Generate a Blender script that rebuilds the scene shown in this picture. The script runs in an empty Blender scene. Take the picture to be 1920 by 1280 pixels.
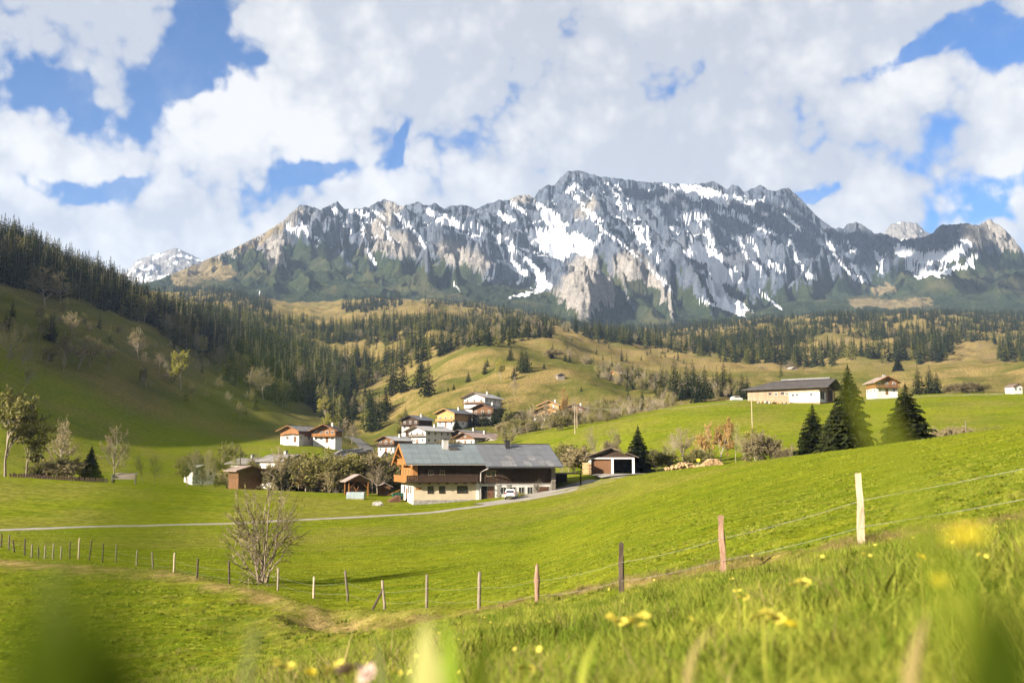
import bpy, bmesh, math, random
import numpy as np
from mathutils import Vector, Matrix

random.seed(7)
RNG = np.random.default_rng(11)
S = bpy.context.scene
COL = S.collection

# ------------------------------------------------------------------ camera
FPX = 35.0 / 36.0 * 1920.0          # focal length in photo pixels (35 mm lens)
PITCH = math.atan(230.0 / FPX)      # the horizon lies low in the frame
CP, SP = math.cos(PITCH), math.sin(PITCH)
cam_d = bpy.data.cameras.new('camera')
cam = bpy.data.objects.new('camera', cam_d)
COL.objects.link(cam)
cam.location = (0, 0, 0)
cam.rotation_euler = (math.pi / 2 + PITCH, 0, 0)
cam_d.lens = 35.0
cam_d.sensor_width = 36.0
cam_d.clip_start = 0.02
cam_d.clip_end = 30000
cam_d.dof.use_dof = True
cam_d.dof.focus_distance = 90.0
cam_d.dof.aperture_fstop = 2.3
S.camera = cam

# ------------------------------------------------------------------ light, sky, exposure
SUN_EL = math.radians(23.0)
SUN_H = Vector((-0.80, -0.60))       # towards the sun, on the map
SUN_H.normalize()
to_sun = Vector((SUN_H.x * math.cos(SUN_EL), SUN_H.y * math.cos(SUN_EL), math.sin(SUN_EL)))
sun_d = bpy.data.lights.new('sun', 'SUN')
sun_d.energy = 5.0
sun_d.angle = math.radians(0.5)
sun_d.color = (1.0, 0.89, 0.74)
sun = bpy.data.objects.new('sun', sun_d)
COL.objects.link(sun)
sun.rotation_euler = to_sun.to_track_quat('Z', 'Y').to_euler()

S.view_settings.view_transform = 'Standard'
S.view_settings.look = 'None'
S.view_settings.exposure = 2.0
S.view_settings.gamma = 1.0
S.view_settings.use_curve_mapping = False
S.cycles.use_denoising = True
S.cycles.use_adaptive_sampling = True
S.cycles.adaptive_threshold = 0.02
S.cycles.max_bounces = 6
S.cycles.diffuse_bounces = 3
S.cycles.transmission_bounces = 4
S.cycles.transparent_max_bounces = 8
S.cycles.volume_bounces = 0
S.cycles.sample_clamp_indirect = 4.0


def P(px, py, d):
    """point seen at photo pixel (px, py) whose map distance along +Y is d"""
    x = (px - 960.0) / FPX
    z = (640.0 - py) / FPX
    Y = CP - z * SP
    Z = SP + z * CP
    return Vector((x / Y * d, d, Z / Y * d))


def proj(X, Y, Z):
    dep = Y * CP + Z * SP
    v = -Y * SP + Z * CP
    return 960.0 + FPX * X / dep, 640.0 - FPX * v / dep


class NT:
    """tiny helper to write node trees as expressions"""
    def __init__(self, tree):
        self.t = tree
        self.n = tree.nodes
        self.l = tree.links

    def node(self, kind, **kw):
        nd = self.n.new(kind)
        for k, v in kw.items():
            setattr(nd, k, v)
        return nd

    def put(self, sock, v):
        if isinstance(v, bpy.types.NodeSocket):
            self.l.new(v, sock)
        elif v is not None:
            sock.default_value = v

    def m(self, op, a, b=None, c=None, clamp=False):
        nd = self.node('ShaderNodeMath', operation=op, use_clamp=clamp)
        self.put(nd.inputs[0], a)
        if b is not None:
            self.put(nd.inputs[1], b)
        if c is not None:
            self.put(nd.inputs[2], c)
        return nd.outputs[0]

    def vm(self, op, a, b=None, scale=None):
        nd = self.node('ShaderNodeVectorMath', operation=op)
        self.put(nd.inputs[0], a)
        if b is not None:
            self.put(nd.inputs[1], b)
        if scale is not None:
            self.put(nd.inputs['Scale'], scale)
        return nd.outputs[0]

    def sep(self, v):
        nd = self.node('ShaderNodeSeparateXYZ')
        self.put(nd.inputs[0], v)
        return nd.outputs

    def comb(self, x, y, z):
        nd = self.node('ShaderNodeCombineXYZ')
        for i, v in enumerate((x, y, z)):
            self.put(nd.inputs[i], v)
        return nd.outputs[0]

    def noise(self, vec, scale, detail=4.0, rough=0.5, dist=0.0, col=False):
        nd = self.node('ShaderNodeTexNoise')
        if vec is not None:
            self.put(nd.inputs['Vector'], vec)
        nd.inputs['Scale'].default_value = scale
        nd.inputs['Detail'].default_value = detail
        nd.inputs['Roughness'].default_value = rough
        nd.inputs['Distortion'].default_value = dist
        return nd.outputs['Color' if col else 'Fac']

    def ss(self, v, a, b, lo=0.0, hi=1.0):
        nd = self.node('ShaderNodeMapRange', interpolation_type='SMOOTHSTEP')
        self.put(nd.inputs[0], v)
        for i, x in enumerate((a, b, lo, hi)):
            self.put(nd.inputs[i + 1], x)
        return nd.outputs[0]

    def mix(self, f, a, b, mode='MIX'):
        nd = self.node('ShaderNodeMix', data_type='RGBA', blend_type=mode)
        self.put(nd.inputs[0], f)
        for k, v in ((6, a), (7, b)):
            if isinstance(v, (tuple, list)) and len(v) == 3:
                v = (*v, 1.0)
            self.put(nd.inputs[k], v)
        return nd.outputs[2]


# ---- sky: physical sky with procedural cumulus on it
world = bpy.data.worlds.new('World')
S.world = world
world.use_nodes = True
W = NT(world.node_tree)
W.n.clear()
sky = W.node('ShaderNodeTexSky', sky_type='NISHITA')
sky.sun_disc = False
sky.sun_elevation = SUN_EL
sky.sun_rotation = math.atan2(SUN_H.x, SUN_H.y)
sky.altitude = 1000
sky.air_density = 1.0
sky.dust_density = 0.4
sky.ozone_density = 3.0
tc = W.node('ShaderNodeTexCoord')
DIR = W.vm('NORMALIZE', tc.outputs['Generated'])
dx, dy, dz = W.sep(DIR)
# cloud-layer coordinates: direction projected on a flat layer overhead (softened near the horizon)
den = W.m('ADD', W.m('MAXIMUM', dz, 0.0), 0.22)
lay = W.comb(W.m('DIVIDE', dx, den), W.m('DIVIDE', dy, den), 0.0)
warp = W.noise(DIR, 5.0, 4.0, 0.6, col=True)
wv = W.vm('SUBTRACT', warp, (0.5, 0.5, 0.5))
lay2 = W.vm('ADD', lay, W.vm('SCALE', wv, scale=0.35))
az = W.m('ARCTAN2', dx, dy)
el = W.m('ARCSINE', dz)
wx, wy, wz = W.sep(wv)
az2 = W.m('ADD', az, W.m('MULTIPLY', wx, 0.17))
el2 = W.m('ADD', el, W.m('MULTIPLY', wy, 0.13))


def blob(px, py, rx, ry, tilt=0.0):
    v = P(px, py, 1.0).normalized()
    a0 = math.atan2(v.x, v.y)
    e0 = math.asin(v.z)
    ax = W.m('SUBTRACT', az2, a0)
    ey = W.m('SUBTRACT', el2, e0)
    c, s = math.cos(tilt), math.sin(tilt)
    p = W.m('MULTIPLY_ADD', ax, c, W.m('MULTIPLY', ey, s))
    q = W.m('MULTIPLY_ADD', ax, -s, W.m('MULTIPLY', ey, c))
    p = W.m('DIVIDE', p, rx / FPX)
    q = W.m('DIVIDE', q, ry / FPX)
    r2 = W.m('MULTIPLY_ADD', p, p, W.m('MULTIPLY', q, q))
    return W.m('EXPONENT', W.m('MULTIPLY', r2, -1.0))


def total(items):
    acc = None
    for w_, b_ in items:
        t_ = W.m('MULTIPLY', b_, w_)
        acc = t_ if acc is None else W.m('ADD', acc, t_)
    return acc


n_big = W.noise(lay2, 1.1, 3.0, 0.5)
n_det = W.noise(DIR, 9.0, 8.0, 0.62)
holes = total([(1.0, blob(*b)) for b in (
    (398, 45, 38, 95), (335, 170, 75, 44, 0.5), (35, 140, 120, 40, -0.3),
    (140, 345, 150, 28, 0.1), (600, 352, 105, 32), (768, 296, 11, 34, -0.5), (1690, 118, 100, 24, 0.2),
    (1880, 70, 85, 48, 0.3), (1900, 375, 105, 46, 0.2), (1540, 352, 34, 16))])
cov = W.m('ADD', W.m('MULTIPLY_ADD', W.m('SUBTRACT', n_det, 0.5), 3.0, 1.60),
          W.m('MULTIPLY', W.m('SUBTRACT', n_big, 0.5), 0.5))
vo = W.node('ShaderNodeTexVoronoi', feature='F1')
W.put(vo.inputs['Vector'], W.vm('ADD', DIR, W.vm('SCALE', wv, scale=0.05)))
vo.inputs['Scale'].default_value = 13.0
vo.inputs['Detail'].default_value = 3.0
vo.inputs['Roughness'].default_value = 0.62
puff = W.m('SUBTRACT', 0.86, vo.outputs['Distance'])
cov = W.m('ADD', cov, W.m('MULTIPLY', puff, 1.5))
holes = W.m('MULTIPLY', holes, W.ss(W.noise(DIR, 17.0, 5.0, 0.62), 0.25, 0.62, 0.45, 1.25))
cov = W.m('SUBTRACT', cov, W.m('MULTIPLY', holes, 1.6))
mask = W.m('MAXIMUM', W.ss(cov, -0.15, 0.68), W.ss(n_det, 0.42, 0.85, 0.04, 0.5))
# light and dark of the clouds: thick parts go grey underneath, sun-side billows white
n_sh = W.noise(W.vm('ADD', DIR, (-0.02, -0.012, 0.02)), 9.0, 4.0, 0.58)
relief = W.m('MULTIPLY', W.m('SUBTRACT', n_det, n_sh), 2.8)
n_mid = W.noise(DIR, 4.2, 2.0, 0.55)
bright = total([(1.0, blob(*b)) for b in ((450, 220, 170, 90), (230, 250, 230, 70), (640, 300, 220, 60), (1720, 180, 190, 55))])
dark = total([(1.0, blob(*b)) for b in ((1050, 170, 420, 110, -0.1), (170, 60, 200, 60), (1500, 300, 300, 60))])
lum = W.m('ADD', W.m('MULTIPLY_ADD', bright, 0.40, 0.60), W.m('MULTIPLY_ADD', puff, 1.1, relief))
lum = W.m('SUBTRACT', lum, W.m('MULTIPLY', dark, 0.30))
lum = W.m('ADD', lum, W.m('MULTIPLY', W.m('SUBTRACT', n_mid, 0.5), 1.25))
lum = W.m('MINIMUM', W.m('MAXIMUM', lum, 0.0), 1.0)
CL = 4.5
cloud = W.mix(lum, (0.63 * CL, 0.66 * CL, 0.73 * CL), (1.02 * CL, 1.0 * CL, 0.98 * CL))
hs = W.node('ShaderNodeHueSaturation')
hs.inputs['Saturation'].default_value = 1.35
hs.inputs['Value'].default_value = 1.0
W.l.new(sky.outputs[0], hs.inputs['Color'])
blue = W.mix(1.0, hs.outputs[0], (0.42, 0.63, 0.77), 'MULTIPLY')
skymix = W.mix(mask, blue, cloud)
bg = W.node('ShaderNodeBackground')
W.l.new(skymix, bg.inputs[0])
bg.inputs[1].default_value = 0.051
ow = W.node('ShaderNodeOutputWorld')
W.l.new(bg.outputs[0], ow.inputs[0])
world.cycles.sampling_method = 'MANUAL'
world.cycles.sample_map_resolution = 512

# ------------------------------------------------------------------ helpers: noise, meshes, things
_perm = RNG.permutation(256)
_perm = np.concatenate([_perm, _perm])
_ang = RNG.random(256) * 2 * np.pi
_gx, _gy = np.cos(_ang), np.sin(_ang)


def pnoise(x, y):
    x = np.asarray(x, float)
    y = np.asarray(y, float)
    xi = np.floor(x).astype(int)
    yi = np.floor(y).astype(int)
    xf, yf = x - xi, y - yi
    xi &= 255
    yi &= 255
    u = xf * xf * xf * (xf * (xf * 6 - 15) + 10)
    v = yf * yf * yf * (yf * (yf * 6 - 15) + 10)

    def g(ix, iy, fx, fy):
        h = _perm[_perm[ix & 255] + (iy & 255)]
        return _gx[h] * fx + _gy[h] * fy
    a = g(xi, yi, xf, yf)
    b = g(xi + 1, yi, xf - 1, yf)
    c = g(xi, yi + 1, xf, yf - 1)
    d = g(xi + 1, yi + 1, xf - 1, yf - 1)
    return ((a * (1 - u) + b * u) * (1 - v) + (c * (1 - u) + d * u) * v) * 1.5


def fbm(x, y, oct=4, gain=0.5, lac=2.03):
    s = 0
    a = 1.0
    for i in range(oct):
        s = s + a * pnoise(x + 17.3 * i, y - 9.1 * i)
        x, y, a = x * lac, y * lac, a * gain
    return s


def ridged(x, y, oct=4, gain=0.5, lac=2.07):
    s = 0
    a = 1.0
    w = 1.0
    for i in range(oct):
        r = 1 - np.abs(pnoise(x + 31.7 * i, y + 11.9 * i)) * 1.6
        r = np.clip(r, 0, 1) ** 2
        s = s + a * r * w
        w = np.clip(r * 1.6, 0, 1)
        x, y, a = x * lac, y * lac, a * gain
    return s


def sstep(x, a, b):
    t = np.clip((x - a) / (b - a), 0, 1)
    return t * t * (3 - 2 * t)


def mesh_np(name, V, F, smooth=True):
    me = bpy.data.meshes.new(name)
    V = np.ascontiguousarray(V, np.float32)
    F = np.ascontiguousarray(F, np.int32)
    k = F.shape[1]
    me.vertices.add(len(V))
    me.vertices.foreach_set('co', V.ravel())
    me.loops.add(F.size)
    me.loops.foreach_set('vertex_index', F.ravel())
    me.polygons.add(len(F))
    me.polygons.foreach_set('loop_start', np.arange(0, F.size, k, dtype=np.int32))
    me.polygons.foreach_set('loop_total', np.full(len(F), k, np.int32))
    if smooth:
        me.polygons.foreach_set('use_smooth', np.ones(len(F), bool))
    me.update(calc_edges=True)
    return me


def grid_faces(nr, nc):
    i = np.arange(nr - 1)[:, None] * nc + np.arange(nc - 1)[None, :]
    return np.stack([i, i + 1, i + nc + 1, i + nc], -1).reshape(-1, 4)


def add_obj(name, data, mat=None, parent=None):
    o = bpy.data.objects.new(name, data)
    COL.objects.link(o)
    if mat is not None and data is not None and len(data.materials) == 0:
        data.materials.append(mat)
    if parent is not None:
        o.parent = parent
    return o


def tag(o, label=None, cat=None, group=None, kind=None):
    if label:
        o['label'] = label
    if cat:
        o['category'] = cat
    if group:
        o['group'] = group
    if kind:
        o['kind'] = kind
    return o


def empty(name, loc, rz=0.0, label=None, cat=None, group=None):
    o = bpy.data.objects.new(name, None)
    COL.objects.link(o)
    o.location = loc
    o.rotation_euler = (0, 0, rz)
    o.empty_display_size = 0.3
    return tag(o, label, cat, group)


class MB:
    """collects faces of one mesh"""
    def __init__(self):
        self.v = []
        self.f = []

    def add(self, vs, fs):
        b = len(self.v)
        self.v += [tuple(p) for p in vs]
        self.f += [tuple(i + b for i in f) for f in fs]
        return self

    def box(self, x0, x1, y0, y1, z0, z1):
        vs = [(x, y, z) for z in (z0, z1) for y in (y0, y1) for x in (x0, x1)]
        return self.add(vs, [(0, 2, 3, 1), (4, 5, 7, 6), (0, 1, 5, 4), (2, 6, 7, 3), (0, 4, 6, 2), (1, 3, 7, 5)])

    def beam(self, a, b, w, h, up=(0, 0, 1)):
        a, b = Vector(a), Vector(b)
        d = (b - a).normalized()
        s = d.cross(Vector(up))
        if s.length < 1e-4:
            s = d.cross(Vector((1, 0, 0)))
        s.normalize()
        t = s.cross(d)
        vs = [p + s * (i * w / 2) + t * (j * h / 2) for p in (a, b) for (i, j) in ((-1, -1), (1, -1), (1, 1), (-1, 1))]
        return self.add(vs, [(0, 3, 2, 1), (4, 5, 6, 7), (0, 1, 5, 4), (1, 2, 6, 5), (2, 3, 7, 6), (3, 0, 4, 7)])

    def tube(self, pts, rads, n=6, cap=True):
        pts = [Vector(p) for p in pts]
        rings = []
        b = len(self.v)
        ref = Vector((0.31, 0.17, 0.93))
        for i, p in enumerate(pts):
            d = (pts[min(i + 1, len(pts) - 1)] - pts[max(i - 1, 0)])
            if d.length < 1e-9:
                d = Vector((0, 0, 1))
            d.normalize()
            if abs(d.dot(ref)) > 0.97:
                s = d.cross(Vector((1, 0, 0)))
            else:
                s = d.cross(ref)
            s.normalize()
            t = d.cross(s)
            r = rads[i] if hasattr(rads, '__len__') else rads
            for k in range(n):
                a = 2 * math.pi * k / n
                self.v.append(tuple(p + s * (math.cos(a) * r) + t * (math.sin(a) * r)))
        for i in range(len(pts) - 1):
            for k in range(n):
                k2 = (k + 1) % n
                self.f.append((b + i * n + k, b + i * n + k2, b + (i + 1) * n + k2, b + (i + 1) * n + k))
        if cap:
            self.f.append(tuple(b + k for k in range(n - 1, -1, -1)))
            self.f.append(tuple(b + (len(pts) - 1) * n + k for k in range(n)))
        return self

    def prism(self, poly, axis, a, b):
        """poly of (p,q) extruded along axis ('x': (y,z), 'y': (x,z), 'z': (x,y))"""
        def pt(p, q, t):
            return {'x': (t, p, q), 'y': (p, t, q), 'z': (p, q, t)}[axis]
        n = len(poly)
        vs = [pt(p, q, a) for p, q in poly] + [pt(p, q, b) for p, q in poly]
        fs = [tuple(range(n)), tuple(range(2 * n - 1, n - 1, -1))]
        fs += [(i, i + n, (i + 1) % n + n, (i + 1) % n) for i in range(n)]
        return self.add(vs, fs)

    def mesh(self, name, smooth=False):
        me = bpy.data.meshes.new(name)
        me.from_pydata(self.v, [], self.f)
        bm = bmesh.new()
        bm.from_mesh(me)
        bmesh.ops.recalc_face_normals(bm, faces=bm.faces)
        bm.to_mesh(me)
        bm.free()
        if smooth:
            for p in me.polygons:
                p.use_smooth = True
        return me

    def build(self, name, mat, parent=None, smooth=False):
        return add_obj(name, self.mesh(name, smooth), mat, parent)


# ------------------------------------------------------------------ materials
MATS = {}


def new_mat(name, rough=0.9, spec=0.2):
    m = bpy.data.materials.new(name)
    m.use_nodes = True
    t = NT(m.node_tree)
    bs = t.n['Principled BSDF']
    bs.inputs['Roughness'].default_value = rough
    bs.inputs['Specular IOR Level'].default_value = spec
    MATS[name] = m
    return m, t, bs


def simple(name, col, rough=0.85, var=0.25, scale=3.0, spec=0.2, streak=None, bump=0.0, metal=0.0, var2=0.0):
    """one material colour broken up by stains and grain"""
    m, t, bs = new_mat(name, rough, spec)
    tcn = t.node('ShaderNodeTexCoord')
    vec = tcn.outputs['Object']
    if streak:
        mp = t.node('ShaderNodeMapping')
        mp.inputs['Scale'].default_value = streak
        t.l.new(vec, mp.inputs[0])
        vec = mp.outputs[0]
    n1 = t.noise(vec, scale, 5.0, 0.6)
    col = tuple(c * 0.66 for c in col)
    f = t.ss(n1, 0.3, 0.7)
    d = tuple(c * (1 - var) for c in col)
    l = tuple(min(1, c * (1 + var * 0.6)) for c in col)
    c = t.mix(f, d, l)
    if var2:
        oi = t.node('ShaderNodeObjectInfo')
        k = t.m('MULTIPLY_ADD', oi.outputs['Random'], 2 * var2, 1 - var2)
        c = t.mix(1.0, c, t.comb(k, k, k), 'MULTIPLY')
    t.l.new(c, bs.inputs['Base Color'])
    bs.inputs['Metallic'].default_value = metal
    if bump:
        b = t.node('ShaderNodeBump')
        b.inputs['Strength'].default_value = bump
        b.inputs['Distance'].default_value = 0.05
        t.l.new(n1, b.inputs['Height'])
        t.l.new(b.outputs[0], bs.inputs['Normal'])
    return m


def leafmat(name, a, b, trans=0.35, var=0.3, rough=0.8, scale=0.6):
    """foliage: two tones mixed by clump noise, a bit of light coming through"""
    m, t, bs = new_mat(name, rough, 0.0)
    oi = t.node('ShaderNodeObjectInfo')
    geo = t.node('ShaderNodeNewGeometry')
    n = t.noise(geo.outputs['Position'], scale, 3.0, 0.6)
    f = t.m('ADD', t.m('MULTIPLY', t.m('SUBTRACT', oi.outputs['Random'], 0.5), 0.9), t.ss(n, 0.3, 0.7), clamp=True)
    c = t.mix(f, tuple(q * 0.66 for q in a), tuple(q * 0.66 for q in b))
    k = t.m('MULTIPLY_ADD', t.m('FRACT', t.m('MULTIPLY', oi.outputs['Random'], 7.31)), 2 * var, 1 - var)
    c = t.mix(1.0, c, t.comb(k, k, k), 'MULTIPLY')
    t.l.new(c, bs.inputs['Base Color'])
    tr = t.node('ShaderNodeBsdfTranslucent')
    t.l.new(t.mix(1.0, c, (1.15, 1.2, 0.6), 'MULTIPLY'), tr.inputs[0])
    mx = t.node('ShaderNodeMixShader')
    mx.inputs[0].default_value = trans
    t.l.new(bs.outputs[0], mx.inputs[1])
    t.l.new(tr.outputs[0], mx.inputs[2])
    t.l.new(mx.outputs[0], t.n['Material Output'].inputs[0])
    return m


simple('cream_plaster', (0.60, 0.50, 0.36), 0.9, 0.10, 0.8)
simple('white_plaster', (0.74, 0.71, 0.66), 0.9, 0.10, 0.8)
simple('dirty_plaster', (0.52, 0.50, 0.46), 0.9, 0.28, 0.9)
simple('dark_timber', (0.055, 0.032, 0.020), 0.8, 0.4, 2.0, streak=(6, 6, 0.4), var2=0.15)
simple('brown_timber', (0.16, 0.080, 0.038), 0.8, 0.4, 2.0, streak=(6, 6, 0.4), var2=0.12)
simple('orange_timber', (0.36, 0.16, 0.048), 0.75, 0.3, 2.0, streak=(6, 6, 0.5), var2=0.1)
simple('chalet_timber', (0.25, 0.115, 0.042), 0.75, 0.4, 1.2, streak=(4, 4, 0.6), var2=0.1)
simple('honey_timber', (0.46, 0.27, 0.10), 0.75, 0.3, 2.0, streak=(6, 6, 0.5), var2=0.1)
simple('pale_timber', (0.36, 0.26, 0.17), 0.85, 0.3, 1.2, streak=(5, 5, 0.3), var2=0.12)
simple('grey_timber', (0.26, 0.225, 0.185), 0.9, 0.4, 2.0, streak=(7, 7, 0.5), bump=0.3, var2=0.2)
simple('red_brown_door', (0.17, 0.085, 0.05), 0.7, 0.2, 2.0, streak=(6, 6, 0.4))
simple('post_wood', (0.25, 0.205, 0.15), 0.9, 0.45, 5.0, streak=(9, 9, 0.8), bump=0.4, var2=0.35)
simple('post_pale', (0.50, 0.40, 0.27), 0.9, 0.25, 5.0, streak=(9, 9, 0.8), bump=0.3)
simple('post_dark', (0.085, 0.062, 0.045), 0.9, 0.4, 5.0, streak=(9, 9, 0.8), bump=0.3)
simple('post_red', (0.33, 0.20, 0.135), 0.9, 0.35, 5.0, streak=(9, 9, 0.8), bump=0.3)
simple('roof_green_metal', (0.150, 0.182, 0.195), 0.5, 0.12, 0.5, spec=0.5, streak=(1, 1, 1), var2=0.06)
simple('roof_grey_metal', (0.125, 0.131, 0.146), 0.5, 0.14, 0.7, spec=0.5, var2=0.07)
simple('roof_worn_metal', (0.185, 0.185, 0.192), 0.6, 0.35, 1.2, spec=0.4, var2=0.12)
simple('roof_dark', (0.075, 0.066, 0.062), 0.7, 0.3, 0.6, var2=0.08)
simple('roof_slate_blue', (0.13, 0.14, 0.16), 0.6, 0.3, 0.6, spec=0.4)
simple('roof_grey', (0.22, 0.205, 0.195), 0.8, 0.35, 0.6)
simple('roof_pale', (0.42, 0.41, 0.40), 0.7, 0.25, 0.6)
simple('roof_brown', (0.17, 0.125, 0.10), 0.85, 0.35, 0.7)
simple('roof_pink', (0.33, 0.25, 0.22), 0.85, 0.3, 0.7)
simple('stone_wall', (0.33, 0.31, 0.28), 0.95, 0.35, 2.0, bump=0.5)
simple('dark_metal', (0.03, 0.03, 0.032), 0.5, 0.2, 3.0, spec=0.4)
simple('grey_metal', (0.30, 0.30, 0.30), 0.45, 0.2, 3.0, spec=0.5)
simple('pipe_metal', (0.45, 0.42, 0.40), 0.4, 0.2, 3.0, spec=0.5)
simple('wire_metal', (0.36, 0.36, 0.33), 0.4, 0.2, 3.0, spec=0.5)
simple('inside_shade', (0.018, 0.015, 0.013), 0.9, 0.3, 1.0)  # near-black colour standing in for the shade inside open doorways
simple('garage_inside', (0.05, 0.045, 0.04), 0.9, 0.3, 1.0)
simple('car_paint', (0.78, 0.78, 0.76), 0.25, 0.05, 2.0, spec=0.6)
simple('tyre', (0.02, 0.02, 0.02), 0.8, 0.2, 5.0)
simple('red_lamp', (0.35, 0.02, 0.015), 0.3, 0.1, 5.0, spec=0.5)
simple('plate_white', (0.7, 0.7, 0.66), 0.5, 0.1, 5.0)
simple('green_plastic', (0.02, 0.09, 0.06), 0.5, 0.2, 3.0)
simple('film', (0.27, 0.33, 0.34), 0.4, 0.2, 1.5, spec=0.5)
simple('bark', (0.27, 0.22, 0.165), 0.95, 0.4, 4.0, streak=(5, 5, 1), bump=0.4, var2=0.2)
simple('bark_pale', (0.38, 0.33, 0.25), 0.95, 0.4, 4.0, streak=(5, 5, 1), var2=0.2)
simple('bark_shrub', (0.24, 0.19, 0.13), 0.95, 0.4, 9.0, streak=(5, 5, 1), bump=0.3)
simple('log_end', (0.55, 0.37, 0.19), 0.9, 0.3, 3.0, var2=0.25)
simple('firewood', (0.50, 0.33, 0.17), 0.9, 0.35, 3.0, var2=0.3)
simple('yellow_sign', (0.72, 0.55, 0.03), 0.5, 0.1, 3.0)
simple('cement', (0.40, 0.38, 0.35), 0.9, 0.2, 2.0)
simple('rock_boulder', (0.36, 0.34, 0.31), 0.95, 0.35, 1.5, bump=0.5)
simple('petal_yellow', (0.72, 0.58, 0.03), 0.7, 0.15, 60.0)
simple('petal_pale', (0.70, 0.60, 0.09), 0.7, 0.15, 60.0)
simple('petal_pink', (0.48, 0.34, 0.28), 0.8, 0.2, 60.0)
simple('asphalt_road', (0.30, 0.275, 0.245), 0.95, 0.16, 0.6)
simple('asphalt_dark', (0.12, 0.115, 0.11), 0.95, 0.16, 0.6)
simple('verge', (0.20, 0.19, 0.055), 1.0, 0.35, 0.8, spec=0.0)
simple('soil', (0.10, 0.075, 0.05), 0.95, 0.35, 2.0, bump=0.4)
g_, gt_, gb_ = new_mat('window_glass', 0.08, 0.6)
gb_.inputs['Base Color'].default_value = (0.02, 0.022, 0.026, 1)

leafmat('spruce', (0.022, 0.034, 0.015), (0.050, 0.062, 0.022), 0.18, 0.35)
leafmat('spruce_near', (0.018, 0.027, 0.010), (0.040, 0.047, 0.015), 0.2, 0.3)  # darker needle green of the nearest spruces
leafmat('larch', (0.085, 0.098, 0.022), (0.20, 0.190, 0.050), 0.35, 0.4)
leafmat('leaf_spring', (0.28, 0.28, 0.055), (0.46, 0.40, 0.10), 0.4, 0.3)
leafmat('leaf_olive', (0.20, 0.195, 0.070), (0.35, 0.305, 0.120), 0.35, 0.3)
leafmat('leaf_bud', (0.25, 0.205, 0.115), (0.36, 0.295, 0.165), 0.3, 0.3)
leafmat('leaf_rust', (0.42, 0.255, 0.095), (0.52, 0.345, 0.125), 0.35, 0.25)
leafmat('leaf_blossom', (0.42, 0.36, 0.30), (0.55, 0.48, 0.42), 0.3, 0.15)
leafmat('shrub_leaf', (0.24, 0.235, 0.070), (0.38, 0.35, 0.12), 0.4, 0.2, scale=3.0)
leafmat('grass_blade', (0.165, 0.255, 0.024), (0.49, 0.49, 0.085), 0.5, 0.4, 0.6, scale=1.3)
leafmat('grass_dry', (0.27, 0.21, 0.085), (0.40, 0.32, 0.135), 0.4, 0.3, 0.8, scale=1.3)
leafmat('grass_dark', (0.026, 0.043, 0.004), (0.048, 0.066, 0.006), 0.22, 0.2, 0.55, scale=4.0)
leafmat('grass_cream', (0.46, 0.46, 0.16), (0.56, 0.54, 0.20), 0.5, 0.1, 0.55, scale=4.0)
leafmat('grass_pale', (0.17, 0.20, 0.075), (0.24, 0.26, 0.10), 0.5, 0.1, 0.55, scale=4.0)
leafmat('grass_lime', (0.19, 0.235, 0.022), (0.25, 0.27, 0.035), 0.5, 0.1, 0.5, scale=4.0)
M = MATS
# ------------------------------------------------------------------ the lie of the land
US = np.linspace(-1.0, 1.0, 601)


def near_ground(x, y):
    """meadow slope the camera lies on: rises to the right, falls away, levels out at the foot"""
    xe = np.minimum(x, 20.0)
    pl = -0.50 + 0.207 * xe - 0.124 * y
    fl = -6.75 + 0.004 * x
    k = 0.9
    h = np.clip(0.5 + 0.5 * (pl - fl) / k, 0, 1)
    return fl * (1 - h) + pl * h + k * h * (1 - h)


def smooth1(a, n):
    k = np.hanning(n + 2)[1:-1]
    k /= k.sum()
    return np.convolve(np.pad(a, n // 2, mode='edge'), k, 'same')[n // 2:-(n // 2)]


def curve(pts, smooth=15):
    u, d, z = [], [], []
    for px, py, dd in pts:
        p = P(px, py, dd)
        u.append(p.x / p.y)
        d.append(dd)
        z.append(p.z)
    return smooth1(np.interp(US, u, d), smooth), smooth1(np.interp(US, u, z), smooth)


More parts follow.
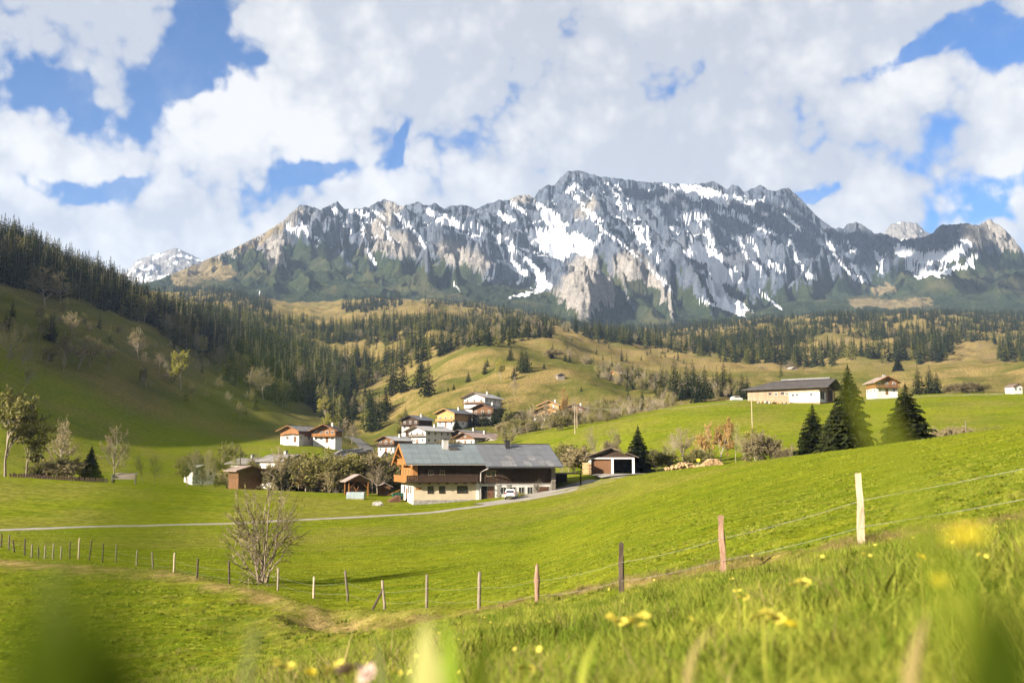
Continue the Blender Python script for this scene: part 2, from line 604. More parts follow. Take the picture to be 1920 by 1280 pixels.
FENCE = [(-700, 1040, 78), (0, 1030, 73), (147, 1048, 68), (216, 1055, 67), (286, 1066, 66), (368, 1085, 61), (430, 1095, 57), (521, 1107, 52),
         (588, 1122, 47), (650, 1130, 42), (720, 1140, 39), (800, 1141, 38), (898, 1141, 35), (1007, 1132, 32), (1165, 1110, 25),
         (1357, 1075, 21), (1615, 1020, 17), (1920, 945, 13.5), (2600, 760, 9)]
fd, _ = curve(FENCE)
fz = near_ground(US * fd, fd)
CURVES = [(fd, fz)] + [curve(c) for c in (
    [(-700, 1012, 95), (0, 1014, 95), (400, 1030, 90), (600, 1045, 85), (800, 1048, 80), (1000, 1030, 75), (1165, 985, 65), (1357, 950, 52), (1615, 910, 42),
     (1920, 855, 36), (2600, 700, 25)],
    [(-700, 1010, 105), (0, 994, 120), (200, 987, 126), (430, 982, 132), (600, 973, 140), (800, 962, 148), (900, 950, 153), (1000, 936, 158),
     (1060, 924, 163), (1120, 910, 168), (1165, 898, 170), (1215, 886, 165), (1260, 881, 150), (1330, 873, 135), (1420, 863, 120),
     (1500, 853, 110), (1620, 839, 98), (1750, 822, 88), (1920, 800, 80), (2600, 700, 70)],
    [(-700, 880, 165), (0, 893, 168), (200, 905, 172), (430, 916, 178), (640, 925, 182), (760, 927, 186), (900, 916, 188), (1000, 905, 188),
     (1100, 889, 186), (1165, 886, 188), (1215, 888, 195), (1260, 892, 185), (1330, 892, 180), (1420, 886, 170), (1500, 877, 160),
     (1620, 862, 150), (1750, 845, 140), (1920, 826, 130), (2600, 740, 120)],
    [(-700, 860, 205), (0, 898, 205), (200, 912, 210), (430, 922, 215), (640, 932, 225), (800, 922, 235), (900, 908, 240), (1000, 892, 240),
     (1100, 872, 235), (1200, 862, 225), (1300, 857, 220), (1420, 852, 212), (1500, 848, 205), (1620, 842, 198), (1750, 834, 190),
     (1920, 820, 185), (2600, 740, 180)],
    [(-700, 640, 300), (0, 800, 265), (200, 840, 285), (300, 850, 300), (430, 848, 320), (540, 836, 335), (620, 840, 340), (700, 872, 335),
     (800, 868, 330), (900, 862, 315), (1000, 836, 295), (1100, 808, 300), (1200, 780, 312), (1300, 759, 322), (1400, 750.5, 330),
     (1560, 751, 335), (1750, 740, 335), (1920, 737, 335), (2600, 700, 335)],
    [(-700, 480, 420), (0, 650, 380), (200, 720, 400), (300, 758, 410), (430, 800, 420), (540, 822, 400), (620, 828, 400), (680, 838, 430),
     (750, 832, 420), (850, 808, 420), (950, 797, 430), (1050, 785, 430), (1100, 786, 430), (1200, 772, 430), (1300, 757, 430),
     (1400, 752, 430), (1560, 748, 430), (1750, 738, 430), (1920, 735, 430), (2600, 690, 430)],
    [(-700, 400, 560), (0, 545, 500), (200, 605, 520), (300, 655, 540), (430, 730, 550), (520, 770, 550), (600, 785, 550), (660, 790, 550),
     (720, 775, 550), (800, 738, 550), (900, 712, 560), (1000, 702, 560), (1100, 706, 560), (1200, 735, 560), (1300, 733, 560), (1400, 724, 580),
     (1560, 722, 580), (1750, 722, 570), (1920, 722, 560), (2600, 660, 560)],
    [(-700, 330, 720), (0, 470, 660), (200, 560, 690), (300, 612, 710), (430, 670, 730), (520, 710, 740), (600, 735, 740), (660, 742, 740),
     (720, 730, 735), (800, 700, 720), (850, 668, 710), (900, 655, 700), (960, 655, 700), (1000, 668, 700), (1050, 672, 700), (1100, 684, 700), (1200, 703, 710), (1300, 706, 730),
     (1400, 700, 740), (1560, 703, 740), (1650, 698, 720), (1750, 695, 700), (1830, 690, 680), (1920, 682, 660), (2600, 600, 660)],
    [(-700, 330, 1000), (0, 475, 900), (200, 555, 920), (300, 592, 960), (430, 625, 1000), (520, 660, 1030), (600, 685, 1030), (720, 668, 1030),
     (800, 650, 1000), (900, 645, 960), (1000, 624, 960), (1050, 622, 960), (1100, 646, 960), (1200, 664, 960), (1300, 674, 960), (1400, 684, 960), (1500, 690, 960), (1560, 688, 960),
     (1620, 678, 960), (1660, 684, 960), (1750, 680, 950), (1830, 675, 950), (1920, 690, 950), (2600, 620, 900)],
    [(-700, 340, 1400), (0, 510, 1300), (200, 570, 1300), (300, 585, 1300), (430, 598, 1400), (520, 610, 1420), (600, 622, 1450), (720, 610, 1450),
     (800, 606, 1400), (900, 606, 1400), (1000, 612, 1350), (1100, 630, 1350), (1200, 646, 1350), (1300, 650, 1350), (1400, 645, 1350),
     (1560, 636, 1350), (1750, 636, 1350), (1830, 640, 1300), (1920, 648, 1300), (2600, 600, 1300)],
    [(-700, 400, 1900), (0, 530, 1900), (200, 565, 1900), (300, 572, 1900), (430, 568, 1900), (520, 580, 2000), (600, 588, 2000), (720, 578, 2000),
     (800, 576, 1900), (900, 584, 1900), (1000, 600, 1850), (1100, 622, 1800), (1200, 632, 1800), (1300, 624, 1800), (1400, 614, 1800),
     (1560, 603, 1800), (1750, 600, 1800), (1920, 610, 1800), (2600, 580, 1800)],
    [(-700, 430, 2500), (0, 535, 2500), (300, 548, 2500), (430, 545, 2500), (520, 566, 2500), (600, 566, 2500), (720, 558, 2500), (900, 572, 2500), (1000, 588, 2500),
     (1100, 614, 2500), (1200, 618, 2500), (1300, 610, 2500), (1400, 600, 2500), (1560, 590, 2500), (1750, 586, 2500), (1920, 592, 2500),
     (2600, 560, 2500)],
)]
CD = np.array([c[0] for c in CURVES])
CZ = np.array([c[1] for c in CURVES])


def curves_eval(CDa, CZa, u, y):
    u = np.clip(u, US[0], US[-1])
    iu = np.clip((u - US[0]) / (US[1] - US[0]), 0, len(US) - 1.001)
    i0 = iu.astype(int)
    t = iu - i0
    D = CDa[:, i0] * (1 - t) + CDa[:, i0 + 1] * t
    Z = CZa[:, i0] * (1 - t) + CZa[:, i0 + 1] * t
    h = np.diff(D, axis=0)
    dl = np.diff(Z, axis=0) / h
    m = np.zeros_like(D)
    m[0], m[-1] = dl[0], dl[-1]
    s = dl[:-1] * dl[1:] > 0
    w1, w2 = 2 * h[1:] + h[:-1], h[1:] + 2 * h[:-1]
    hm = (w1 + w2) / (w1 / np.where(s, dl[:-1], 1) + w2 / np.where(s, dl[1:], 1))
    m[1:-1] = np.where(s, hm, 0)
    n = D.shape[0]
    k = np.clip((y[None] >= D).sum(0) - 1, 0, n - 2)
    ar = np.arange(len(y))
    hk = h[k, ar]
    tt = np.clip((y - D[k, ar]) / hk, 0, 1)
    z0, z1, m0, m1 = Z[k, ar], Z[k + 1, ar], m[k, ar], m[k + 1, ar]
    t2, t3 = tt * tt, tt ** 3
    return (2 * t3 - 3 * t2 + 1) * z0 + (t3 - 2 * t2 + tt) * hk * m0 + (3 * t2 - 2 * t3) * z1 + (t3 - t2) * hk * m1


DITCH = [P(600, 1148, 44), P(640, 1150, 41), P(672, 1152, 40), P(705, 1148, 39.5)]


def H(x, y):
    """ground height"""
    x = np.atleast_1d(np.asarray(x, float))
    y = np.atleast_1d(np.asarray(y, float))
    yy = np.maximum(y, 0.5)
    u = np.clip(x / yy, -0.999, 0.999)
    f = np.interp(u, US, fd)
    zn = near_ground(x, y)
    zc = curves_eval(CD, CZ, u, yy)
    w = sstep(y, f * 0.97, f * 1.05)
    z = zn * (1 - w) + zc * w
    a = sstep(y, 150, 600)
    lum_ = (1 - sstep(y, f * 0.9, f * 1.1)) * sstep(y, 10, 22)
    z = z + np.clip(fbm(x * 0.75 + 4, y * 0.55, 3), -0.3, 1) * 0.10 * lum_
    z = z + fbm(x * 0.9, y * 0.9, 2) * 0.025 * (1 - a) + fbm(x * 0.18, y * 0.18, 2) * (0.07 + 0.25 * a) * sstep(y, 2, 14)
    z = z + fbm(x * 0.021 + 5, y * 0.021, 3) * (3.4 * sstep(y, 330, 520) + 5.0 * sstep(y, 700, 1300))
    # unseen ridge added left of the view, shaped to shade the left slope
    ax_, ay_, bx_, by_ = -416.0, 71.0, -600.0, 320.0
    s_ = np.clip(((x - ax_) * (bx_ - ax_) + (y - ay_) * (by_ - ay_)) / ((bx_ - ax_) ** 2 + (by_ - ay_) ** 2), 0, 1)
    dr = np.hypot(x - ax_ - s_ * (bx_ - ax_), y - ay_ - s_ * (by_ - ay_))
    z = z + (194 + 60 * s_) * np.exp(-(dr / 95.0) ** 2) * sstep(-x / yy, 0.56, 1.0)
    # bank under the fence and the ditch beside it
    z = z + 0.16 * np.exp(-((y - f * 0.985) / (0.035 * f)) ** 2) * sstep(y, 5, 20)
    dd = np.full(x.shape, 99.0)
    for q in DITCH:
        dd = np.minimum(dd, np.hypot((x - q.x), (y - q.y) * 0.7))
    z = z - 0.75 * np.exp(-(dd / 0.9) ** 2) + 0.22 * np.exp(-((dd - 2.0) / 0.8) ** 2)
    return z


def Hs(x, y):
    return float(H(x, y)[0])


def hit(px, py, dmin=2.0, dmax=2400.0):
    """where the line of sight through a photo pixel first meets the ground"""
    ds = np.geomspace(dmin, dmax, 900)
    r = P(px, py, 1.0)
    gz = H(r.x * ds, ds)
    below = r.z * ds < gz
    k = int(np.argmax(below)) if below.any() else len(ds) - 1
    if k > 0:
        a, b = ds[k - 1], ds[k]
        ga, gb = r.z * a - gz[k - 1], r.z * b - gz[k]
        d = a + (b - a) * ga / (ga - gb) if ga > 0 else b
    else:
        d = ds[0]
    return Vector((r.x * d, d, Hs(r.x * d, d)))


def at(px, d, dz=0.0):
    """ground point in photo column px at map distance d"""
    x = (px - 960.0) / FPX * d / CP
    for _ in range(3):
        z = Hs(x, d)
        x = (px - 960.0) / FPX * (d * CP + z * SP)
    return Vector((x, d, Hs(x, d) + dz))


# ---- ground sheet
nr0, nr1, nc = 26, 500, 700
ya = -60 + 60 * np.linspace(0, 1, nr0, endpoint=False) ** 0.8
yb = 6.0 * (np.exp(np.linspace(0, math.log(2480 / 6.0 + 1), nr1)) - 1)
ys = np.concatenate([ya, yb])
cu = np.linspace(-1, 1, nc)
cu = 0.62 * cu + 1.7 * cu ** 9
GX = cu[None, :] * (ys[:, None] + 62.0)
GY = np.repeat(ys[:, None], nc, 1)
gx, gy = GX.ravel(), GY.ravel()
gz = np.concatenate([H(gx[i:i + 60000], gy[i:i + 60000]) for i in range(0, len(gx), 60000)])
gm = mesh_np('ground', np.stack([gx, gy, gz], 1), grid_faces(len(ys), nc))
ppx, ppy = proj(gx, np.maximum(gy, 0.4), gz)
u_ = np.clip(gx / np.maximum(gy, 0.5), -0.999, 0.999)
fdist = np.interp(u_, US, fd)
n1 = fbm(gx * 0.35, gy * 0.35, 4)
n2 = fbm(gx * 0.012, gy * 0.012, 4)
n3 = fbm(gx * 0.05 + 3, gy * 0.05, 3)
rel = (gy - fdist * 0.972) / (0.035 * fdist + 0.25)
dry = np.exp(-(rel + 0.3 * n1) ** 2) * (0.75 + 0.6 * n1) * sstep(gy, 4, 10)
dry = np.maximum(dry, np.exp(-((rel + 2.2) / 1.9) ** 2) * np.clip(0.35 + 0.9 * n1, 0, 1) * sstep(ppx, 700, 1000) * sstep(gy, 3, 9))
dq = np.full(gx.shape, 99.0)
for q in DITCH:
    dq = np.minimum(dq, np.hypot(gx - q.x, (gy - q.y) * 0.7))
dry = np.maximum(dry, np.exp(-(dq / 2.2) ** 2) * (0.9 + 0.3 * n1))
hill = sstep(gy, 345, 410) * (1 - sstep(gy, 720, 860))
left = 1 - sstep(ppx, 560, 700)
dry = np.maximum(dry, hill * (1 - left) * np.clip(0.40 + 0.75 * n2 + 0.55 * n3 + 0.25 * n1, 0, 1.0))
dry = np.maximum(dry, hill * left * np.clip(0.20 + 0.5 * n2 + 0.2 * n3, 0, 0.6))
alp = sstep(gy, 640, 880)
dry = np.maximum(dry, alp * np.clip(0.80 + 0.6 * n2 + 0.3 * n3, 0.3, 1))
dry = np.where((gy < 345) & (gy > 90), np.clip(0.10 + 0.35 * n3, 0, 0.3), dry)
lush = (1 - hill) * (1 - alp)
bare = np.exp(-(dq / 0.55) ** 2) + alp * np.clip(n3 * 1.2 - 0.35, 0, 0.8)
ca = gm.color_attributes.new('mask', 'FLOAT_COLOR', 'POINT')
ca.data.foreach_set('color', np.stack([np.clip(dry, 0, 1), np.clip(lush, 0, 1), np.clip(bare, 0, 1), np.ones_like(dry)], 1).astype(np.float32).ravel())

m, t, bs = new_mat('meadow', 1.0, 0.0)
at_ = t.node('ShaderNodeVertexColor', layer_name='mask')
rr, gg, bb = (lambda s: s.outputs)((lambda nd: (t.l.new(at_.outputs[0], nd.inputs[0]), nd)[1])(t.node('ShaderNodeSeparateColor')))[:3]
geo = t.node('ShaderNodeNewGeometry')
pos = geo.outputs['Position']
nA = t.noise(pos, 0.05, 5, 0.6)
nB = t.noise(pos, 0.9, 6, 0.65)
nC = t.noise(pos, 9.0, 5, 0.7)
mp = t.node('ShaderNodeMapping')
mp.inputs['Rotation'].default_value = (0, 0, 0.25)
mp.inputs['Scale'].default_value = (0.05, 0.9, 0.5)
t.l.new(pos, mp.inputs[0])
nS = t.noise(mp.outputs[0], 1.0, 4, 0.6)
green = t.mix(t.ss(nA, 0.35, 0.65), (0.070, 0.099, 0.005), (0.102, 0.121, 0.008))
green = t.mix(t.m('MULTIPLY', t.ss(nS, 0.40, 0.62), 0.75), green, (0.132, 0.138, 0.010))
olive = t.mix(t.ss(nA, 0.3, 0.7), (0.050, 0.058, 0.011), (0.082, 0.080, 0.016))
base = t.mix(gg, olive, green)
dryc = t.mix(t.ss(nB, 0.3, 0.7), (0.128, 0.094, 0.033), (0.185, 0.138, 0.054))
dm = t.m('ADD', rr, t.m('MULTIPLY', t.m('SUBTRACT', nB, 0.5), t.m('MULTIPLY', rr, 1.2)), clamp=True)
base = t.mix(dm, base, dryc)
base = t.mix(t.m('MULTIPLY', bb, 0.9), base, (0.11, 0.078, 0.048))
shade = t.m('MULTIPLY_ADD', t.ss(nC, 0.3, 0.7), 0.75, 0.58)
shade = t.m('MULTIPLY', shade, t.m('MULTIPLY_ADD', t.ss(nB, 0.3, 0.7), 0.5, 0.77))
base = t.mix(1.0, base, t.comb(shade, shade, shade), 'MULTIPLY')
t.l.new(base, bs.inputs['Base Color'])
bp = t.node('ShaderNodeBump')
bp.inputs['Strength'].default_value = 0.5
bp.inputs['Distance'].default_value = 0.12
t.l.new(t.m('ADD', nC, t.m('MULTIPLY', nB, 1.5)), bp.inputs['Height'])
t.l.new(bp.outputs[0], bs.inputs['Normal'])
ground = add_obj('ground', gm, m)
tag(ground, 'green meadow slopes and valley floor below the mountains', kind='structure')

# ------------------------------------------------------------------ mountains
CREST = [(-700, 560, 4200), (0, 540, 3700), (240, 540, 3600), (300, 523, 3500), (350, 503, 3550), (400, 481, 3600), (440, 465, 3700), (470, 449, 3800), (500, 434, 3900), (530, 414, 4000), (548, 396, 4050),
         (565, 383, 4100), (583, 387, 4120), (600, 394, 4150), (618, 385, 4170), (632, 378, 4200), (648, 393, 4200), (668, 391, 4250), (690, 389, 4300), (707, 380, 4300), (722, 373, 4300), (738, 380, 4300),
         (752, 388, 4350), (768, 384, 4350), (785, 379, 4400), (800, 386, 4400), (815, 381, 4400), (832, 391, 4450), (850, 386, 4500), (872, 384, 4500), (893, 393, 4500), (912, 383, 4550), (935, 375, 4550),
         (955, 374, 4600), (975, 366, 4600), (990, 365, 4600), (1000, 372, 4600), (1010, 356, 4650), (1028, 347, 4650), (1040, 347, 4650), (1050, 333, 4650), (1065, 322, 4650), (1085, 319, 4650), (1105, 325, 4680), (1120, 330, 4700),
         (1145, 333, 4700), (1175, 336, 4700), (1200, 340, 4750), (1260, 344, 4800), (1300, 347, 4800), (1322, 343, 4800), (1335, 339, 4800), (1352, 346, 4800), (1362, 354, 4800), (1372, 346, 4800),
         (1382, 347, 4800), (1395, 360, 4800), (1412, 352, 4800), (1428, 347, 4800), (1446, 360, 4800), (1460, 356, 4800), (1476, 352, 4800), (1492, 362, 4780), (1508, 380, 4750),
         (1528, 402, 4700), (1560, 427, 4600), (1580, 427, 4550), (1592, 420, 4550), (1604, 415, 4500), (1620, 424, 4500), (1640, 437, 4450), (1665, 440, 4400), (1690, 450, 4300), (1720, 446, 4300), (1745, 440, 4250),
         (1762, 422, 4200), (1790, 420, 4200), (1815, 418, 4200), (1832, 424, 4150), (1845, 415, 4100), (1857, 412, 4100), (1870, 421, 4080), (1886, 432, 4060), (1903, 450, 4050), (1920, 474, 4000), (2000, 515, 3900),
         (2600, 560, 3800)]
mu = np.concatenate([np.linspace(-0.80, -0.42, 90, endpoint=False), np.linspace(-0.42, 0.56, 1150), np.linspace(0.565, 0.85, 60)])
cr_u = np.array([P(a, b, c).x / c for a, b, c in CREST])
cr_d = np.interp(mu, cr_u, [c[2] for c in CREST])
cr_d = np.convolve(np.pad(cr_d, 20, mode='edge'), np.ones(41) / 41, 'valid')
cr_py = np.interp(mu, cr_u, [c[1] for c in CREST])
cpx = 960 + mu * FPX
cr_py = cr_py + 2.2 * fbm(cpx * 0.11, cpx * 0 + 3.3, 3) * sstep(cpx, 420, 560)
FOOT = np.interp(cpx, [-700, 300, 430, 500, 600, 700, 800, 900, 960, 1040, 1120, 1200, 1300, 1400, 1500, 1600, 1700, 1800, 1920, 2600],
                 [560, 535, 528, 540, 538, 540, 545, 553, 556, 560, 572, 578, 588, 592, 588, 578, 570, 566, 562, 560])
mr = 440
tt = np.linspace(0, 1, mr)
D0 = 2380.0
# rows: foot at D0, cliff base about 3200, crest at cr_d, then a drop behind it
Mfoot_d = 3150.0
rows_d = np.empty((mr, len(mu)))
back = 0.86
for j in range(mr):
    rows_d[j] = np.where(tt[j] < back, D0 + (cr_d - D0) * (tt[j] / back), cr_d + 900 * (tt[j] - back) / (1 - back))
U2 = np.repeat(mu[None], mr, 0)
X2 = U2 * rows_d


def zray(py, d, u):
    z = (640.0 - py) / FPX
    return (SP + z * CP) / (CP - z * SP) * d


z_base = H((mu * D0), np.full(len(mu), D0)) - 3.0
z_foot = zray(FOOT, Mfoot_d, mu)
z_crest = zray(cr_py, cr_d, mu)
v = np.clip((rows_d - D0) / (Mfoot_d - D0), 0, 1)
w = np.clip((rows_d - Mfoot_d) / (cr_d[None] - Mfoot_d), 0, 1)
cliff = 0.18 * w + 0.82 * sstep(w, 0.18, 1.0)
Z2 = np.where(rows_d < Mfoot_d, z_base + (z_foot - z_base) * (0.55 * v + 0.45 * v * v), z_foot + (z_crest - z_foot) * cliff)


def tent(pts, slope, wob=60.0):
    """a rocky spur: ridge line with flanks falling away on both sides"""
    best = np.full(rows_d.shape, -1e9)
    q = [P(*p) for p in pts]
    xw = X2 + wob * fbm(X2 * 0.006, rows_d * 0.006 + 4, 3)
    yw = rows_d + wob * fbm(X2 * 0.006 + 9, rows_d * 0.006, 3)
    for a, b in zip(q[:-1], q[1:]):
        dx_, dy_ = b.x - a.x, b.y - a.y
        L2 = dx_ * dx_ + dy_ * dy_
        s_ = np.clip(((xw - a.x) * dx_ + (yw - a.y) * dy_) / L2, 0, 1)
        dist = np.hypot(xw - a.x - s_ * dx_, yw - a.y - s_ * dy_)
        best = np.maximum(best, a.z + (b.z - a.z) * s_ - slope * dist ** 0.97)
    return best


def blur(a, n):
    k = np.ones(n) / n
    a = np.apply_along_axis(lambda r: np.convolve(np.pad(r, n // 2, mode='edge'), k, 'valid'), 1, a)
    return np.apply_along_axis(lambda r: np.convolve(np.pad(r, n // 2, mode='edge'), k, 'valid'), 0, a)


def smax(a, b, k):
    h = np.clip(0.5 + 0.5 * (a - b) / k, 0, 1)
    return b * (1 - h) + a * h + k * h * (1 - h)


sp = tent([(1118, 425, 3950), (1135, 458, 3650), (1143, 492, 3350), (1128, 545, 3000), (1105, 600, 2700)], 0.95)
sp = np.maximum(sp, tent([(1135, 458, 3650), (1205, 500, 3450), (1265, 545, 3200), (1330, 598, 2850)], 1.0))
sp = np.maximum(sp, tent([(1143, 480, 3400), (1185, 545, 3050), (1215, 606, 2700)], 1.05))
sp = np.maximum(sp, tent([(1128, 470, 3500), (1090, 520, 3250), (1062, 580, 2900)], 1.1))
spurs = sp
for pts, sl in (
        ([(565, 386, 4080), (545, 430, 3750), (510, 480, 3350), (490, 545, 2900)], 0.85),
        ([(565, 386, 4080), (600, 440, 3700), (600, 500, 3250), (590, 558, 2850)], 0.9),
        ([(640, 384, 4180), (668, 450, 3750), (680, 510, 3300), (690, 556, 2850)], 0.95),
        ([(722, 376, 4300), (735, 430, 3850), (748, 490, 3400), (770, 552, 2900)], 1.0),
        ([(790, 384, 4380), (808, 440, 3900), (830, 500, 3450), (860, 556, 3000)], 1.05),
        ([(872, 388, 4480), (880, 440, 4000), (905, 500, 3600), (935, 556, 3150)], 1.1),
        ([(985, 368, 4580), (975, 430, 4200), (990, 470, 3950)], 1.3),
        ([(1085, 322, 4640), (1092, 380, 4300), (1112, 425, 3960)], 1.3),
        ([(1160, 336, 4690), (1190, 400, 4250), (1240, 470, 3800), (1300, 540, 3350)], 1.25),
        ([(1335, 344, 4780), (1330, 420, 4300), (1300, 480, 3900)], 1.3),
        ([(1430, 350, 4780), (1425, 430, 4300), (1450, 520, 3700), (1440, 575, 3300)], 1.15),
        ([(1476, 356, 4780), (1500, 430, 4300), (1530, 510, 3750), (1520, 575, 3250)], 1.1),
        ([(1604, 418, 4480), (1600, 480, 4000), (1580, 545, 3500)], 1.0),
        ([(1800, 424, 4180), (1730, 500, 3700), (1680, 560, 3150)], 0.9),
        ([(1857, 415, 4080), (1800, 480, 3650), (1740, 540, 3200)], 0.85),
        ([(1890, 440, 4050), (1900, 500, 3600), (1890, 560, 3000)], 0.8)):
    spurs = np.maximum(spurs, tent(pts, sl, 80))
Z2 = smax(spurs, Z2, 25.0)
nz = fbm(X2 * 0.012, rows_d * 0.012, 5, 0.6)
nzf = fbm(X2 * 0.05, rows_d * 0.035 + Z2 * 0.02, 4, 0.65)
mpx, mpy = proj(X2, rows_d, Z2)


def stroke(pts, r, k=1.0):
    """a patch of snow, scree or rock drawn along a line"""
    out = np.zeros_like(Z2)
    wx_ = mpx + 7 * nz + 4.5 * nzf
    wy_ = mpy + 3.5 * nzf + 4 * nz
    for (x0, y0), (x1, y1) in zip(pts[:-1], pts[1:]):
        dx_, dy_ = x1 - x0, y1 - y0
        s_ = np.clip(((wx_ - x0) * dx_ + (wy_ - y0) * dy_) / (dx_ * dx_ + dy_ * dy_), 0, 1)
        out = np.maximum(out, 1 - np.hypot(wx_ - x0 - s_ * dx_, wy_ - y0 - s_ * dy_) / r)
    return sstep(out, 0.15, 0.42) * k


# green: dwarf pine and forest on the lower slopes, climbing further on the left
veg_top = np.interp(mpx, [200, 330, 430, 520, 600, 700, 800, 900, 1000, 1050, 1100, 1145, 1200, 1260, 1330, 1420, 1500, 1600, 1680, 1760, 1830, 1900, 2000],
                    [490, 500, 470, 452, 462, 468, 490, 522, 540, 552, 515, 500, 530, 560, 580, 588, 570, 525, 505, 520, 500, 470, 470])
veg = sstep(mpy + 12 * nz + 7 * nzf, veg_top - 3, veg_top + 6)
for pts, r in (([(515, 455), (510, 490), (520, 520)], 22), ([(1060, 575), (1100, 590), (1130, 570)], 30), ([(1150, 510), (1230, 560)], 16), ([(1190, 520), (1225, 555), (1250, 575)], 22),
               ([(1230, 560), (1262, 610)], 4), ([(1265, 565), (1320, 600)], 5), ([(1290, 575), (1335, 605)], 4), ([(1165, 545), (1190, 590)], 4), ([(700, 500), (690, 470)], 6), ([(790, 500), (800, 530)], 8), ([(1115, 500), (1100, 560)], 8), ([(640, 480), (655, 500)], 7),
               ([(740, 470), (752, 505)], 13), ([(840, 500), (850, 530)], 12)):
    veg *= 1 - stroke(pts, r)
rock = np.clip(1 - blur(veg, 7), 0, 1)
wx2 = X2 + 90 * fbm(X2 * 0.004, rows_d * 0.004, 3)
wy2 = rows_d + 90 * fbm(X2 * 0.004 + 7, rows_d * 0.004 + 2, 3)
def crest_noise(x, y, oct=4, gain=0.5):
    s_, a_ = 0, 1.0
    for i in range(oct):
        s_ = s_ + a_ * (1 - 2.2 * np.abs(pnoise(x + 31.7 * i, y + 11.9 * i)))
        x, y, a_ = x * 2.1, y * 2.0, a_ * gain
    return s_


gul = crest_noise(wx2 * 0.0019, wy2 * 0.0010, 6, 0.50)
fin = crest_noise(wx2 * 0.018, wy2 * 0.013 + Z2 * 0.008, 4, 0.55)
edge = 1 - sstep(w, 0.80, 1.0) * 0.75
soft = sstep(v, 0.2, 1.0)
Z2 = Z2 + gul * (66 * rock + 20 * soft) * edge * sstep(v, 0.05, 0.6)
Z2 = Z2 + fin * (15 * rock + 5.0 * soft + 1.0) * sstep(v, 0.1, 0.6)
# ledges dipping gently to one side
fz2 = Z2 / 75.0 + X2 * 0.0016 + 0.7 * fbm(X2 * 0.002, rows_d * 0.002 + 9, 3)
Z2 = Z2 + rock * 11.0 * np.sin(2 * np.pi * fz2) * sstep(w, 0.1, 0.3) * edge
# hold the skyline where it is: correct each column so that its highest line of sight is the crest
front = tt < back + 0.002
ang = Z2 / rows_d
mx = ang[front].max(0)
tgt = zray(cr_py, 1.0, mu)
corr = (tgt - mx)
Z2 = Z2 + corr[None] * rows_d * sstep(w, 0.25, 1.0)
ang = Z2 / rows_d
over = np.maximum(ang - tgt[None], 0)
Z2 = Z2 - over * rows_d * 1.02
# behind the crest the ground falls away
bk = np.clip((tt - back) / (1 - back), 0, 1)[:, None]
jc = int(np.argmax(tt >= back))
Z2 = np.where(bk > 0, Z2[jc - 1][None] - bk * 500 + 0 * Z2, Z2)
mpx, mpy = proj(X2, rows_d, Z2)
# steepness and hollows
dzx = np.gradient(Z2, axis=1) / np.gradient(X2, axis=1)
dzy = np.gradient(Z2, axis=0) / np.gradient(rows_d, axis=0)
slope = np.hypot(dzx, dzy)


hollow = blur(Z2, 15) - Z2
nz = fbm(X2 * 0.012, Z2 * 0.014, 4, 0.6)
nzf = fbm(X2 * 0.042, Z2 * 0.046 + rows_d * 0.006, 4, 0.62)
snow = sstep(hollow * 1.3 + 8 * nz + 9 * nzf - 9.0 * slope + 8.5, 7, 11) * sstep(Z2, 650, 950)


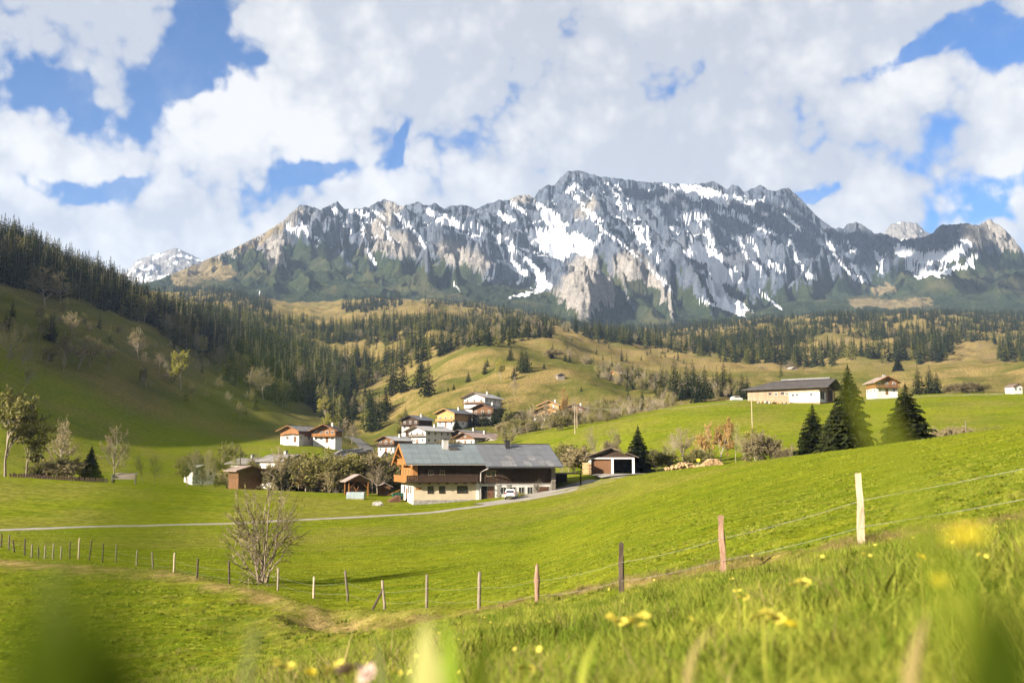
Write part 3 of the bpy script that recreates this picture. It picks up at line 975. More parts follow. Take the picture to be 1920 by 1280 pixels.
SN = [([(1005, 445), (1040, 455), (1075, 452), (1095, 462)], 22), ([(1030, 405), (1045, 430)], 16), ([(1020, 460), (1060, 475)], 18), ([(1010, 385), (1040, 400)], 8), ([(1100, 395), (1128, 415), (1125, 440), (1105, 458)], 7),
      ([(890, 420), (920, 435), (970, 470), (1000, 500), (1012, 520), (1030, 536)], 7), ([(1135, 436), (1165, 455), (1215, 500), (1265, 550)], 4), ([(760, 415), (790, 450), (800, 470)], 5), ([(715, 420), (735, 450)], 4), ([(1160, 350), (1185, 395), (1200, 440), (1215, 470)], 5), ([(1540, 430), (1560, 470), (1600, 520)], 5), ([(1385, 440), (1400, 480), (1425, 500)], 5), ([(1480, 450), (1500, 500)], 5), ([(930, 455), (960, 490), (985, 515)], 5), ([(1310, 415), (1330, 440), (1335, 470)], 6), ([(935, 400), (965, 415)], 9), ([(1060, 355), (1085, 350), (1105, 365)], 9), ([(1075, 365), (1092, 378)], 8), ([(1140, 345), (1155, 365)], 6),
      ([(1245, 345), (1290, 365), (1310, 375)], 7), ([(1280, 352), (1330, 362), (1355, 375)], 13), ([(1380, 370), (1415, 385)], 9), ([(1275, 405), (1310, 402), (1325, 408)], 8),
      ([(1345, 395), (1385, 405), (1400, 412)], 9), ([(1300, 470), (1340, 485), (1345, 510), (1375, 520)], 20), ([(1340, 530), (1350, 560), (1390, 580)], 17), ([(1320, 566), (1370, 580), (1412, 584)], 5),
      ([(1000, 500), (1020, 520), (1010, 540)], 10), ([(985, 510), (975, 530)], 11), ([(1030, 535), (990, 550), (955, 558)], 6), ([(1160, 380), (1175, 420), (1200, 450)], 5), ([(1210, 425), (1215, 450)], 5),
      ([(680, 440), (690, 470), (700, 490)], 5), ([(545, 430), (570, 425), (580, 435)], 8), ([(560, 410), (570, 425)], 7), ([(625, 390), (640, 402)], 7), ([(665, 398), (690, 402)], 8), ([(690, 405), (680, 440)], 5),
      ([(750, 410), (775, 430)], 6), ([(800, 395), (850, 412), (870, 425)], 8), ([(820, 410), (860, 430)], 7), ([(640, 425), (665, 440)], 4), ([(700, 395), (720, 410)], 4), ([(850, 528), (860, 545)], 2),
      ([(1690, 470), (1730, 485), (1780, 480), (1810, 460)], 14), ([(1700, 500), (1760, 515), (1800, 500), (1830, 480)], 10), ([(1720, 520), (1770, 512), (1825, 495)], 6), ([(1640, 475), (1650, 490), (1660, 480)], 9), ([(1600, 520), (1620, 525)], 9),
      ([(1560, 455), (1565, 475)], 5), ([(1590, 460), (1600, 470)], 7), ([(1470, 400), (1500, 430)], 6), ([(1410, 420), (1450, 440)], 5), ([(1290, 440), (1310, 455)], 6), ([(1440, 490), (1470, 505)], 8), ([(1512, 515), (1530, 520)], 7),
      ([(1640, 500), (1655, 512)], 3), ([(1430, 552), (1462, 577)], 4), ([(575, 440), (600, 450)], 4), ([(960, 380), (985, 400)], 6),
      ([(484, 545), (490, 562)], 2.5), ([(1400, 440), (1420, 470)], 5), ([(1230, 470), (1236, 490)], 5), ([(1250, 420), (1275, 440)], 4), ([(1005, 430), (1000, 450)], 8), ([(1190, 405), (1200, 430)], 4)]
for pts, r in SN:
    snow = np.maximum(snow, stroke(pts, r * (1.08 if r > 12 else 0.74)))
warm = np.zeros_like(Z2)
for pts, r in (([(1060, 580), (1130, 560), (1100, 590)], 60), ([(1180, 500), (1240, 570)], 45), ([(1085, 530), (1100, 500)], 35), ([(515, 455), (515, 520)], 35), ([(1830, 440), (1860, 420), (1900, 460)], 38),
               ([(700, 450), (760, 460)], 35), ([(840, 470), (900, 500)], 30), ([(1090, 400), (1110, 380)], 16), ([(960, 370), (990, 372)], 12), ([(560, 400), (470, 455), (420, 490)], 18), ([(740, 390), (710, 420)], 22)):
    warm = np.maximum(warm, stroke(pts, r))
tan = np.zeros_like(Z2)
for pts, r in (([(340, 520), (400, 500), (420, 510)], 26), ([(1640, 545), (1670, 540)], 10), ([(1600, 566), (1680, 570), (1740, 566)], 12), ([(450, 470), (530, 425)], 10)):
    tan = np.maximum(tan, stroke(pts, r))
mm = mesh_np('mountain_range', np.stack([X2, rows_d, Z2], -1).reshape(-1, 3), grid_faces(mr, len(mu)), smooth=True)
for nm, arr in (('mask', (snow, veg, warm)), ('mask2', (tan, rock, tan))):
    ca = mm.color_attributes.new(nm, 'FLOAT_COLOR', 'POINT')
    ca.data.foreach_set('color', np.stack([np.clip(a, 0, 1) for a in arr] + [np.ones_like(snow)], -1).astype(np.float32).ravel())


def rock_mat(name):
    m, t, bs = new_mat(name, 1.0, 0.0)
    a = t.node('ShaderNodeVertexColor', layer_name='mask')
    sc = t.node('ShaderNodeSeparateColor')
    t.l.new(a.outputs[0], sc.inputs[0])
    a2 = t.node('ShaderNodeVertexColor', layer_name='mask2')
    sc2 = t.node('ShaderNodeSeparateColor')
    t.l.new(a2.outputs[0], sc2.inputs[0])
    geo = t.node('ShaderNodeNewGeometry')
    pos = geo.outputs['Position']
    nL = t.noise(pos, 0.004, 5, 0.6)
    nM = t.noise(pos, 0.02, 6, 0.65)
    nF = t.noise(pos, 0.07, 6, 0.7)
    mp = t.node('ShaderNodeMapping')
    mp.inputs['Scale'].default_value = (0.03, 0.03, 0.006)
    t.l.new(pos, mp.inputs[0])
    nV = t.noise(mp.outputs[0], 1.0, 6, 0.7)
    grey = t.mix(t.ss(nV, 0.32, 0.68), (0.027, 0.037, 0.057), (0.086, 0.101, 0.131))
    grey = t.mix(t.m('MULTIPLY', t.ss(nL, 0.45, 0.7), 0.5), grey, (0.098, 0.100, 0.108))
    wrm = t.mix(t.ss(nV, 0.3, 0.7), (0.125, 0.119, 0.111), (0.23, 0.214, 0.197))
    c = t.mix(sc.outputs[2], grey, wrm)
    crk = t.m('MULTIPLY_ADD', t.ss(t.m('ABSOLUTE', t.m('SUBTRACT', nF, 0.5)), 0.0, 0.06), 0.45, 0.62)
    c = t.mix(1.0, c, t.comb(crk, crk, crk), 'MULTIPLY')
    green = t.mix(t.ss(nM, 0.3, 0.7), (0.016, 0.024, 0.013), (0.036, 0.045, 0.019))
    nT = t.noise(pos, 0.16, 3, 0.6)
    dots = t.ss(nT, 0.44, 0.56)
    green = t.mix(t.m('MULTIPLY', dots, 0.8), green, (0.010, 0.017, 0.009))
    green = t.mix(t.m('MULTIPLY', t.ss(nL, 0.5, 0.66), 0.5), green, (0.075, 0.068, 0.032))
    vm = t.ss(t.m('ADD', sc.outputs[1], t.m('MULTIPLY', t.m('SUBTRACT', nF, 0.5), 0.9)), 0.42, 0.58)
    c = t.mix(vm, c, green)
    tn = t.mix(t.ss(nM, 0.3, 0.7), (0.11, 0.085, 0.045), (0.18, 0.142, 0.075))
    tm = t.m('MULTIPLY', t.ss(t.m('ADD', sc2.outputs[0], t.m('MULTIPLY', t.m('SUBTRACT', nM, 0.5), 2.2)), 0.35, 0.75), 0.8)
    c = t.mix(tm, c, tn)
    sm = t.ss(t.m('ADD', sc.outputs[0], t.m('MULTIPLY', t.m('SUBTRACT', nF, 0.5), 0.9)), 0.44, 0.58)
    c = t.mix(sm, c, (0.52, 0.54, 0.58))
    t.l.new(c, bs.inputs['Base Color'])
    bp = t.node('ShaderNodeBump')
    bp.inputs['Strength'].default_value = 0.9
    bp.inputs['Distance'].default_value = 9.0
    hgt = t.m('MULTIPLY', t.m('ADD', nF, nV), t.m('SUBTRACT', 1.0, t.m('MULTIPLY', sm, 0.85)))
    t.l.new(hgt, bp.inputs['Height'])
    t.l.new(bp.outputs[0], bs.inputs['Normal'])
    return m


rm = rock_mat('mountain_rock')
mountain = add_obj('mountain_range', mm, rm)
tag(mountain, 'snow streaked grey limestone mountain range above the forests', kind='structure')


def MHf(x, y):
    """height on the mountain foot"""
    u = x / y
    i = np.clip(np.searchsorted(mu, u), 1, len(mu) - 1)
    out = np.empty(len(x))
    for k in range(len(x)):
        out[k] = np.interp(y[k], rows_d[:jc, i[k]], Z2[:jc, i[k]])
    return out


def far_peak(name, label, crest, d, base_py, depth):
    us = np.linspace(P(crest[0][0], 500, d).x / d, P(crest[-1][0], 500, d).x / d, 200)
    px = 960 + us * FPX
    py = np.interp(px, [c[0] for c in crest], [c[1] for c in crest]) + 1.6 * fbm(px * 0.15, px * 0 + 8, 3)
    n = 70
    ds = np.linspace(d - depth, d, n)
    q = np.linspace(0, 1, n)[:, None]
    zc, zb = zray(py, d, us), zray(base_py, d - depth, us)
    Z = zb + (zc[None] - zb) * q
    X = us[None] * ds[:, None]
    Yv = np.repeat(ds[:, None], 200, 1)
    amp = np.sin(np.pi * q) * 0.85 + 0.1
    Z = Z + (ridged(X * 0.004, Yv * 0.0018, 4) - 0.8) * 120 * amp * (1 - q * 0.7) + fbm(X * 0.02, Yv * 0.012, 3) * 22 * amp
    Z = np.minimum(Z, zray(py, 1.0, us)[None] * Yv)
    Xb = us[None] * (d + 700)
    X = np.concatenate([X, Xb])
    Yv = np.concatenate([Yv, np.full((1, 200), d + 700.0)])
    Z = np.concatenate([Z, (zc - 600)[None]])
    me = mesh_np(name, np.stack([X, Yv, Z], -1).reshape(-1, 3), grid_faces(n + 1, 200))
    sn = sstep(fbm(X * 0.008, Yv * 0.005, 5, 0.7), 0.22, 0.42)
    for nm, arr in (('mask', (sn, 0 * sn, 0.7 + 0 * sn)), ('mask2', (0 * sn, 1 + 0 * sn, 0 * sn))):
        ca = me.color_attributes.new(nm, 'FLOAT_COLOR', 'POINT')
        ca.data.foreach_set('color', np.stack([*arr, np.ones_like(sn)], -1).astype(np.float32).ravel())
    tag(add_obj(name, me, rm), label, kind='structure')


far_peak('distant_peak', 'pale hazy distant peak left of the main range',
         [(150, 560), (215, 520), (245, 487), (265, 480), (290, 473), (310, 466), (322, 466), (340, 474), (372, 488), (420, 520), (480, 560)], 7000.0, 600, 1800)
far_peak('distant_crag', 'blue grey crag showing behind the saddle of the range',
         [(1620, 480), (1655, 440), (1672, 436), (1685, 420), (1705, 415), (1735, 418), (1750, 432), (1775, 446), (1830, 500)], 5800.0, 560, 700)

# ---- unseen clouds added above the view, placed to shade the right half of the range
def shade_cloud(label, cx, cy, cz, sx, sy, sz, n, seed):
    r = random.Random(seed)
    bm = bmesh.new()
    for i in range(n):
        a, q = r.uniform(0, 6.283), math.sqrt(r.random())
        ox, oy = q * math.cos(a) * sx, q * math.sin(a) * sy
        rad = r.uniform(0.20, 0.40) * min(sx, sy) * (1.15 - 0.5 * q)
        mt = Matrix.Translation((ox, oy, r.uniform(-0.1, 0.4) * sz * (1 - q))) @ Matrix.Diagonal((rad, rad, rad * 0.55, 1))
        bmesh.ops.create_icosphere(bm, subdivisions=3, radius=1.0, matrix=mt)
    me = bpy.data.meshes.new('cloud')
    bm.to_mesh(me)
    bm.free()
    co = np.empty(len(me.vertices) * 3)
    me.vertices.foreach_get('co', co)
    co = co.reshape(-1, 3)
    k = 1 + 0.28 * fbm(co[:, 0] * 0.009, co[:, 1] * 0.009 + co[:, 2] * 0.01, 3)[:, None]
    co[:, 2:] *= k
    co[:, :2] += 45 * np.stack([fbm(co[:, 1] * 0.008, co[:, 2] * 0.01, 3), fbm(co[:, 0] * 0.008 + 5, co[:, 2] * 0.01, 3)], 1)
    me.vertices.foreach_set('co', co.astype(np.float32).ravel())
    for p in me.polygons:
        p.use_smooth = True
    o = add_obj('cloud', me, M['cloud_white'])
    o.location = (cx, cy, cz)
    tag(o, label, kind='structure')


simple('cloud_white', (0.86, 0.86, 0.87), 1.0, 0.05, 0.01)
# shadow of the point (x,y,z) falls from x + t*sun
for i, (x, y, z, sx, sy) in enumerate(((1150, 4350, 1000, 300, 450), (1520, 3900, 850, 300, 480), (1800, 3050, 620, 420, 280))):
    t_ = (2700 - z) / to_sun.z
    shade_cloud('unseen white cloud added above the view to shade the right of the range', x + to_sun.x * t_, y + to_sun.y * t_, 2700, sx, sy, 160, 34, 30 + i)
# ------------------------------------------------------------------ trees: prototypes
def spruce_mesh(seed, Ht, R, whorls, nb, twig, droop=0.35, gap=0.0, bare=0.06, jit=0.22):
    """crown of drooping branch fans on whorls; every fan is a few narrow faces"""
    r = random.Random(seed)
    mb = MB()
    for i in range(whorls):
        f = i / (whorls - 1)
        z = Ht * (bare + (0.97 - bare) * f)
        rad = R * (1 - f) ** 0.82 * (0.45 + 0.55 * min(1, f * 8 + 0.4))
        n = max(4, int(nb * (1 - 0.45 * f)))
        a0 = r.random() * 6.28
        for k in range(n):
            if r.random() < gap:
                continue
            a = a0 + 6.283 * k / n + r.uniform(-0.25, 0.25)
            L = rad * r.uniform(1 - 1.6 * jit, 1 + jit) + 0.12
            zz = z + r.uniform(-0.4, 0.4) * Ht / whorls
            dr = droop * L * r.uniform(0.6, 1.25)
            ca_, sa = math.cos(a), math.sin(a)
            wd = L * 0.26 + 0.10

            def pt(s, side, dz=0.0):
                rr_ = L * s
                drop = dr * (s ** 1.3) - 0.16 * L * max(0, s - 0.75) * 2
                return (ca_ * rr_ - sa * side, sa * rr_ + ca_ * side, zz - drop + dz)
            if twig == 0:
                mb.add([pt(0.0, 0), pt(0.62, -wd, -0.10 * L), pt(1.0, 0), pt(0.62, wd, -0.10 * L)], [(0, 1, 2), (0, 2, 3)])
            else:
                m_ = twig
                for q in range(m_):
                    s0 = 0.12 + 0.80 * q / m_
                    for sd in (-1, 1):
                        ln = wd * (1.25 - 0.75 * s0) * r.uniform(0.75, 1.25)
                        b0 = pt(s0, 0)
                        b1 = pt(min(1, s0 + 0.30), 0)
                        tip = pt(min(1.04, s0 + 0.34 + r.uniform(-0.08, 0.08)), sd * ln, -0.25 * ln - r.uniform(0, 0.18) * L)
                        mb.add([b0, b1, tip], [(0, 1, 2)])
                mb.add([pt(0.6, 0, 0.03), pt(0.75, -0.06 * L), pt(1.06, 0, 0.02), pt(0.75, 0.06 * L)], [(0, 1, 2, 3)])
    # leader
    mb.tube([(0, 0, Ht * 0.93), (0, 0, Ht)], [0.10, 0.015], 4)
    return mb


def spruce_trunk(Ht, rr=0.014):
    return MB().tube([(0, 0, -0.6), (0, 0, 0), (0.01 * Ht, 0, Ht * 0.5), (0, 0, Ht * 0.95)], [Ht * rr * 1.3, Ht * rr, Ht * rr * 0.55, 0.02], 6)


def broad_meshes(seed, Ht, spread, levels=4, fan=(0.08, 0.55), base_w=0.07, leaf=0.28, nleaf=3, stems=1, trunk_h=0.22, kids=(4, 5, 4), lean=0.45, rad=0.018, up=0.25, thin=0.55, leaf_all=True, minr=0.012, sides=4):
    """branching skeleton: limbs as tapered tubes, small leaf faces along the outer twigs"""
    r = random.Random(seed)
    wood, crown = MB(), MB()

    def leafquad(p, s):
        a, b = r.uniform(0, 6.28), r.uniform(-0.9, 0.9)
        d1 = Vector((math.cos(a) * math.cos(b), math.sin(a) * math.cos(b), math.sin(b)))
        d2 = d1.cross(Vector((r.uniform(-1, 1), r.uniform(-1, 1), r.uniform(-1, 1))))
        if d2.length < 1e-3:
            return
        d2.normalize()
        p = Vector(p)
        crown.add([p, p + d1 * s * 0.5 + d2 * s * 0.28, p + d1 * s, p + d1 * s * 0.5 - d2 * s * 0.28], [(0, 1, 2, 3)])

    def grow(p, d, L, rad_, lev):
        n = 4 if lev < 2 else 3
        pts = [p.copy()]
        dd = d.copy()
        for i in range(n):
            dd = (dd + Vector((r.gauss(0, 0.13), r.gauss(0, 0.13), r.gauss(0, 0.07) + up * 0.13))).normalized()
            pts.append(pts[-1] + dd * (L / n))
        rads = [max(minr * 0.6, rad_ * (1 - (1 - thin) * i / n)) for i in range(n + 1)]
        if lev >= levels - 1:
            rads[-1] = minr * 0.35
        tgt = wood if lev <= 1 else crown
        b0 = len(tgt.f)
        tgt.tube(pts, rads, sides if lev < 2 else 3, cap=False)
        if tgt is crown:
            twig_faces.update(range(b0, len(tgt.f)))
        if lev >= levels - 1:
            for i in range(nleaf):
                s = r.random()
                j = min(n - 1, int(s * n))
                q = pts[j].lerp(pts[j + 1], s * n - j)
                leafquad(q, leaf * r.uniform(0.6, 1.3))
            return
        nk = kids[min(lev, len(kids) - 1)]
        for k in range(nk):
            s = 0.35 + 0.65 * (k + r.random() * 0.8) / nk if lev else 0.45 + 0.55 * (k + r.random() * 0.8) / nk
            s = min(0.99, s)
            j = min(n - 1, int(s * n))
            q = pts[j].lerp(pts[j + 1], s * n - j)
            a = r.uniform(0, 6.283)
            side = Vector((math.cos(a), math.sin(a), 0))
            ax = dd.cross(side)
            if ax.length < 1e-3:
                continue
            ax.normalize()
            nd = (Matrix.Rotation(r.uniform(0.6, 1.25) * lean * 1.6, 3, ax) @ dd).normalized()
            grow(q, nd, L * r.uniform(0.5, 0.75), rad_ * r.uniform(0.42, 0.6), lev + 1)
        grow(pts[-1], dd, L * 0.62, rad_ * thin, lev + 1)

    twig_faces = set()
    for s in range(stems):
        a = 6.283 * s / max(1, stems) + r.uniform(-0.4, 0.4)
        off = Vector((math.cos(a), math.sin(a), 0)) * (0 if stems == 1 else spread * base_w * r.uniform(0.3, 1.2))
        d = Vector((math.cos(a), math.sin(a), 0)) * (0.05 if stems == 1 else r.uniform(*fan)) + Vector((0, 0, 1))
        L0 = Ht * (trunk_h + 0.20) * r.uniform(0.85, 1.1)
        grow(off + Vector((0, 0, -0.25)), d.normalized(), L0, Ht * rad * (1 if stems == 1 else r.uniform(0.5, 0.9)), 0)
    # scale to the wanted height and spread
    allv = wood.v + crown.v
    zmax = max(p[2] for p in allv)
    rmax = np.percentile([math.hypot(p[0], p[1]) for p in allv], 97)
    kz, kr = Ht / zmax, spread / 2 / max(rmax, 0.1)
    kr = min(max(kr, 0.6 * kz), 1.6 * kz)
    for mb in (wood, crown):
        mb.v = [(p[0] * kr, p[1] * kr, p[2] * kz) for p in mb.v]
    return wood, crown, twig_faces


def crown_mesh(name, crown, twigs, leaf_mat, bark_mat):
    me = bpy.data.meshes.new(name)
    me.from_pydata(crown.v, [], crown.f)
    me.materials.append(leaf_mat)
    me.materials.append(bark_mat)
    idx = np.zeros(len(crown.f), np.int32)
    idx[list(twigs)] = 1
    me.polygons.foreach_set('material_index', idx)
    return me


PROTO = {}


def proto_pair(key, trunk_me, crown_me):
    PROTO[key] = (trunk_me, crown_me)


def mk(mb, name, mat, smooth=False):
    me = bpy.data.meshes.new(name)
    me.from_pydata(mb.v, [], mb.f)
    me.materials.append(mat)
    if smooth:
        for p in me.polygons:
            p.use_smooth = True
    return me


# unit trees are 10 m tall and get scaled
for i in range(3):
    proto_pair('spruce_hero%d' % i, mk(spruce_trunk(10), 'trunk', M['bark'], True),
               mk(spruce_mesh(20 + i, 10, 2.7 + 0.15 * i, 40, 15, 4, 0.42, 0.06), 'crown', M['spruce_near']))
for i in range(4):
    proto_pair('spruce%d' % i, mk(spruce_trunk(10), 'trunk', M['bark'], True),
               mk(spruce_mesh(40 + i, 10, 2.1 + 0.2 * i, 24, 10, 2, 0.40, 0.08), 'crown', M['spruce']))
for i in range(3):
    proto_pair('larch%d' % i, mk(spruce_trunk(10), 'trunk', M['bark_pale'], True),
               mk(spruce_mesh(60 + i, 10, 2.1 + 0.2 * i, 22, 9, 2, 0.25, 0.22, 0.12, 0.35), 'crown', M['larch']))
for key, leafm, barkm, sd, kw in (
        ('bare', 'leaf_bud', 'bark', 1, dict(leaf=0.22, nleaf=4, levels=5, kids=(5, 4, 3, 3))),
        ('spring', 'leaf_spring', 'bark_pale', 2, dict(leaf=0.42, nleaf=7, levels=5, kids=(5, 4, 3, 3))),
        ('olive', 'leaf_olive', 'bark', 3, dict(leaf=0.42, nleaf=6, levels=5, kids=(5, 4, 3, 3))),
        ('rust', 'leaf_rust', 'bark_pale', 4, dict(leaf=0.36, nleaf=6, levels=5, kids=(5, 4, 3, 3))),
        ('blossom', 'leaf_blossom', 'bark', 5, dict(leaf=0.40, nleaf=8, levels=4, kids=(6, 5, 4))),):
    for i in range(2):
        wd, cr, tw = broad_meshes(100 + sd * 10 + i, 10, 7.0 + i * 1.0, **kw)
        proto_pair('%s%d' % (key, i), mk(wd, 'trunk', M[barkm], True), crown_mesh('crown', cr, tw, M[leafm], M[barkm]))
for key, leafm, barkm, sd in (('birch', 'leaf_bud', 'bark_pale', 7), ('birch_green', 'leaf_spring', 'bark_pale', 8)):
    for i in range(2):
        wd, cr, tw = broad_meshes(200 + sd * 10 + i, 10, 3.6 + i, leaf=0.26, nleaf=4 if key == 'birch' else 7, levels=4, kids=(12, 4, 3), trunk_h=0.5, lean=0.4, rad=0.011, up=0.5)
        proto_pair('%s%d' % (key, i), mk(wd, 'trunk', M[barkm], True), crown_mesh('crown', cr, tw, M[leafm], M[barkm]))
for key, leafm, barkm, sd in (('bush', 'leaf_bud', 'bark', 11), ('bush_green', 'leaf_olive', 'bark', 12), ('bush_spring', 'leaf_spring', 'bark_pale', 13), ('bush_rust', 'leaf_rust', 'bark', 14)):
    for i in range(2):
        wd, cr, tw = broad_meshes(300 + sd * 10 + i, 10, 13, leaf=0.36, nleaf=7, levels=4, kids=(5, 4, 4), stems=10, lean=0.5, rad=0.009, up=0.25, trunk_h=0.12)
        proto_pair('%s%d' % (key, i), mk(wd, 'trunk', M[barkm], True), crown_mesh('crown', cr, tw, M[leafm], M[barkm]))
# merged, lighter copies for the distant forest
FAR = []
far_col = bpy.data.collections.new('forest_sources')
for k, (sd, R, mat, gap) in enumerate(((1, 2.0, 'spruce', 0.05), (2, 2.3, 'spruce', 0.08), (3, 1.8, 'spruce', 0.05), (4, 2.0, 'larch', 0.15), (5, 2.3, 'larch', 0.2))):
    mb = spruce_mesh(80 + sd, 10, R, 15, 7, 0, 0.45, gap, 0.05, 0.3)
    mb.tube([(0, 0, -0.5), (0, 0, 9)], [0.16, 0.03], 4, cap=False)
    o = bpy.data.objects.new('forest_source_%d' % k, mk(mb, 'far_tree', M[mat]))
    far_col.objects.link(o)
for k, key in enumerate(('bare0', 'olive1', 'birch0')):
    a, b = PROTO[key]
    r_ = random.Random(k)
    # crown only, thinned
    o = bpy.data.objects.new('forest_source_%d' % (5 + k), b)
    far_col.objects.link(o)

TREES = []     # (key, kind, location, height, width factor, label, group, name)


def tree(key, loc, h, label, group=None, name='spruce_tree', wf=1.0, cat='tree', rz=None):
    tr, cr = PROTO[key]
    s = h / 10.0
    o = empty(name, loc, random.uniform(0, 6.28) if rz is None else rz, label, cat, group)
    o.scale = (s * wf, s * wf, s)
    add_obj('trunk', tr, None, o)
    add_obj('crown', cr, None, o)
    return o


def tree_px(key, px, py, hpx, label, group=None, name='spruce_tree', wf=1.0, dmin=100.0, d=None, sink=0.15):
    """tree whose foot shows at a photo pixel, hpx photo pixels tall"""
    q = hit(px, py, dmin) if d is None else at(px, d)
    h = hpx * q.y / FPX
    q.z -= sink
    return tree(key, q, h, label, group, name, wf)


# ------------------------------------------------------------------ forests
def inpoly(px, py, poly):
    c = np.zeros(px.shape, bool)
    n = len(poly)
    for i in range(n):
        x0, y0 = poly[i]
        x1, y1 = poly[(i + 1) % n]
        if y0 == y1:
            continue
        k = ((y0 > py) != (y1 > py)) & (px < (x1 - x0) * (py - y0) / (y1 - y0) + x0)
        c ^= k
    return c


FOREST = []   # rows: x y z h kind(0 spruce,1 larch,2 broadleaf) region
REG = [
    # polygon of feet in the photograph, d0, d1, spacing, height range, share of larch, of broadleaf, label
    ([(-500, 150), (-500, 470), (-200, 510), (0, 540), (80, 548), (150, 562), (240, 590), (330, 630), (420, 685), (480, 730), (560, 760), (640, 765), (672, 745), (640, 700), (560, 640), (420, 560), (280, 490), (150, 440), (0, 380), (-200, 300)],
     470, 1000, 8.5, (20, 31), 0.10, 0.03, 'forest on the dark left hillside'),
    ([(60, 548), (150, 566), (240, 596), (330, 645), (420, 708), (480, 750), (560, 775), (610, 770), (600, 740), (500, 690), (400, 630), (300, 580), (150, 525)], 470, 760, 10.5, (19, 28), 0.55, 0.38, 'left hillside forest edge'),
    ([(330, 560), (470, 555), (520, 580), (640, 600), (730, 600), (830, 598), (880, 640), (850, 660), (770, 690), (735, 720), (700, 745), (640, 765), (560, 750), (470, 700), (400, 640)],
     640, 1500, 10.5, (17, 26), 0.50, 0.05, 'valley forest left of the sunny hill'),
    ([(830, 600), (890, 598), (960, 606), (1050, 612), (1045, 628), (985, 640), (950, 655), (905, 652), (870, 650)], 690, 1500, 10.0, (14, 22), 0.25, 0.2, 'wood above the sunny hill'),
    ([(1070, 622), (1120, 632), (1200, 640), (1300, 640), (1420, 630), (1560, 622), (1700, 622), (1800, 628), (1960, 640), (2100, 640), (2100, 720), (1900, 680), (1860, 672), (1800, 664), (1740, 690), (1700, 684), (1640, 676), (1590, 678), (1540, 690),
      (1480, 692), (1420, 690), (1340, 672), (1230, 655), (1120, 642)], 930, 1800, 11.0, (17, 27), 0.30, 0.02, 'forest belt below the right massif'),
    ([(1070, 605), (1200, 612), (1330, 605), (1560, 590), (1900, 585), (2100, 590), (2100, 640), (1800, 626), (1560, 620), (1400, 628), (1200, 636), (1080, 622)], 1500, 2700, 15.0, (14, 22), 0.10, 0.0, 'far forest at the foot of the mountains'),
    ([(330, 535), (430, 545), (500, 560), (515, 600), (480, 610), (400, 590), (330, 560)], 1300, 2900, 14.0, (15, 22), 0.05, 0.0, 'far forest under the left ridge'),
    ([(640, 572), (690, 560), (745, 548), (752, 575), (700, 586), (650, 588)], 1700, 2900, 14.0, (15, 22), 0.0, 0.0, 'far grove on the alpine pasture'),
    ([(780, 545), (830, 540), (850, 565), (1000, 585), (1060, 598), (1060, 612), (1000, 606), (900, 596), (830, 585), (800, 572)], 1300, 2800, 17.0, (12, 20), 0.2, 0.0, 'far wood on the alpine pasture'),
    ([(300, 520), (345, 500), (370, 498), (330, 525)], 2500, 3600, 16.0, (14, 20), 0.0, 0.0, 'far wood on the left ridge'),
    ([(1100, 690), (1150, 695), (1250, 715), (1340, 728), (1400, 735), (1400, 765), (1300, 764), (1200, 748), (1130, 720)], 440, 700, 7.5, (8, 14), 0.05, 0.85, 'copse behind the bright meadow'),
    ([(1160, 735), (1250, 755), (1290, 770), (1240, 785), (1170, 790), (1120, 800), (1080, 790), (1120, 760)], 315, 470, 6.5, (5, 9), 0.0, 1.0, 'scrub along the stream'),
    ([(-20, 575), (150, 590), (330, 655), (470, 745), (520, 785), (430, 790), (300, 740), (150, 700), (-20, 690)], 330, 620, 18.0, (7, 14), 0.12, 0.78, 'shaded left slope with scattered trees'),
    ([(640, 570), (780, 560), (1000, 590), (1060, 620), (1300, 650), (1500, 690), (1480, 705), (1250, 700), (1100, 690), (1000, 640), (850, 620), (640, 620)], 690, 2300, 42.0, (6, 14), 0.2, 0.35, 'sparse pasture trees below the mountains'),
    ([(325, 900), (440, 912), (520, 922), (640, 930), (755, 932), (760, 900), (700, 880), (640, 890), (600, 880), (500, 885), (400, 885), (330, 885)], 188, 262, 5.5, (8, 14), 0.0, 1.0, 'riverside thicket left of the farmhouse'),
    ([(1040, 885), (1110, 880), (1210, 872), (1300, 866), (1480, 852), (1490, 838), (1400, 846), (1250, 850), (1100, 862), (1050, 870)], 188, 245, 6.0, (4, 8), 0.0, 1.0, 'bushy strip behind the garage'),
    ([(930, 850), (1020, 828), (1080, 808), (1160, 785), (1140, 770), (1080, 782), (1000, 800), (950, 812)], 330, 450, 6.0, (5, 10), 0.0, 1.0, 'thicket above the bright meadow'),
    ([(520, 710), (600, 745), (700, 760), (725, 800), (690, 815), (640, 800), (560, 760)], 440, 640, 8.0, (13, 20), 0.15, 0.12, 'dark valley forest behind the village'),
]
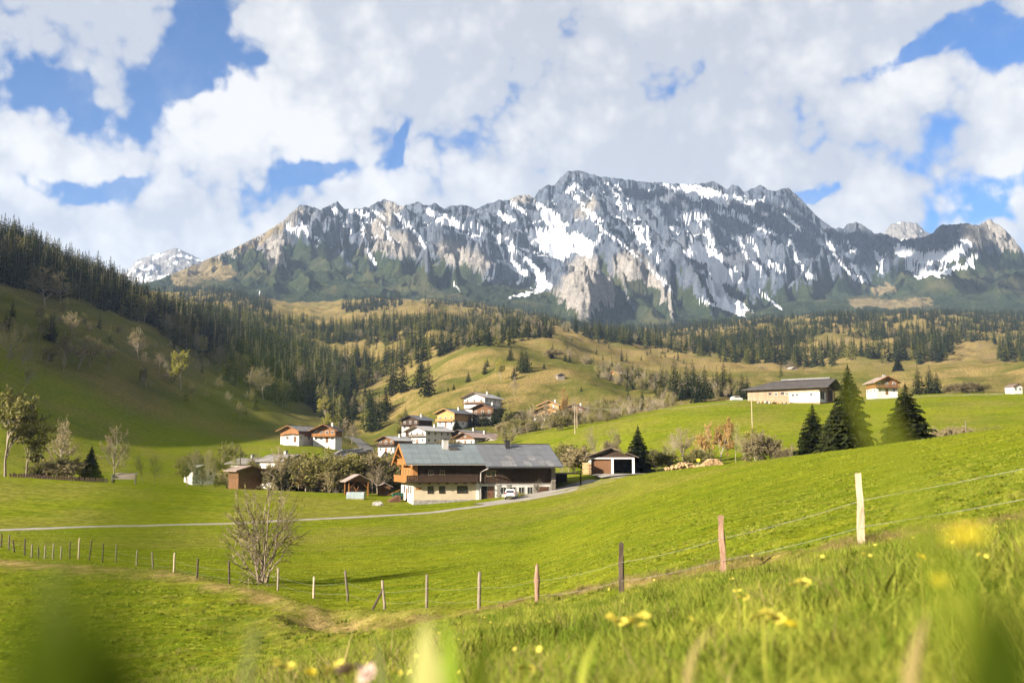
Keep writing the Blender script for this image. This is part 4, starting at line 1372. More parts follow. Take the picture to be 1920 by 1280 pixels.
for ri, (poly, d0, d1, sp_, hr, fl, fb, lab) in enumerate(REG):
    xs_ = [p[0] for p in poly]
    ulo, uhi = (min(xs_) - 980) / FPX, (max(xs_) - 940) / FPX
    area = 0.5 * (uhi - ulo) * (d1 * d1 - d0 * d0)
    n = int(min(90000, area / (sp_ * sp_) * 1.25))
    y = np.sqrt(RNG.uniform(d0 * d0, d1 * d1, n))
    x = RNG.uniform(ulo, uhi, n) * y
    z = np.where(y < 2400, H(x, np.minimum(y, 2440)), 0)
    far = y >= 2400
    if far.any():
        z[far] = MHf(x[far], y[far])
    px, py = proj(x, y, z)
    ok = inpoly(px + 7 * fbm(x * 0.03, y * 0.03, 2), py + 5 * fbm(x * 0.03 + 9, y * 0.03, 2), poly)
    clear = fbm(x * 0.008 + ri * 5, y * 0.006, 3)
    ok &= clear < (0.17 if d0 > 600 else 0.55)
    # small clearings seen in the photograph
    for cx, cy, rx, ry in ((1830, 662, 45, 22), (1575, 622, 32, 6), (590, 690, 22, 8), (1620, 690, 45, 9), (850, 585, 30, 12), (860, 560, 30, 10)):
        ok &= ((px - cx) / rx) ** 2 + ((py - cy) / ry) ** 2 > 1
    x, y, z, py = x[ok], y[ok], z[ok], py[ok]
    h = RNG.uniform(hr[0], hr[1], len(x)) * (0.55 + 0.5 * RNG.random(len(x)) ** 0.6)
    lt = RNG.random(len(x)) + 0.35 * fbm(x * 0.02, y * 0.02, 2)
    kind = np.where(lt < fl, 1, 0)
    kind = np.where(RNG.random(len(x)) < fb, 2, kind)
    h = np.where(kind == 2, h * 0.75, h)
    for k in range(len(x)):
        FOREST.append((x[k], y[k], z[k], h[k], kind[k], ri))
FOREST = np.array(FOREST)
px, py = proj(FOREST[:, 0], FOREST[:, 1], FOREST[:, 2])
app = FOREST[:, 3] / FOREST[:, 1]
inframe = (px > -10) & (px < 1930)
single = np.zeros(len(FOREST), bool)
NAMES = {0: ('spruce_tree', 'dark spruce'), 1: ('larch_tree', 'yellow green larch'), 2: ('broadleaf_tree', 'bare budding tree')}
LIMIT = {0: 205, 1: 140, 2: 215}
for k in (0, 1, 2):
    idx = np.where((FOREST[:, 4] == k) & inframe)[0]
    idx = idx[np.argsort(-app[idx])][:LIMIT[k]]
    single[idx] = True
    for i in idx:
        x, y, z, h, kd, ri = FOREST[i]
        nm, word = NAMES[k]
        key = {0: 'spruce%d' % random.randrange(4), 1: 'larch%d' % random.randrange(3),
               2: random.choice(('bare0', 'bare1', 'olive0', 'birch0', 'birch1', 'olive1', 'birch_green0', 'bush0', 'bush_green1', 'spring1') if ri >= 13 else ('bare0', 'bare1', 'olive0', 'birch0', 'birch1', 'olive1'))}[k]
        xs_ = [p[0] for p in REG[int(ri)][0]]
        lo_, hi_ = max(0, min(xs_)), min(1920, max(xs_))
        part_ = ('left end', 'middle', 'right end')[int(np.clip((px[i] - lo_) / (hi_ - lo_) * 3, 0, 2))]
        tree(key, (x, y, z - 0.3), h, '%s at the %s of the %s' % (word, part_, REG[int(ri)][7]), '%s group at the %s of the %s' % (word, part_, REG[int(ri)][7]), nm, random.uniform(0.85, 1.15))
rest = FOREST[~single]


def scatter(name, pts, scale, idx, coll, wf=None, label=None, mat=None, tilt=0.0):
    """one object that instances the sources of a collection on its points (stuff: nobody could count it)"""
    me = bpy.data.meshes.new(name)
    me.vertices.add(len(pts))
    me.vertices.foreach_set('co', np.ascontiguousarray(pts, np.float32).ravel())
    n = len(pts)
    a = me.attributes.new('sc', 'FLOAT_VECTOR', 'POINT')
    wf = np.ones(n) if wf is None else wf
    a.data.foreach_set('vector', np.stack([scale * wf, scale * wf, scale], 1).astype(np.float32).ravel())
    a = me.attributes.new('rot', 'FLOAT_VECTOR', 'POINT')
    a.data.foreach_set('vector', np.stack([RNG.normal(0, tilt, n) if tilt else np.zeros(n), RNG.normal(0, tilt, n) if tilt else np.zeros(n), RNG.uniform(0, 6.283, n)], 1).astype(np.float32).ravel())
    a = me.attributes.new('idx', 'INT', 'POINT')
    a.data.foreach_set('value', np.ascontiguousarray(idx, np.int32))
    o = add_obj(name, me)
    ng = bpy.data.node_groups.new(name + '_scatter', 'GeometryNodeTree')
    ng.interface.new_socket('Geometry', in_out='INPUT', socket_type='NodeSocketGeometry')
    ng.interface.new_socket('Geometry', in_out='OUTPUT', socket_type='NodeSocketGeometry')
    gi, go = ng.nodes.new('NodeGroupInput'), ng.nodes.new('NodeGroupOutput')
    ip = ng.nodes.new('GeometryNodeInstanceOnPoints')
    ci = ng.nodes.new('GeometryNodeCollectionInfo')
    ci.inputs['Collection'].default_value = coll
    ci.inputs['Separate Children'].default_value = True
    ci.inputs['Reset Children'].default_value = True

    def named(nm, dt):
        nd = ng.nodes.new('GeometryNodeInputNamedAttribute')
        nd.data_type = dt
        nd.inputs['Name'].default_value = nm
        return nd.outputs[0]
    ng.links.new(gi.outputs[0], ip.inputs['Points'])
    ng.links.new(ci.outputs[0], ip.inputs['Instance'])
    ip.inputs['Pick Instance'].default_value = True
    ng.links.new(named('idx', 'INT'), ip.inputs['Instance Index'])
    er = ng.nodes.new('FunctionNodeEulerToRotation')
    ng.links.new(named('rot', 'FLOAT_VECTOR'), er.inputs[0])
    ng.links.new(er.outputs[0], ip.inputs['Rotation'])
    ng.links.new(named('sc', 'FLOAT_VECTOR'), ip.inputs['Scale'])
    ng.links.new(ip.outputs[0], go.inputs[0])
    md = o.modifiers.new('scatter', 'NODES')
    md.node_group = ng
    tag(o, label, kind='stuff')
    return o


for ri, reg in enumerate(REG):
    q = rest[rest[:, 5] == ri]
    if not len(q):
        continue
    n = len(q)
    ix = np.where(q[:, 4] == 0, RNG.integers(0, 3, n), np.where(q[:, 4] == 1, RNG.integers(3, 5, n), RNG.integers(5, 8, n)))
    pts = q[:, :3].copy()
    pts[:, 2] -= 0.3
    scatter('forest', pts, q[:, 3] / 10.0, ix, far_col, RNG.uniform(0.85, 1.2, n), 'conifers massed in the ' + reg[7])
print('forest', len(FOREST), 'single', single.sum())

# ------------------------------------------------------------------ trees one can name
G1 = 'spruces dotted over the sunny hill'
for px, py, hp, lab in (
        (802, 742, 68, 'large dark spruce standing alone at the left foot of the sunny hill'),
        (786, 728, 55, 'tall dark spruce left of the largest spruce on the sunny hill'),
        (755, 735, 62, 'dark spruce in the shaded fold beside the tall hill spruces'),
        (735, 742, 66, 'tall dark spruce at the shaded left edge of the sunny hill'),
        (723, 770, 45, 'dark spruce low in the shaded fold above the village'),
        (790, 700, 32, 'slim spruce behind the large spruces of the sunny hill'),
        (851, 731, 14, 'tiny spruce just right of the largest hill spruce'),
        (840, 733, 10, 'smallest spruce at the foot of the sunny hill'),
        (878, 717, 23, 'small round spruce halfway up the sunny hill'),
        (909, 702, 28, 'spruce with a long shadow high on the sunny hill'),
        (914, 688, 18, 'small spruce touching the higher hill spruce'),
        (935, 757, 24, 'slim spruce just above the white three storey house'),
        (978, 695, 42, 'paired dark spruce on the brow of the sunny hill'),
        (986, 698, 46, 'taller dark spruce on the brow of the sunny hill'),
        (964, 712, 30, 'spruce beside the yellow larch on the hill brow'),
        (957, 676, 32, 'spruce at the upper edge of the hill brow'),
        (1036, 672, 28, 'spruce on the skyline of the sunny hill'),
        (1060, 678, 18, 'small spruce right of the hill skyline'),
        (1068, 680, 18, 'twin small spruce right of the hill skyline'),
        (1020, 692, 14, 'tiny round spruce on the sunny hill brow'),
        (1090, 733, 10, 'tiny spruce right of the wooden hut on the hill'),
        (760, 800, 38, 'spruce among bushes left of the dark chalet'),
        (750, 812, 30, 'narrow spruce above the road bend'),
        (1204, 755, 26, 'small spruce at the right foot of the sunny hill'),
        (1178, 752, 20, 'thin young spruce right of the sunny hill'),
        (1220, 768, 16, 'tiny spruce beside the stream scrub')):
    tree_px('spruce%d' % random.randrange(4), px, py, hp * 1.05, lab, G1, 'spruce_tree', 1.25, 345)
G2 = 'spruces in the copse left of the barn'
for i, (px, hp, d) in enumerate(((1266, 88, 450), (1288, 70, 460), (1300, 76, 470), (1322, 66, 455), (1345, 62, 460), (1358, 74, 465), (1370, 58, 470), (1392, 55, 430), (1402, 50, 440), (1240, 62, 480), (1248, 50, 470), (1310, 60, 440))):
    tree_px('spruce%d' % (i % 4), px, 0, hp, ('tallest dark spruce in the copse left of the big barn', 'dark spruce in the copse left of the big barn')[i > 0], G2, 'spruce_tree', 1.15, d=d)
# the big garden spruces in front of the right hand meadow
tree_px('spruce_hero0', 1527, 0, 118, 'bushy dark spruce, leftmost of three beside the right meadow crest', None, 'spruce_tree', 1.30, d=150)
tree_px('spruce_hero1', 1596, 0, 185, 'tallest yellowish spruce, middle of three beside the right meadow crest', None, 'spruce_tree', 1.0, d=146)
tree_px('spruce_hero2', 1570, 0, 116, 'lower dark spruce between the leftmost and the tallest spruce', None, 'spruce_tree', 1.35, d=143)
tree_px('spruce_hero0', 1703, 0, 136, 'broad dark spruce right of the timber chalet on the meadow crest', None, 'spruce_tree', 1.55, d=141)
tree_px('spruce_hero1', 1700, 0, 112, 'shorter spruce fused with the broad dark spruce on the meadow crest', None, 'spruce_tree', 1.5, d=139)
for px, hp, lab in ((1722, 60, 'dark spruce right of the chalet behind the broad spruce'), (1744, 56, 'farther dark spruce at the edge of the right meadow'), (1757, 44, 'smallest spruce at the edge of the right meadow')):
    tree_px('spruce%d' % random.randrange(4), px, 0, hp, lab, None, 'spruce_tree', 1.3, d=430)
tree_px('spruce_hero2', 1197, 0, 92, 'ragged dark spruce right beside the double garage', None, 'spruce_tree', 1.1, d=192)
tree_px('spruce_hero1', 1684, 0, 30, 'little spruce on the tan slope behind the barn', None, 'spruce_tree', 1.2, d=760)
for px, py, hp, lab in ((169, 892, 72, 'dark spruce beside the garden plot on the left'), (540, 905, 74, 'spruce in front of the white house among riverside trees'), (610, 906, 64, 'narrow spruce rising from the riverside trees'),
                        (553, 905, 58, 'smaller spruce behind the riverside spruce'), (856, 822, 26, 'clipped conical evergreen beside the white balcony house')):
    tree_px('spruce_hero%d' % random.randrange(3), px, 0, hp, lab, None, 'spruce_tree', 1.1 if px != 856 else 1.9, d={169: 186, 540: 196, 610: 200, 553: 200, 856: 412}[px])
for px, hp, d, lab in ((885, 28, 425, 'round evergreen left of the row below the white house'), (905, 30, 425, 'evergreen in the middle of the row below the white house'), (940, 50, 424, 'tall evergreen at the right end of the row below the white house'),
                       (925, 34, 425, 'evergreen beside the tall one below the white house'), (955, 34, 424, 'bushy evergreen right of the tall one below the white house')):
    tree_px('spruce%d' % random.randrange(4), px, 0, hp, lab, None, 'spruce_tree', 2.0, d=d)

# broadleaved trees on the shaded left slope
G3 = 'trees scattered on the shaded left slope'
for key, px, py, hp, wf, lab in (
        ('bare0', 258, 672, 48, 1.0, 'small budding tree under the light strip on the left slope'),
        ('spring0', 340, 730, 60, 0.8, 'half green half bare tree alone low on the left slope'),
        ('olive0', 440, 718, 42, 1.0, 'round olive tree at the forest edge on the left slope'),
        ('olive1', 73, 640, 42, 1.0, 'pale green round tree upper left on the slope'),
        ('spruce1', 96, 640, 52, 1.0, 'lone dark spruce among the trees upper left on the slope'),
        ('bare1', 137, 632, 40, 1.0, 'pinkish bare tree upper left on the slope'),
        ('birch_green0', 12, 690, 68, 1.6, 'yellow green birch at the left edge of the picture'),
        ('birch_green1', 42, 735, 46, 1.5, 'yellow leaved birch left below the shaded scrub'),
        ('birch0', 36, 700, 50, 1.5, 'bare birch between the two yellow birches'),
        ('bare1', 85, 575, 62, 1.1, 'big bare tree at the left end of the light strip'),
        ('bare0', 112, 572, 52, 1.1, 'second big bare tree at the left end of the light strip'),
        ('bare0', 120, 690, 50, 1.4, 'bare scrub tree left in the shaded hollow'),
        ('bare1', 145, 692, 52, 1.4, 'bare scrub tree in the middle of the shaded hollow'),
        ('bare0', 168, 688, 46, 1.4, 'bare scrub tree right in the shaded hollow'),
        ('olive1', 85, 688, 36, 1.2, 'low olive bush tree left of the shaded hollow'),
        ('bare1', 300, 692, 26, 1.0, 'small shrub between the two lone slope trees')):
    tree_px(key, px, py, hp * 1.3, lab, G3, 'spruce_tree' if key.startswith('spruce') else 'broadleaf_tree', wf, 230)
# trees at the bottom left, close to the meadow edge
for key, px, d, hp, wf, nm, lab in (
        ('olive0', 10, 178, 175, 1.0, 'broadleaf_tree', 'large olive tree at the left edge beside the garden plot'),
        ('olive1', 48, 182, 120, 1.0, 'broadleaf_tree', 'dark leafy tree behind the large tree at the left edge'),
        ('bare1', 110, 205, 130, 0.6, 'broadleaf_tree', 'dark gnarled tree in the shade behind the garden plot'),
        ('bare0', 215, 178, 112, 0.85, 'broadleaf_tree', 'round bare tree with a single straight trunk on the left'),
        ('bush0', 120, 184, 48, 1.3, 'shrub', 'brown bush left of the dark spruce on the left'),
        ('bush_green0', 75, 186, 42, 1.3, 'shrub', 'olive bush behind the garden plot'),
        ('birch0', 268, 190, 66, 1.0, 'broadleaf_tree', 'thin bare tree right of the round bare tree'),
        ('birch1', 288, 192, 70, 1.0, 'broadleaf_tree', 'second thin bare tree right of the round bare tree'),
        ('birch_green0', 388, 192, 82, 1.0, 'broadleaf_tree', 'slender budding tree left of the pale blue roof'),
        ('birch_green1', 402, 195, 76, 1.0, 'broadleaf_tree', 'slender budding tree beside the pale blue roof'),
        ('birch0', 370, 198, 84, 0.8, 'broadleaf_tree', 'thin leafless tree behind the pale blue roof'),
        ('olive0', 352, 200, 66, 0.9, 'broadleaf_tree', 'olive tree left of the pale blue roof'),
        ('bare1', 378, 196, 44, 1.1, 'broadleaf_tree', 'low bare tree in front of the pale blue roof'),
        ('bush0', 435, 200, 44, 1.0, 'shrub', 'bare bush left of the log hut'),
        ('bare0', 520, 188, 88, 0.8, 'broadleaf_tree', 'pale blossoming tree behind the big meadow shrub'),
        ('olive1', 560, 194, 80, 0.9, 'broadleaf_tree', 'budding tree right of the riverside spruce'),
        ('bush_rust0', 585, 196, 50, 1.0, 'shrub', 'rusty bush between the riverside spruces'),
        ('bush0', 500, 186, 50, 1.0, 'shrub', 'bare bush beside the log hut'),
        ('spring0', 635, 208, 72, 1.0, 'broadleaf_tree', 'yellow green tree behind the garden shelter'),
        ('spring1', 668, 212, 84, 0.95, 'broadleaf_tree', 'tall yellow green tree above the garden shelter'),
        ('bush_spring0', 650, 204, 56, 1.3, 'shrub', 'yellow bush left of the garden shelter'),
        ('bush_green1', 705, 210, 66, 1.2, 'shrub', 'olive bush above the small garden shed'),
        ('olive0', 728, 216, 84, 0.9, 'broadleaf_tree', 'olive tree between the shed and the farmhouse gable'),
        ('bush_green0', 745, 208, 52, 1.2, 'shrub', 'low olive bush beside the farmhouse gable'),
        ('bare1', 690, 216, 90, 0.8, 'broadleaf_tree', 'leafless tree behind the small garden shed'),
        ('birch0', 594, 200, 66, 1.0, 'broadleaf_tree', 'thin bare tree left of the narrow spruce'),
        ('bush0', 628, 200, 40, 1.2, 'shrub', 'brown bush right of the narrow spruce'),
        ('spring1', 618, 420, 54, 0.8, 'broadleaf_tree', 'pale poplar like tree behind the left chalet'),
        ('bare0', 645, 425, 46, 1.0, 'broadleaf_tree', 'pinkish bare tree right behind the left chalet'),
        ('bare1', 660, 420, 40, 1.0, 'broadleaf_tree', 'brown bare tree at the head of the walled road')):
    tree_px(key, px, 0, hp, lab, None, nm, wf, d=d)
# row of trees behind the crest right of the garage, and those above the farm
for key, px, d, hp, wf, nm, lab in (
        ('bush_green0', 1062, 205, 62, 1.0, 'shrub', 'olive bush right behind the farmhouse roof'),
        ('bush0', 1085, 200, 52, 1.1, 'shrub', 'brown bush left of the garage roof'),
        ('birch0', 1120, 204, 86, 1.0, 'broadleaf_tree', 'pale bare tree behind the garage roof'),
        ('bare0', 1148, 206, 82, 0.8, 'broadleaf_tree', 'round bare tree behind the garage'),
        ('bush_green1', 1232, 200, 52, 1.1, 'shrub', 'olive bush right of the ragged spruce'),
        ('birch1', 1262, 205, 70, 1.2, 'broadleaf_tree', 'bare birch left of the wood piles'),
        ('bare1', 1285, 208, 76, 0.9, 'broadleaf_tree', 'bare tree above the firewood heap'),
        ('rust0', 1330, 205, 84, 0.9, 'broadleaf_tree', 'rusty orange tree above the log pile'),
        ('rust1', 1352, 202, 92, 0.8, 'broadleaf_tree', 'tall rusty orange tree beside the yellow birch'),
        ('birch_green0', 1380, 200, 82, 1.2, 'broadleaf_tree', 'yellow birch with white stems right of the log pile'),
        ('birch_green1', 1398, 198, 66, 1.1, 'broadleaf_tree', 'smaller yellow birch right of the log pile'),
        ('bush0', 1432, 190, 66, 0.9, 'shrub', 'brown bush at the foot of the right utility pole'),
        ('spring1', 1418, 195, 74, 0.8, 'broadleaf_tree', 'yellowish tree left of the right utility pole'),
        ('bush0', 1472, 180, 36, 1.1, 'shrub', 'low bare bush left of the garden spruces'),
        ('bare0', 1485, 178, 44, 0.9, 'broadleaf_tree', 'little bare tree left of the garden spruces'),
        ('bush_green0', 1308, 200, 42, 1.2, 'shrub', 'green bush behind the yellow sign'),
        ('bush0', 1770, 170, 42, 1.2, 'shrub', 'brown bush right of the broad dark spruce'),
        ('bush0', 1795, 172, 40, 1.2, 'shrub', 'brown bush at the foot of the meadow pole'),
        ('bush_green1', 1862, 165, 36, 1.3, 'shrub', 'olive bush right of the meadow pole'),
        ('bush0', 1835, 168, 30, 1.3, 'shrub', 'low bush behind the meadow crest at the right'),
        ('bush0', 1790, 420, 22, 1.6, 'shrub', 'grey hedge bush on the far right meadow'),
        ('bush0', 1815, 420, 24, 1.6, 'shrub', 'second grey hedge bush on the far right meadow'),
        ('bush_green0', 1840, 420, 22, 1.6, 'shrub', 'green hedge bush on the far right meadow'),
        ('blossom0', 910, 435, 26, 0.8, 'broadleaf_tree', 'white blossoming tree above the white three storey house'),
        ('blossom1', 991, 440, 26, 1.0, 'broadleaf_tree', 'pink blossoming tree on the grass right of the white house'),
        ('rust0', 1056, 400, 72, 0.45, 'broadleaf_tree', 'tall slim rusty tree in front of the twin chalets'),
        ('birch0', 1082, 398, 54, 0.7, 'broadleaf_tree', 'thin bare birch right of the twin chalets'),
        ('bare0', 1000, 400, 46, 1.0, 'broadleaf_tree', 'bare tree below the twin chalets'),
        ('bare1', 975, 395, 42, 1.1, 'broadleaf_tree', 'bare tree right of the brown roofed house'),
        ('olive0', 950, 390, 46, 0.9, 'broadleaf_tree', 'olive tree right of the brown roofed house'),
        ('bare0', 1025, 390, 50, 0.9, 'broadleaf_tree', 'bare tree left of the utility pole on the bright meadow'),
        ('bush0', 1060, 380, 36, 1.3, 'shrub', 'brown thicket left of the bright meadow edge'),
        ('bare1', 1105, 395, 40, 1.0, 'broadleaf_tree', 'bare tree at the upper edge of the bright meadow'),
        ('rust1', 780, 395, 34, 0.8, 'broadleaf_tree', 'rusty leaved tree beside the white balcony house'),
        ('spring0', 752, 440, 50, 0.6, 'broadleaf_tree', 'yellow larch like tree at the road bend'),
        ('spring1', 940, 560, 44, 0.7, 'broadleaf_tree', 'yellow tree on the brow of the sunny hill'),
        ('bare0', 964, 500, 40, 0.7, 'broadleaf_tree', 'bare birch group halfway up the sunny hill'),
        ('bush0', 955, 385, 26, 1.6, 'shrub', 'brown hedge behind the farmhouse ridge'),
        ('bush_green0', 985, 375, 28, 1.6, 'shrub', 'olive hedge behind the farmhouse ridge'),
        ('bush0', 840, 370, 20, 2.0, 'shrub', 'brown hedge left behind the farmhouse ridge'),
        ('bush_spring0', 715, 300, 34, 1.4, 'shrub', 'yellow scrub on the road bank left of the gable'),
        ('bush0', 690, 290, 36, 1.4, 'shrub', 'brown scrub on the road bank above the shed'),
        ('bush_rust0', 668, 285, 30, 1.4, 'shrub', 'rusty scrub beside the walled road'),
        ('bush0', 1035, 700, 20, 1.6, 'shrub', 'bare thicket on the crest of the sunny hill'),
        ('bare0', 1070, 705, 26, 1.2, 'broadleaf_tree', 'bare tree left of the far hut'),
        ('bare1', 1100, 690, 28, 1.2, 'broadleaf_tree', 'bare tree behind the far hut'),
        ('bare0', 1005, 960, 34, 1.6, 'broadleaf_tree', 'brown bare copse on the tan pasture'),
        ('bare1', 1480, 880, 26, 1.5, 'broadleaf_tree', 'bare pink tree behind the barn roof')):
    tree_px(key, px, 0, hp, lab, None, nm, wf, d=d)

# ---- the many stemmed shrub in the meadow
q = hit(488, 1092, 30)
SHRUB = q
wd, cr, tw = broad_meshes(917, 1.0, 0.86, levels=5, fan=(0.02, 0.26), base_w=0.035, leaf=0.020, nleaf=2, stems=8, trunk_h=0.27, kids=(2, 2, 3, 3), lean=0.55, rad=0.022, up=0.25, thin=0.6, minr=0.0020, sides=6)
hs_ = 222 * q.y / FPX
o = empty('shrub', q - Vector((0, 0, 0.05)), 1.0, 'many stemmed budding shrub standing alone by the fence in the meadow', 'shrub')
o.scale = (hs_ * 0.95, hs_ * 0.95, hs_)
add_obj('stems', mk(wd, 'stems', M['bark_shrub'], True), None, o)
add_obj('crown', crown_mesh('crown', cr, tw, M['shrub_leaf'], M['bark_shrub']), None, o)
# ------------------------------------------------------------------ roads
def ribbon(name, centre, width, mat, lift=0.07, label=None, step=1.2, kerb=None):
    c = [Vector((p.x, p.y, 0)) for p in centre]
    pts = []
    for a, b in zip(c[:-1], c[1:]):
        n = max(1, int((b - a).length / step))
        pts += [a.lerp(b, i / n) for i in range(n)]
    pts.append(c[-1])
    xy = np.array([(p.x, p.y) for p in pts])
    for _ in range(14):
        xy[1:-1] = 0.25 * xy[:-2] + 0.5 * xy[1:-1] + 0.25 * xy[2:]
    t_ = np.gradient(xy, axis=0)
    t_ /= np.linalg.norm(t_, axis=1)[:, None]
    nrm = np.stack([-t_[:, 1], t_[:, 0]], 1)
    offs = np.linspace(-0.5, 0.5, 7)
    wv_ = width * (1 + 0.06 * fbm(np.arange(len(xy)) * 0.21, np.zeros(len(xy)), 2))
    V = []
    zc = H(xy[:, 0], xy[:, 1])
    zs = []
    for o_ in offs:
        q = xy + nrm * (o_ * wv_)[:, None]
        zs.append(H(q[:, 0], q[:, 1]))
        V.append(q)
    zs = np.array(zs)
    zmid = smooth1(zs.max(0), 7) if len(xy) > 14 else zs.max(0)
    out = []
    for k, o_ in enumerate(offs):
        z = np.maximum(zs[k], zmid * 0.5 + zs[k] * 0.5) + lift - (0.10 if k in (0, 6) else 0)
        out.append(np.stack([V[k][:, 0], V[k][:, 1], z], 1))
    V = np.stack(out, 1).reshape(-1, 3)
    me = mesh_np(name, V, grid_faces(len(xy), 7))
    return tag(add_obj(name, me, mat), label, kind='structure')


road_pts = [at(px, d) for px, d in ((-420, 108), (-150, 116), (0, 120), (200, 126), (430, 132), (600, 139.5), (700, 143), (800, 147.5), (860, 150.5), (900, 153), (950, 155.8), (1000, 159), (1060, 164), (1110, 169), (1150, 174), (1180, 179), (1205, 186), (1235, 196), (1275, 205))]
ribbon('road_verge', road_pts, 4.5, M['verge'], 0.045, 'worn grassy verge along the lane')
ribbon('road', road_pts, 3.3, M['asphalt_road'], 0.09, 'narrow pale lane curving past the farmhouse')
ribbon('driveway', [at(1168, 176), at(1155, 180), at(1148, 185)], 7.5, M['asphalt_road'], 0.10, 'paved forecourt of the double garage')
ribbon('farm_path', [at(896, 157.5), at(935, 160.2), at(985, 163), at(1035, 168), at(1080, 174), at(1120, 177)], 4.6, M['asphalt_road'], 0.08, 'paved yard strip along the stable wall')
ribbon('village_road', [at(628, 292), at(632, 310), at(645, 335), at(668, 370), at(690, 405), at(676, 440), at(655, 470)], 5.5, M['asphalt_dark'], 0.12, 'walled village road climbing left of the farm')
ribbon('far_path', [at(1880, 330), at(1500, 322), at(1420, 315)], 1.5, M['asphalt_road'], 0.03, 'faint track across the upper meadow')

# ------------------------------------------------------------------ buildings
def win(parent, x, z, w, h, y, face=-1, frame='white_plaster', axis='y', depth=0.06, cross=True):
    """window standing proud of a wall: frame with a pane"""
    mb = MB()
    t = 0.07 * min(1.6, max(w, h))
    f = face

    def bx(x0, x1, z0, z1, d0, d1):
        if axis == 'y':
            mb.box(x0, x1, min(y + f * d0, y + f * d1), max(y + f * d0, y + f * d1), z0, z1)
        else:
            mb.box(min(y + f * d0, y + f * d1), max(y + f * d0, y + f * d1), x0, x1, z0, z1)
    bx(x, x + t, z, z + h, -0.02, depth)
    bx(x + w - t, x + w, z, z + h, -0.02, depth)
    bx(x + t, x + w - t, z, z + t, -0.02, depth - 0.003)
    bx(x + t, x + w - t, z + h - t, z + h, -0.02, depth - 0.003)
    if cross:
        bx(x + w / 2 - t * 0.3, x + w / 2 + t * 0.3, z + t, z + h - t, -0.02, depth - 0.01)
    o = mb.build('window', M[frame], parent)
    mb2 = MB()
    mb = mb2
    bx(x + t * 0.5, x + w - t * 0.5, z + t * 0.5, z + h - t * 0.5, -0.01, 0.018)
    mb2.build('pane', M['window_glass'], o)
    return o


def plate(parent, name, mat, x0, x1, z0, z1, y, face=-1, axis='y', d=0.05):
    a, b = sorted((y - 0.02 * face, y + face * d))
    mb = MB()
    if axis == 'y':
        mb.box(x0, x1, a, b, z0, z1)
    else:
        mb.box(a, b, x0, x1, z0, z1)
    return mb.build(name, M[mat], parent)


def slope_slab(mb, x_ridge, z_ridge, x_eave, z_eave, y0, y1, t):
    mb.add([(x_ridge, y0, z_ridge), (x_eave, y0, z_eave), (x_eave, y0, z_eave - t), (x_ridge, y0, z_ridge - t),
            (x_ridge, y1, z_ridge), (x_eave, y1, z_eave), (x_eave, y1, z_eave - t), (x_ridge, y1, z_ridge - t)],
           [(0, 1, 2, 3), (7, 6, 5, 4), (0, 4, 5, 1), (1, 5, 6, 2), (2, 6, 7, 3), (3, 7, 4, 0)])
    return mb


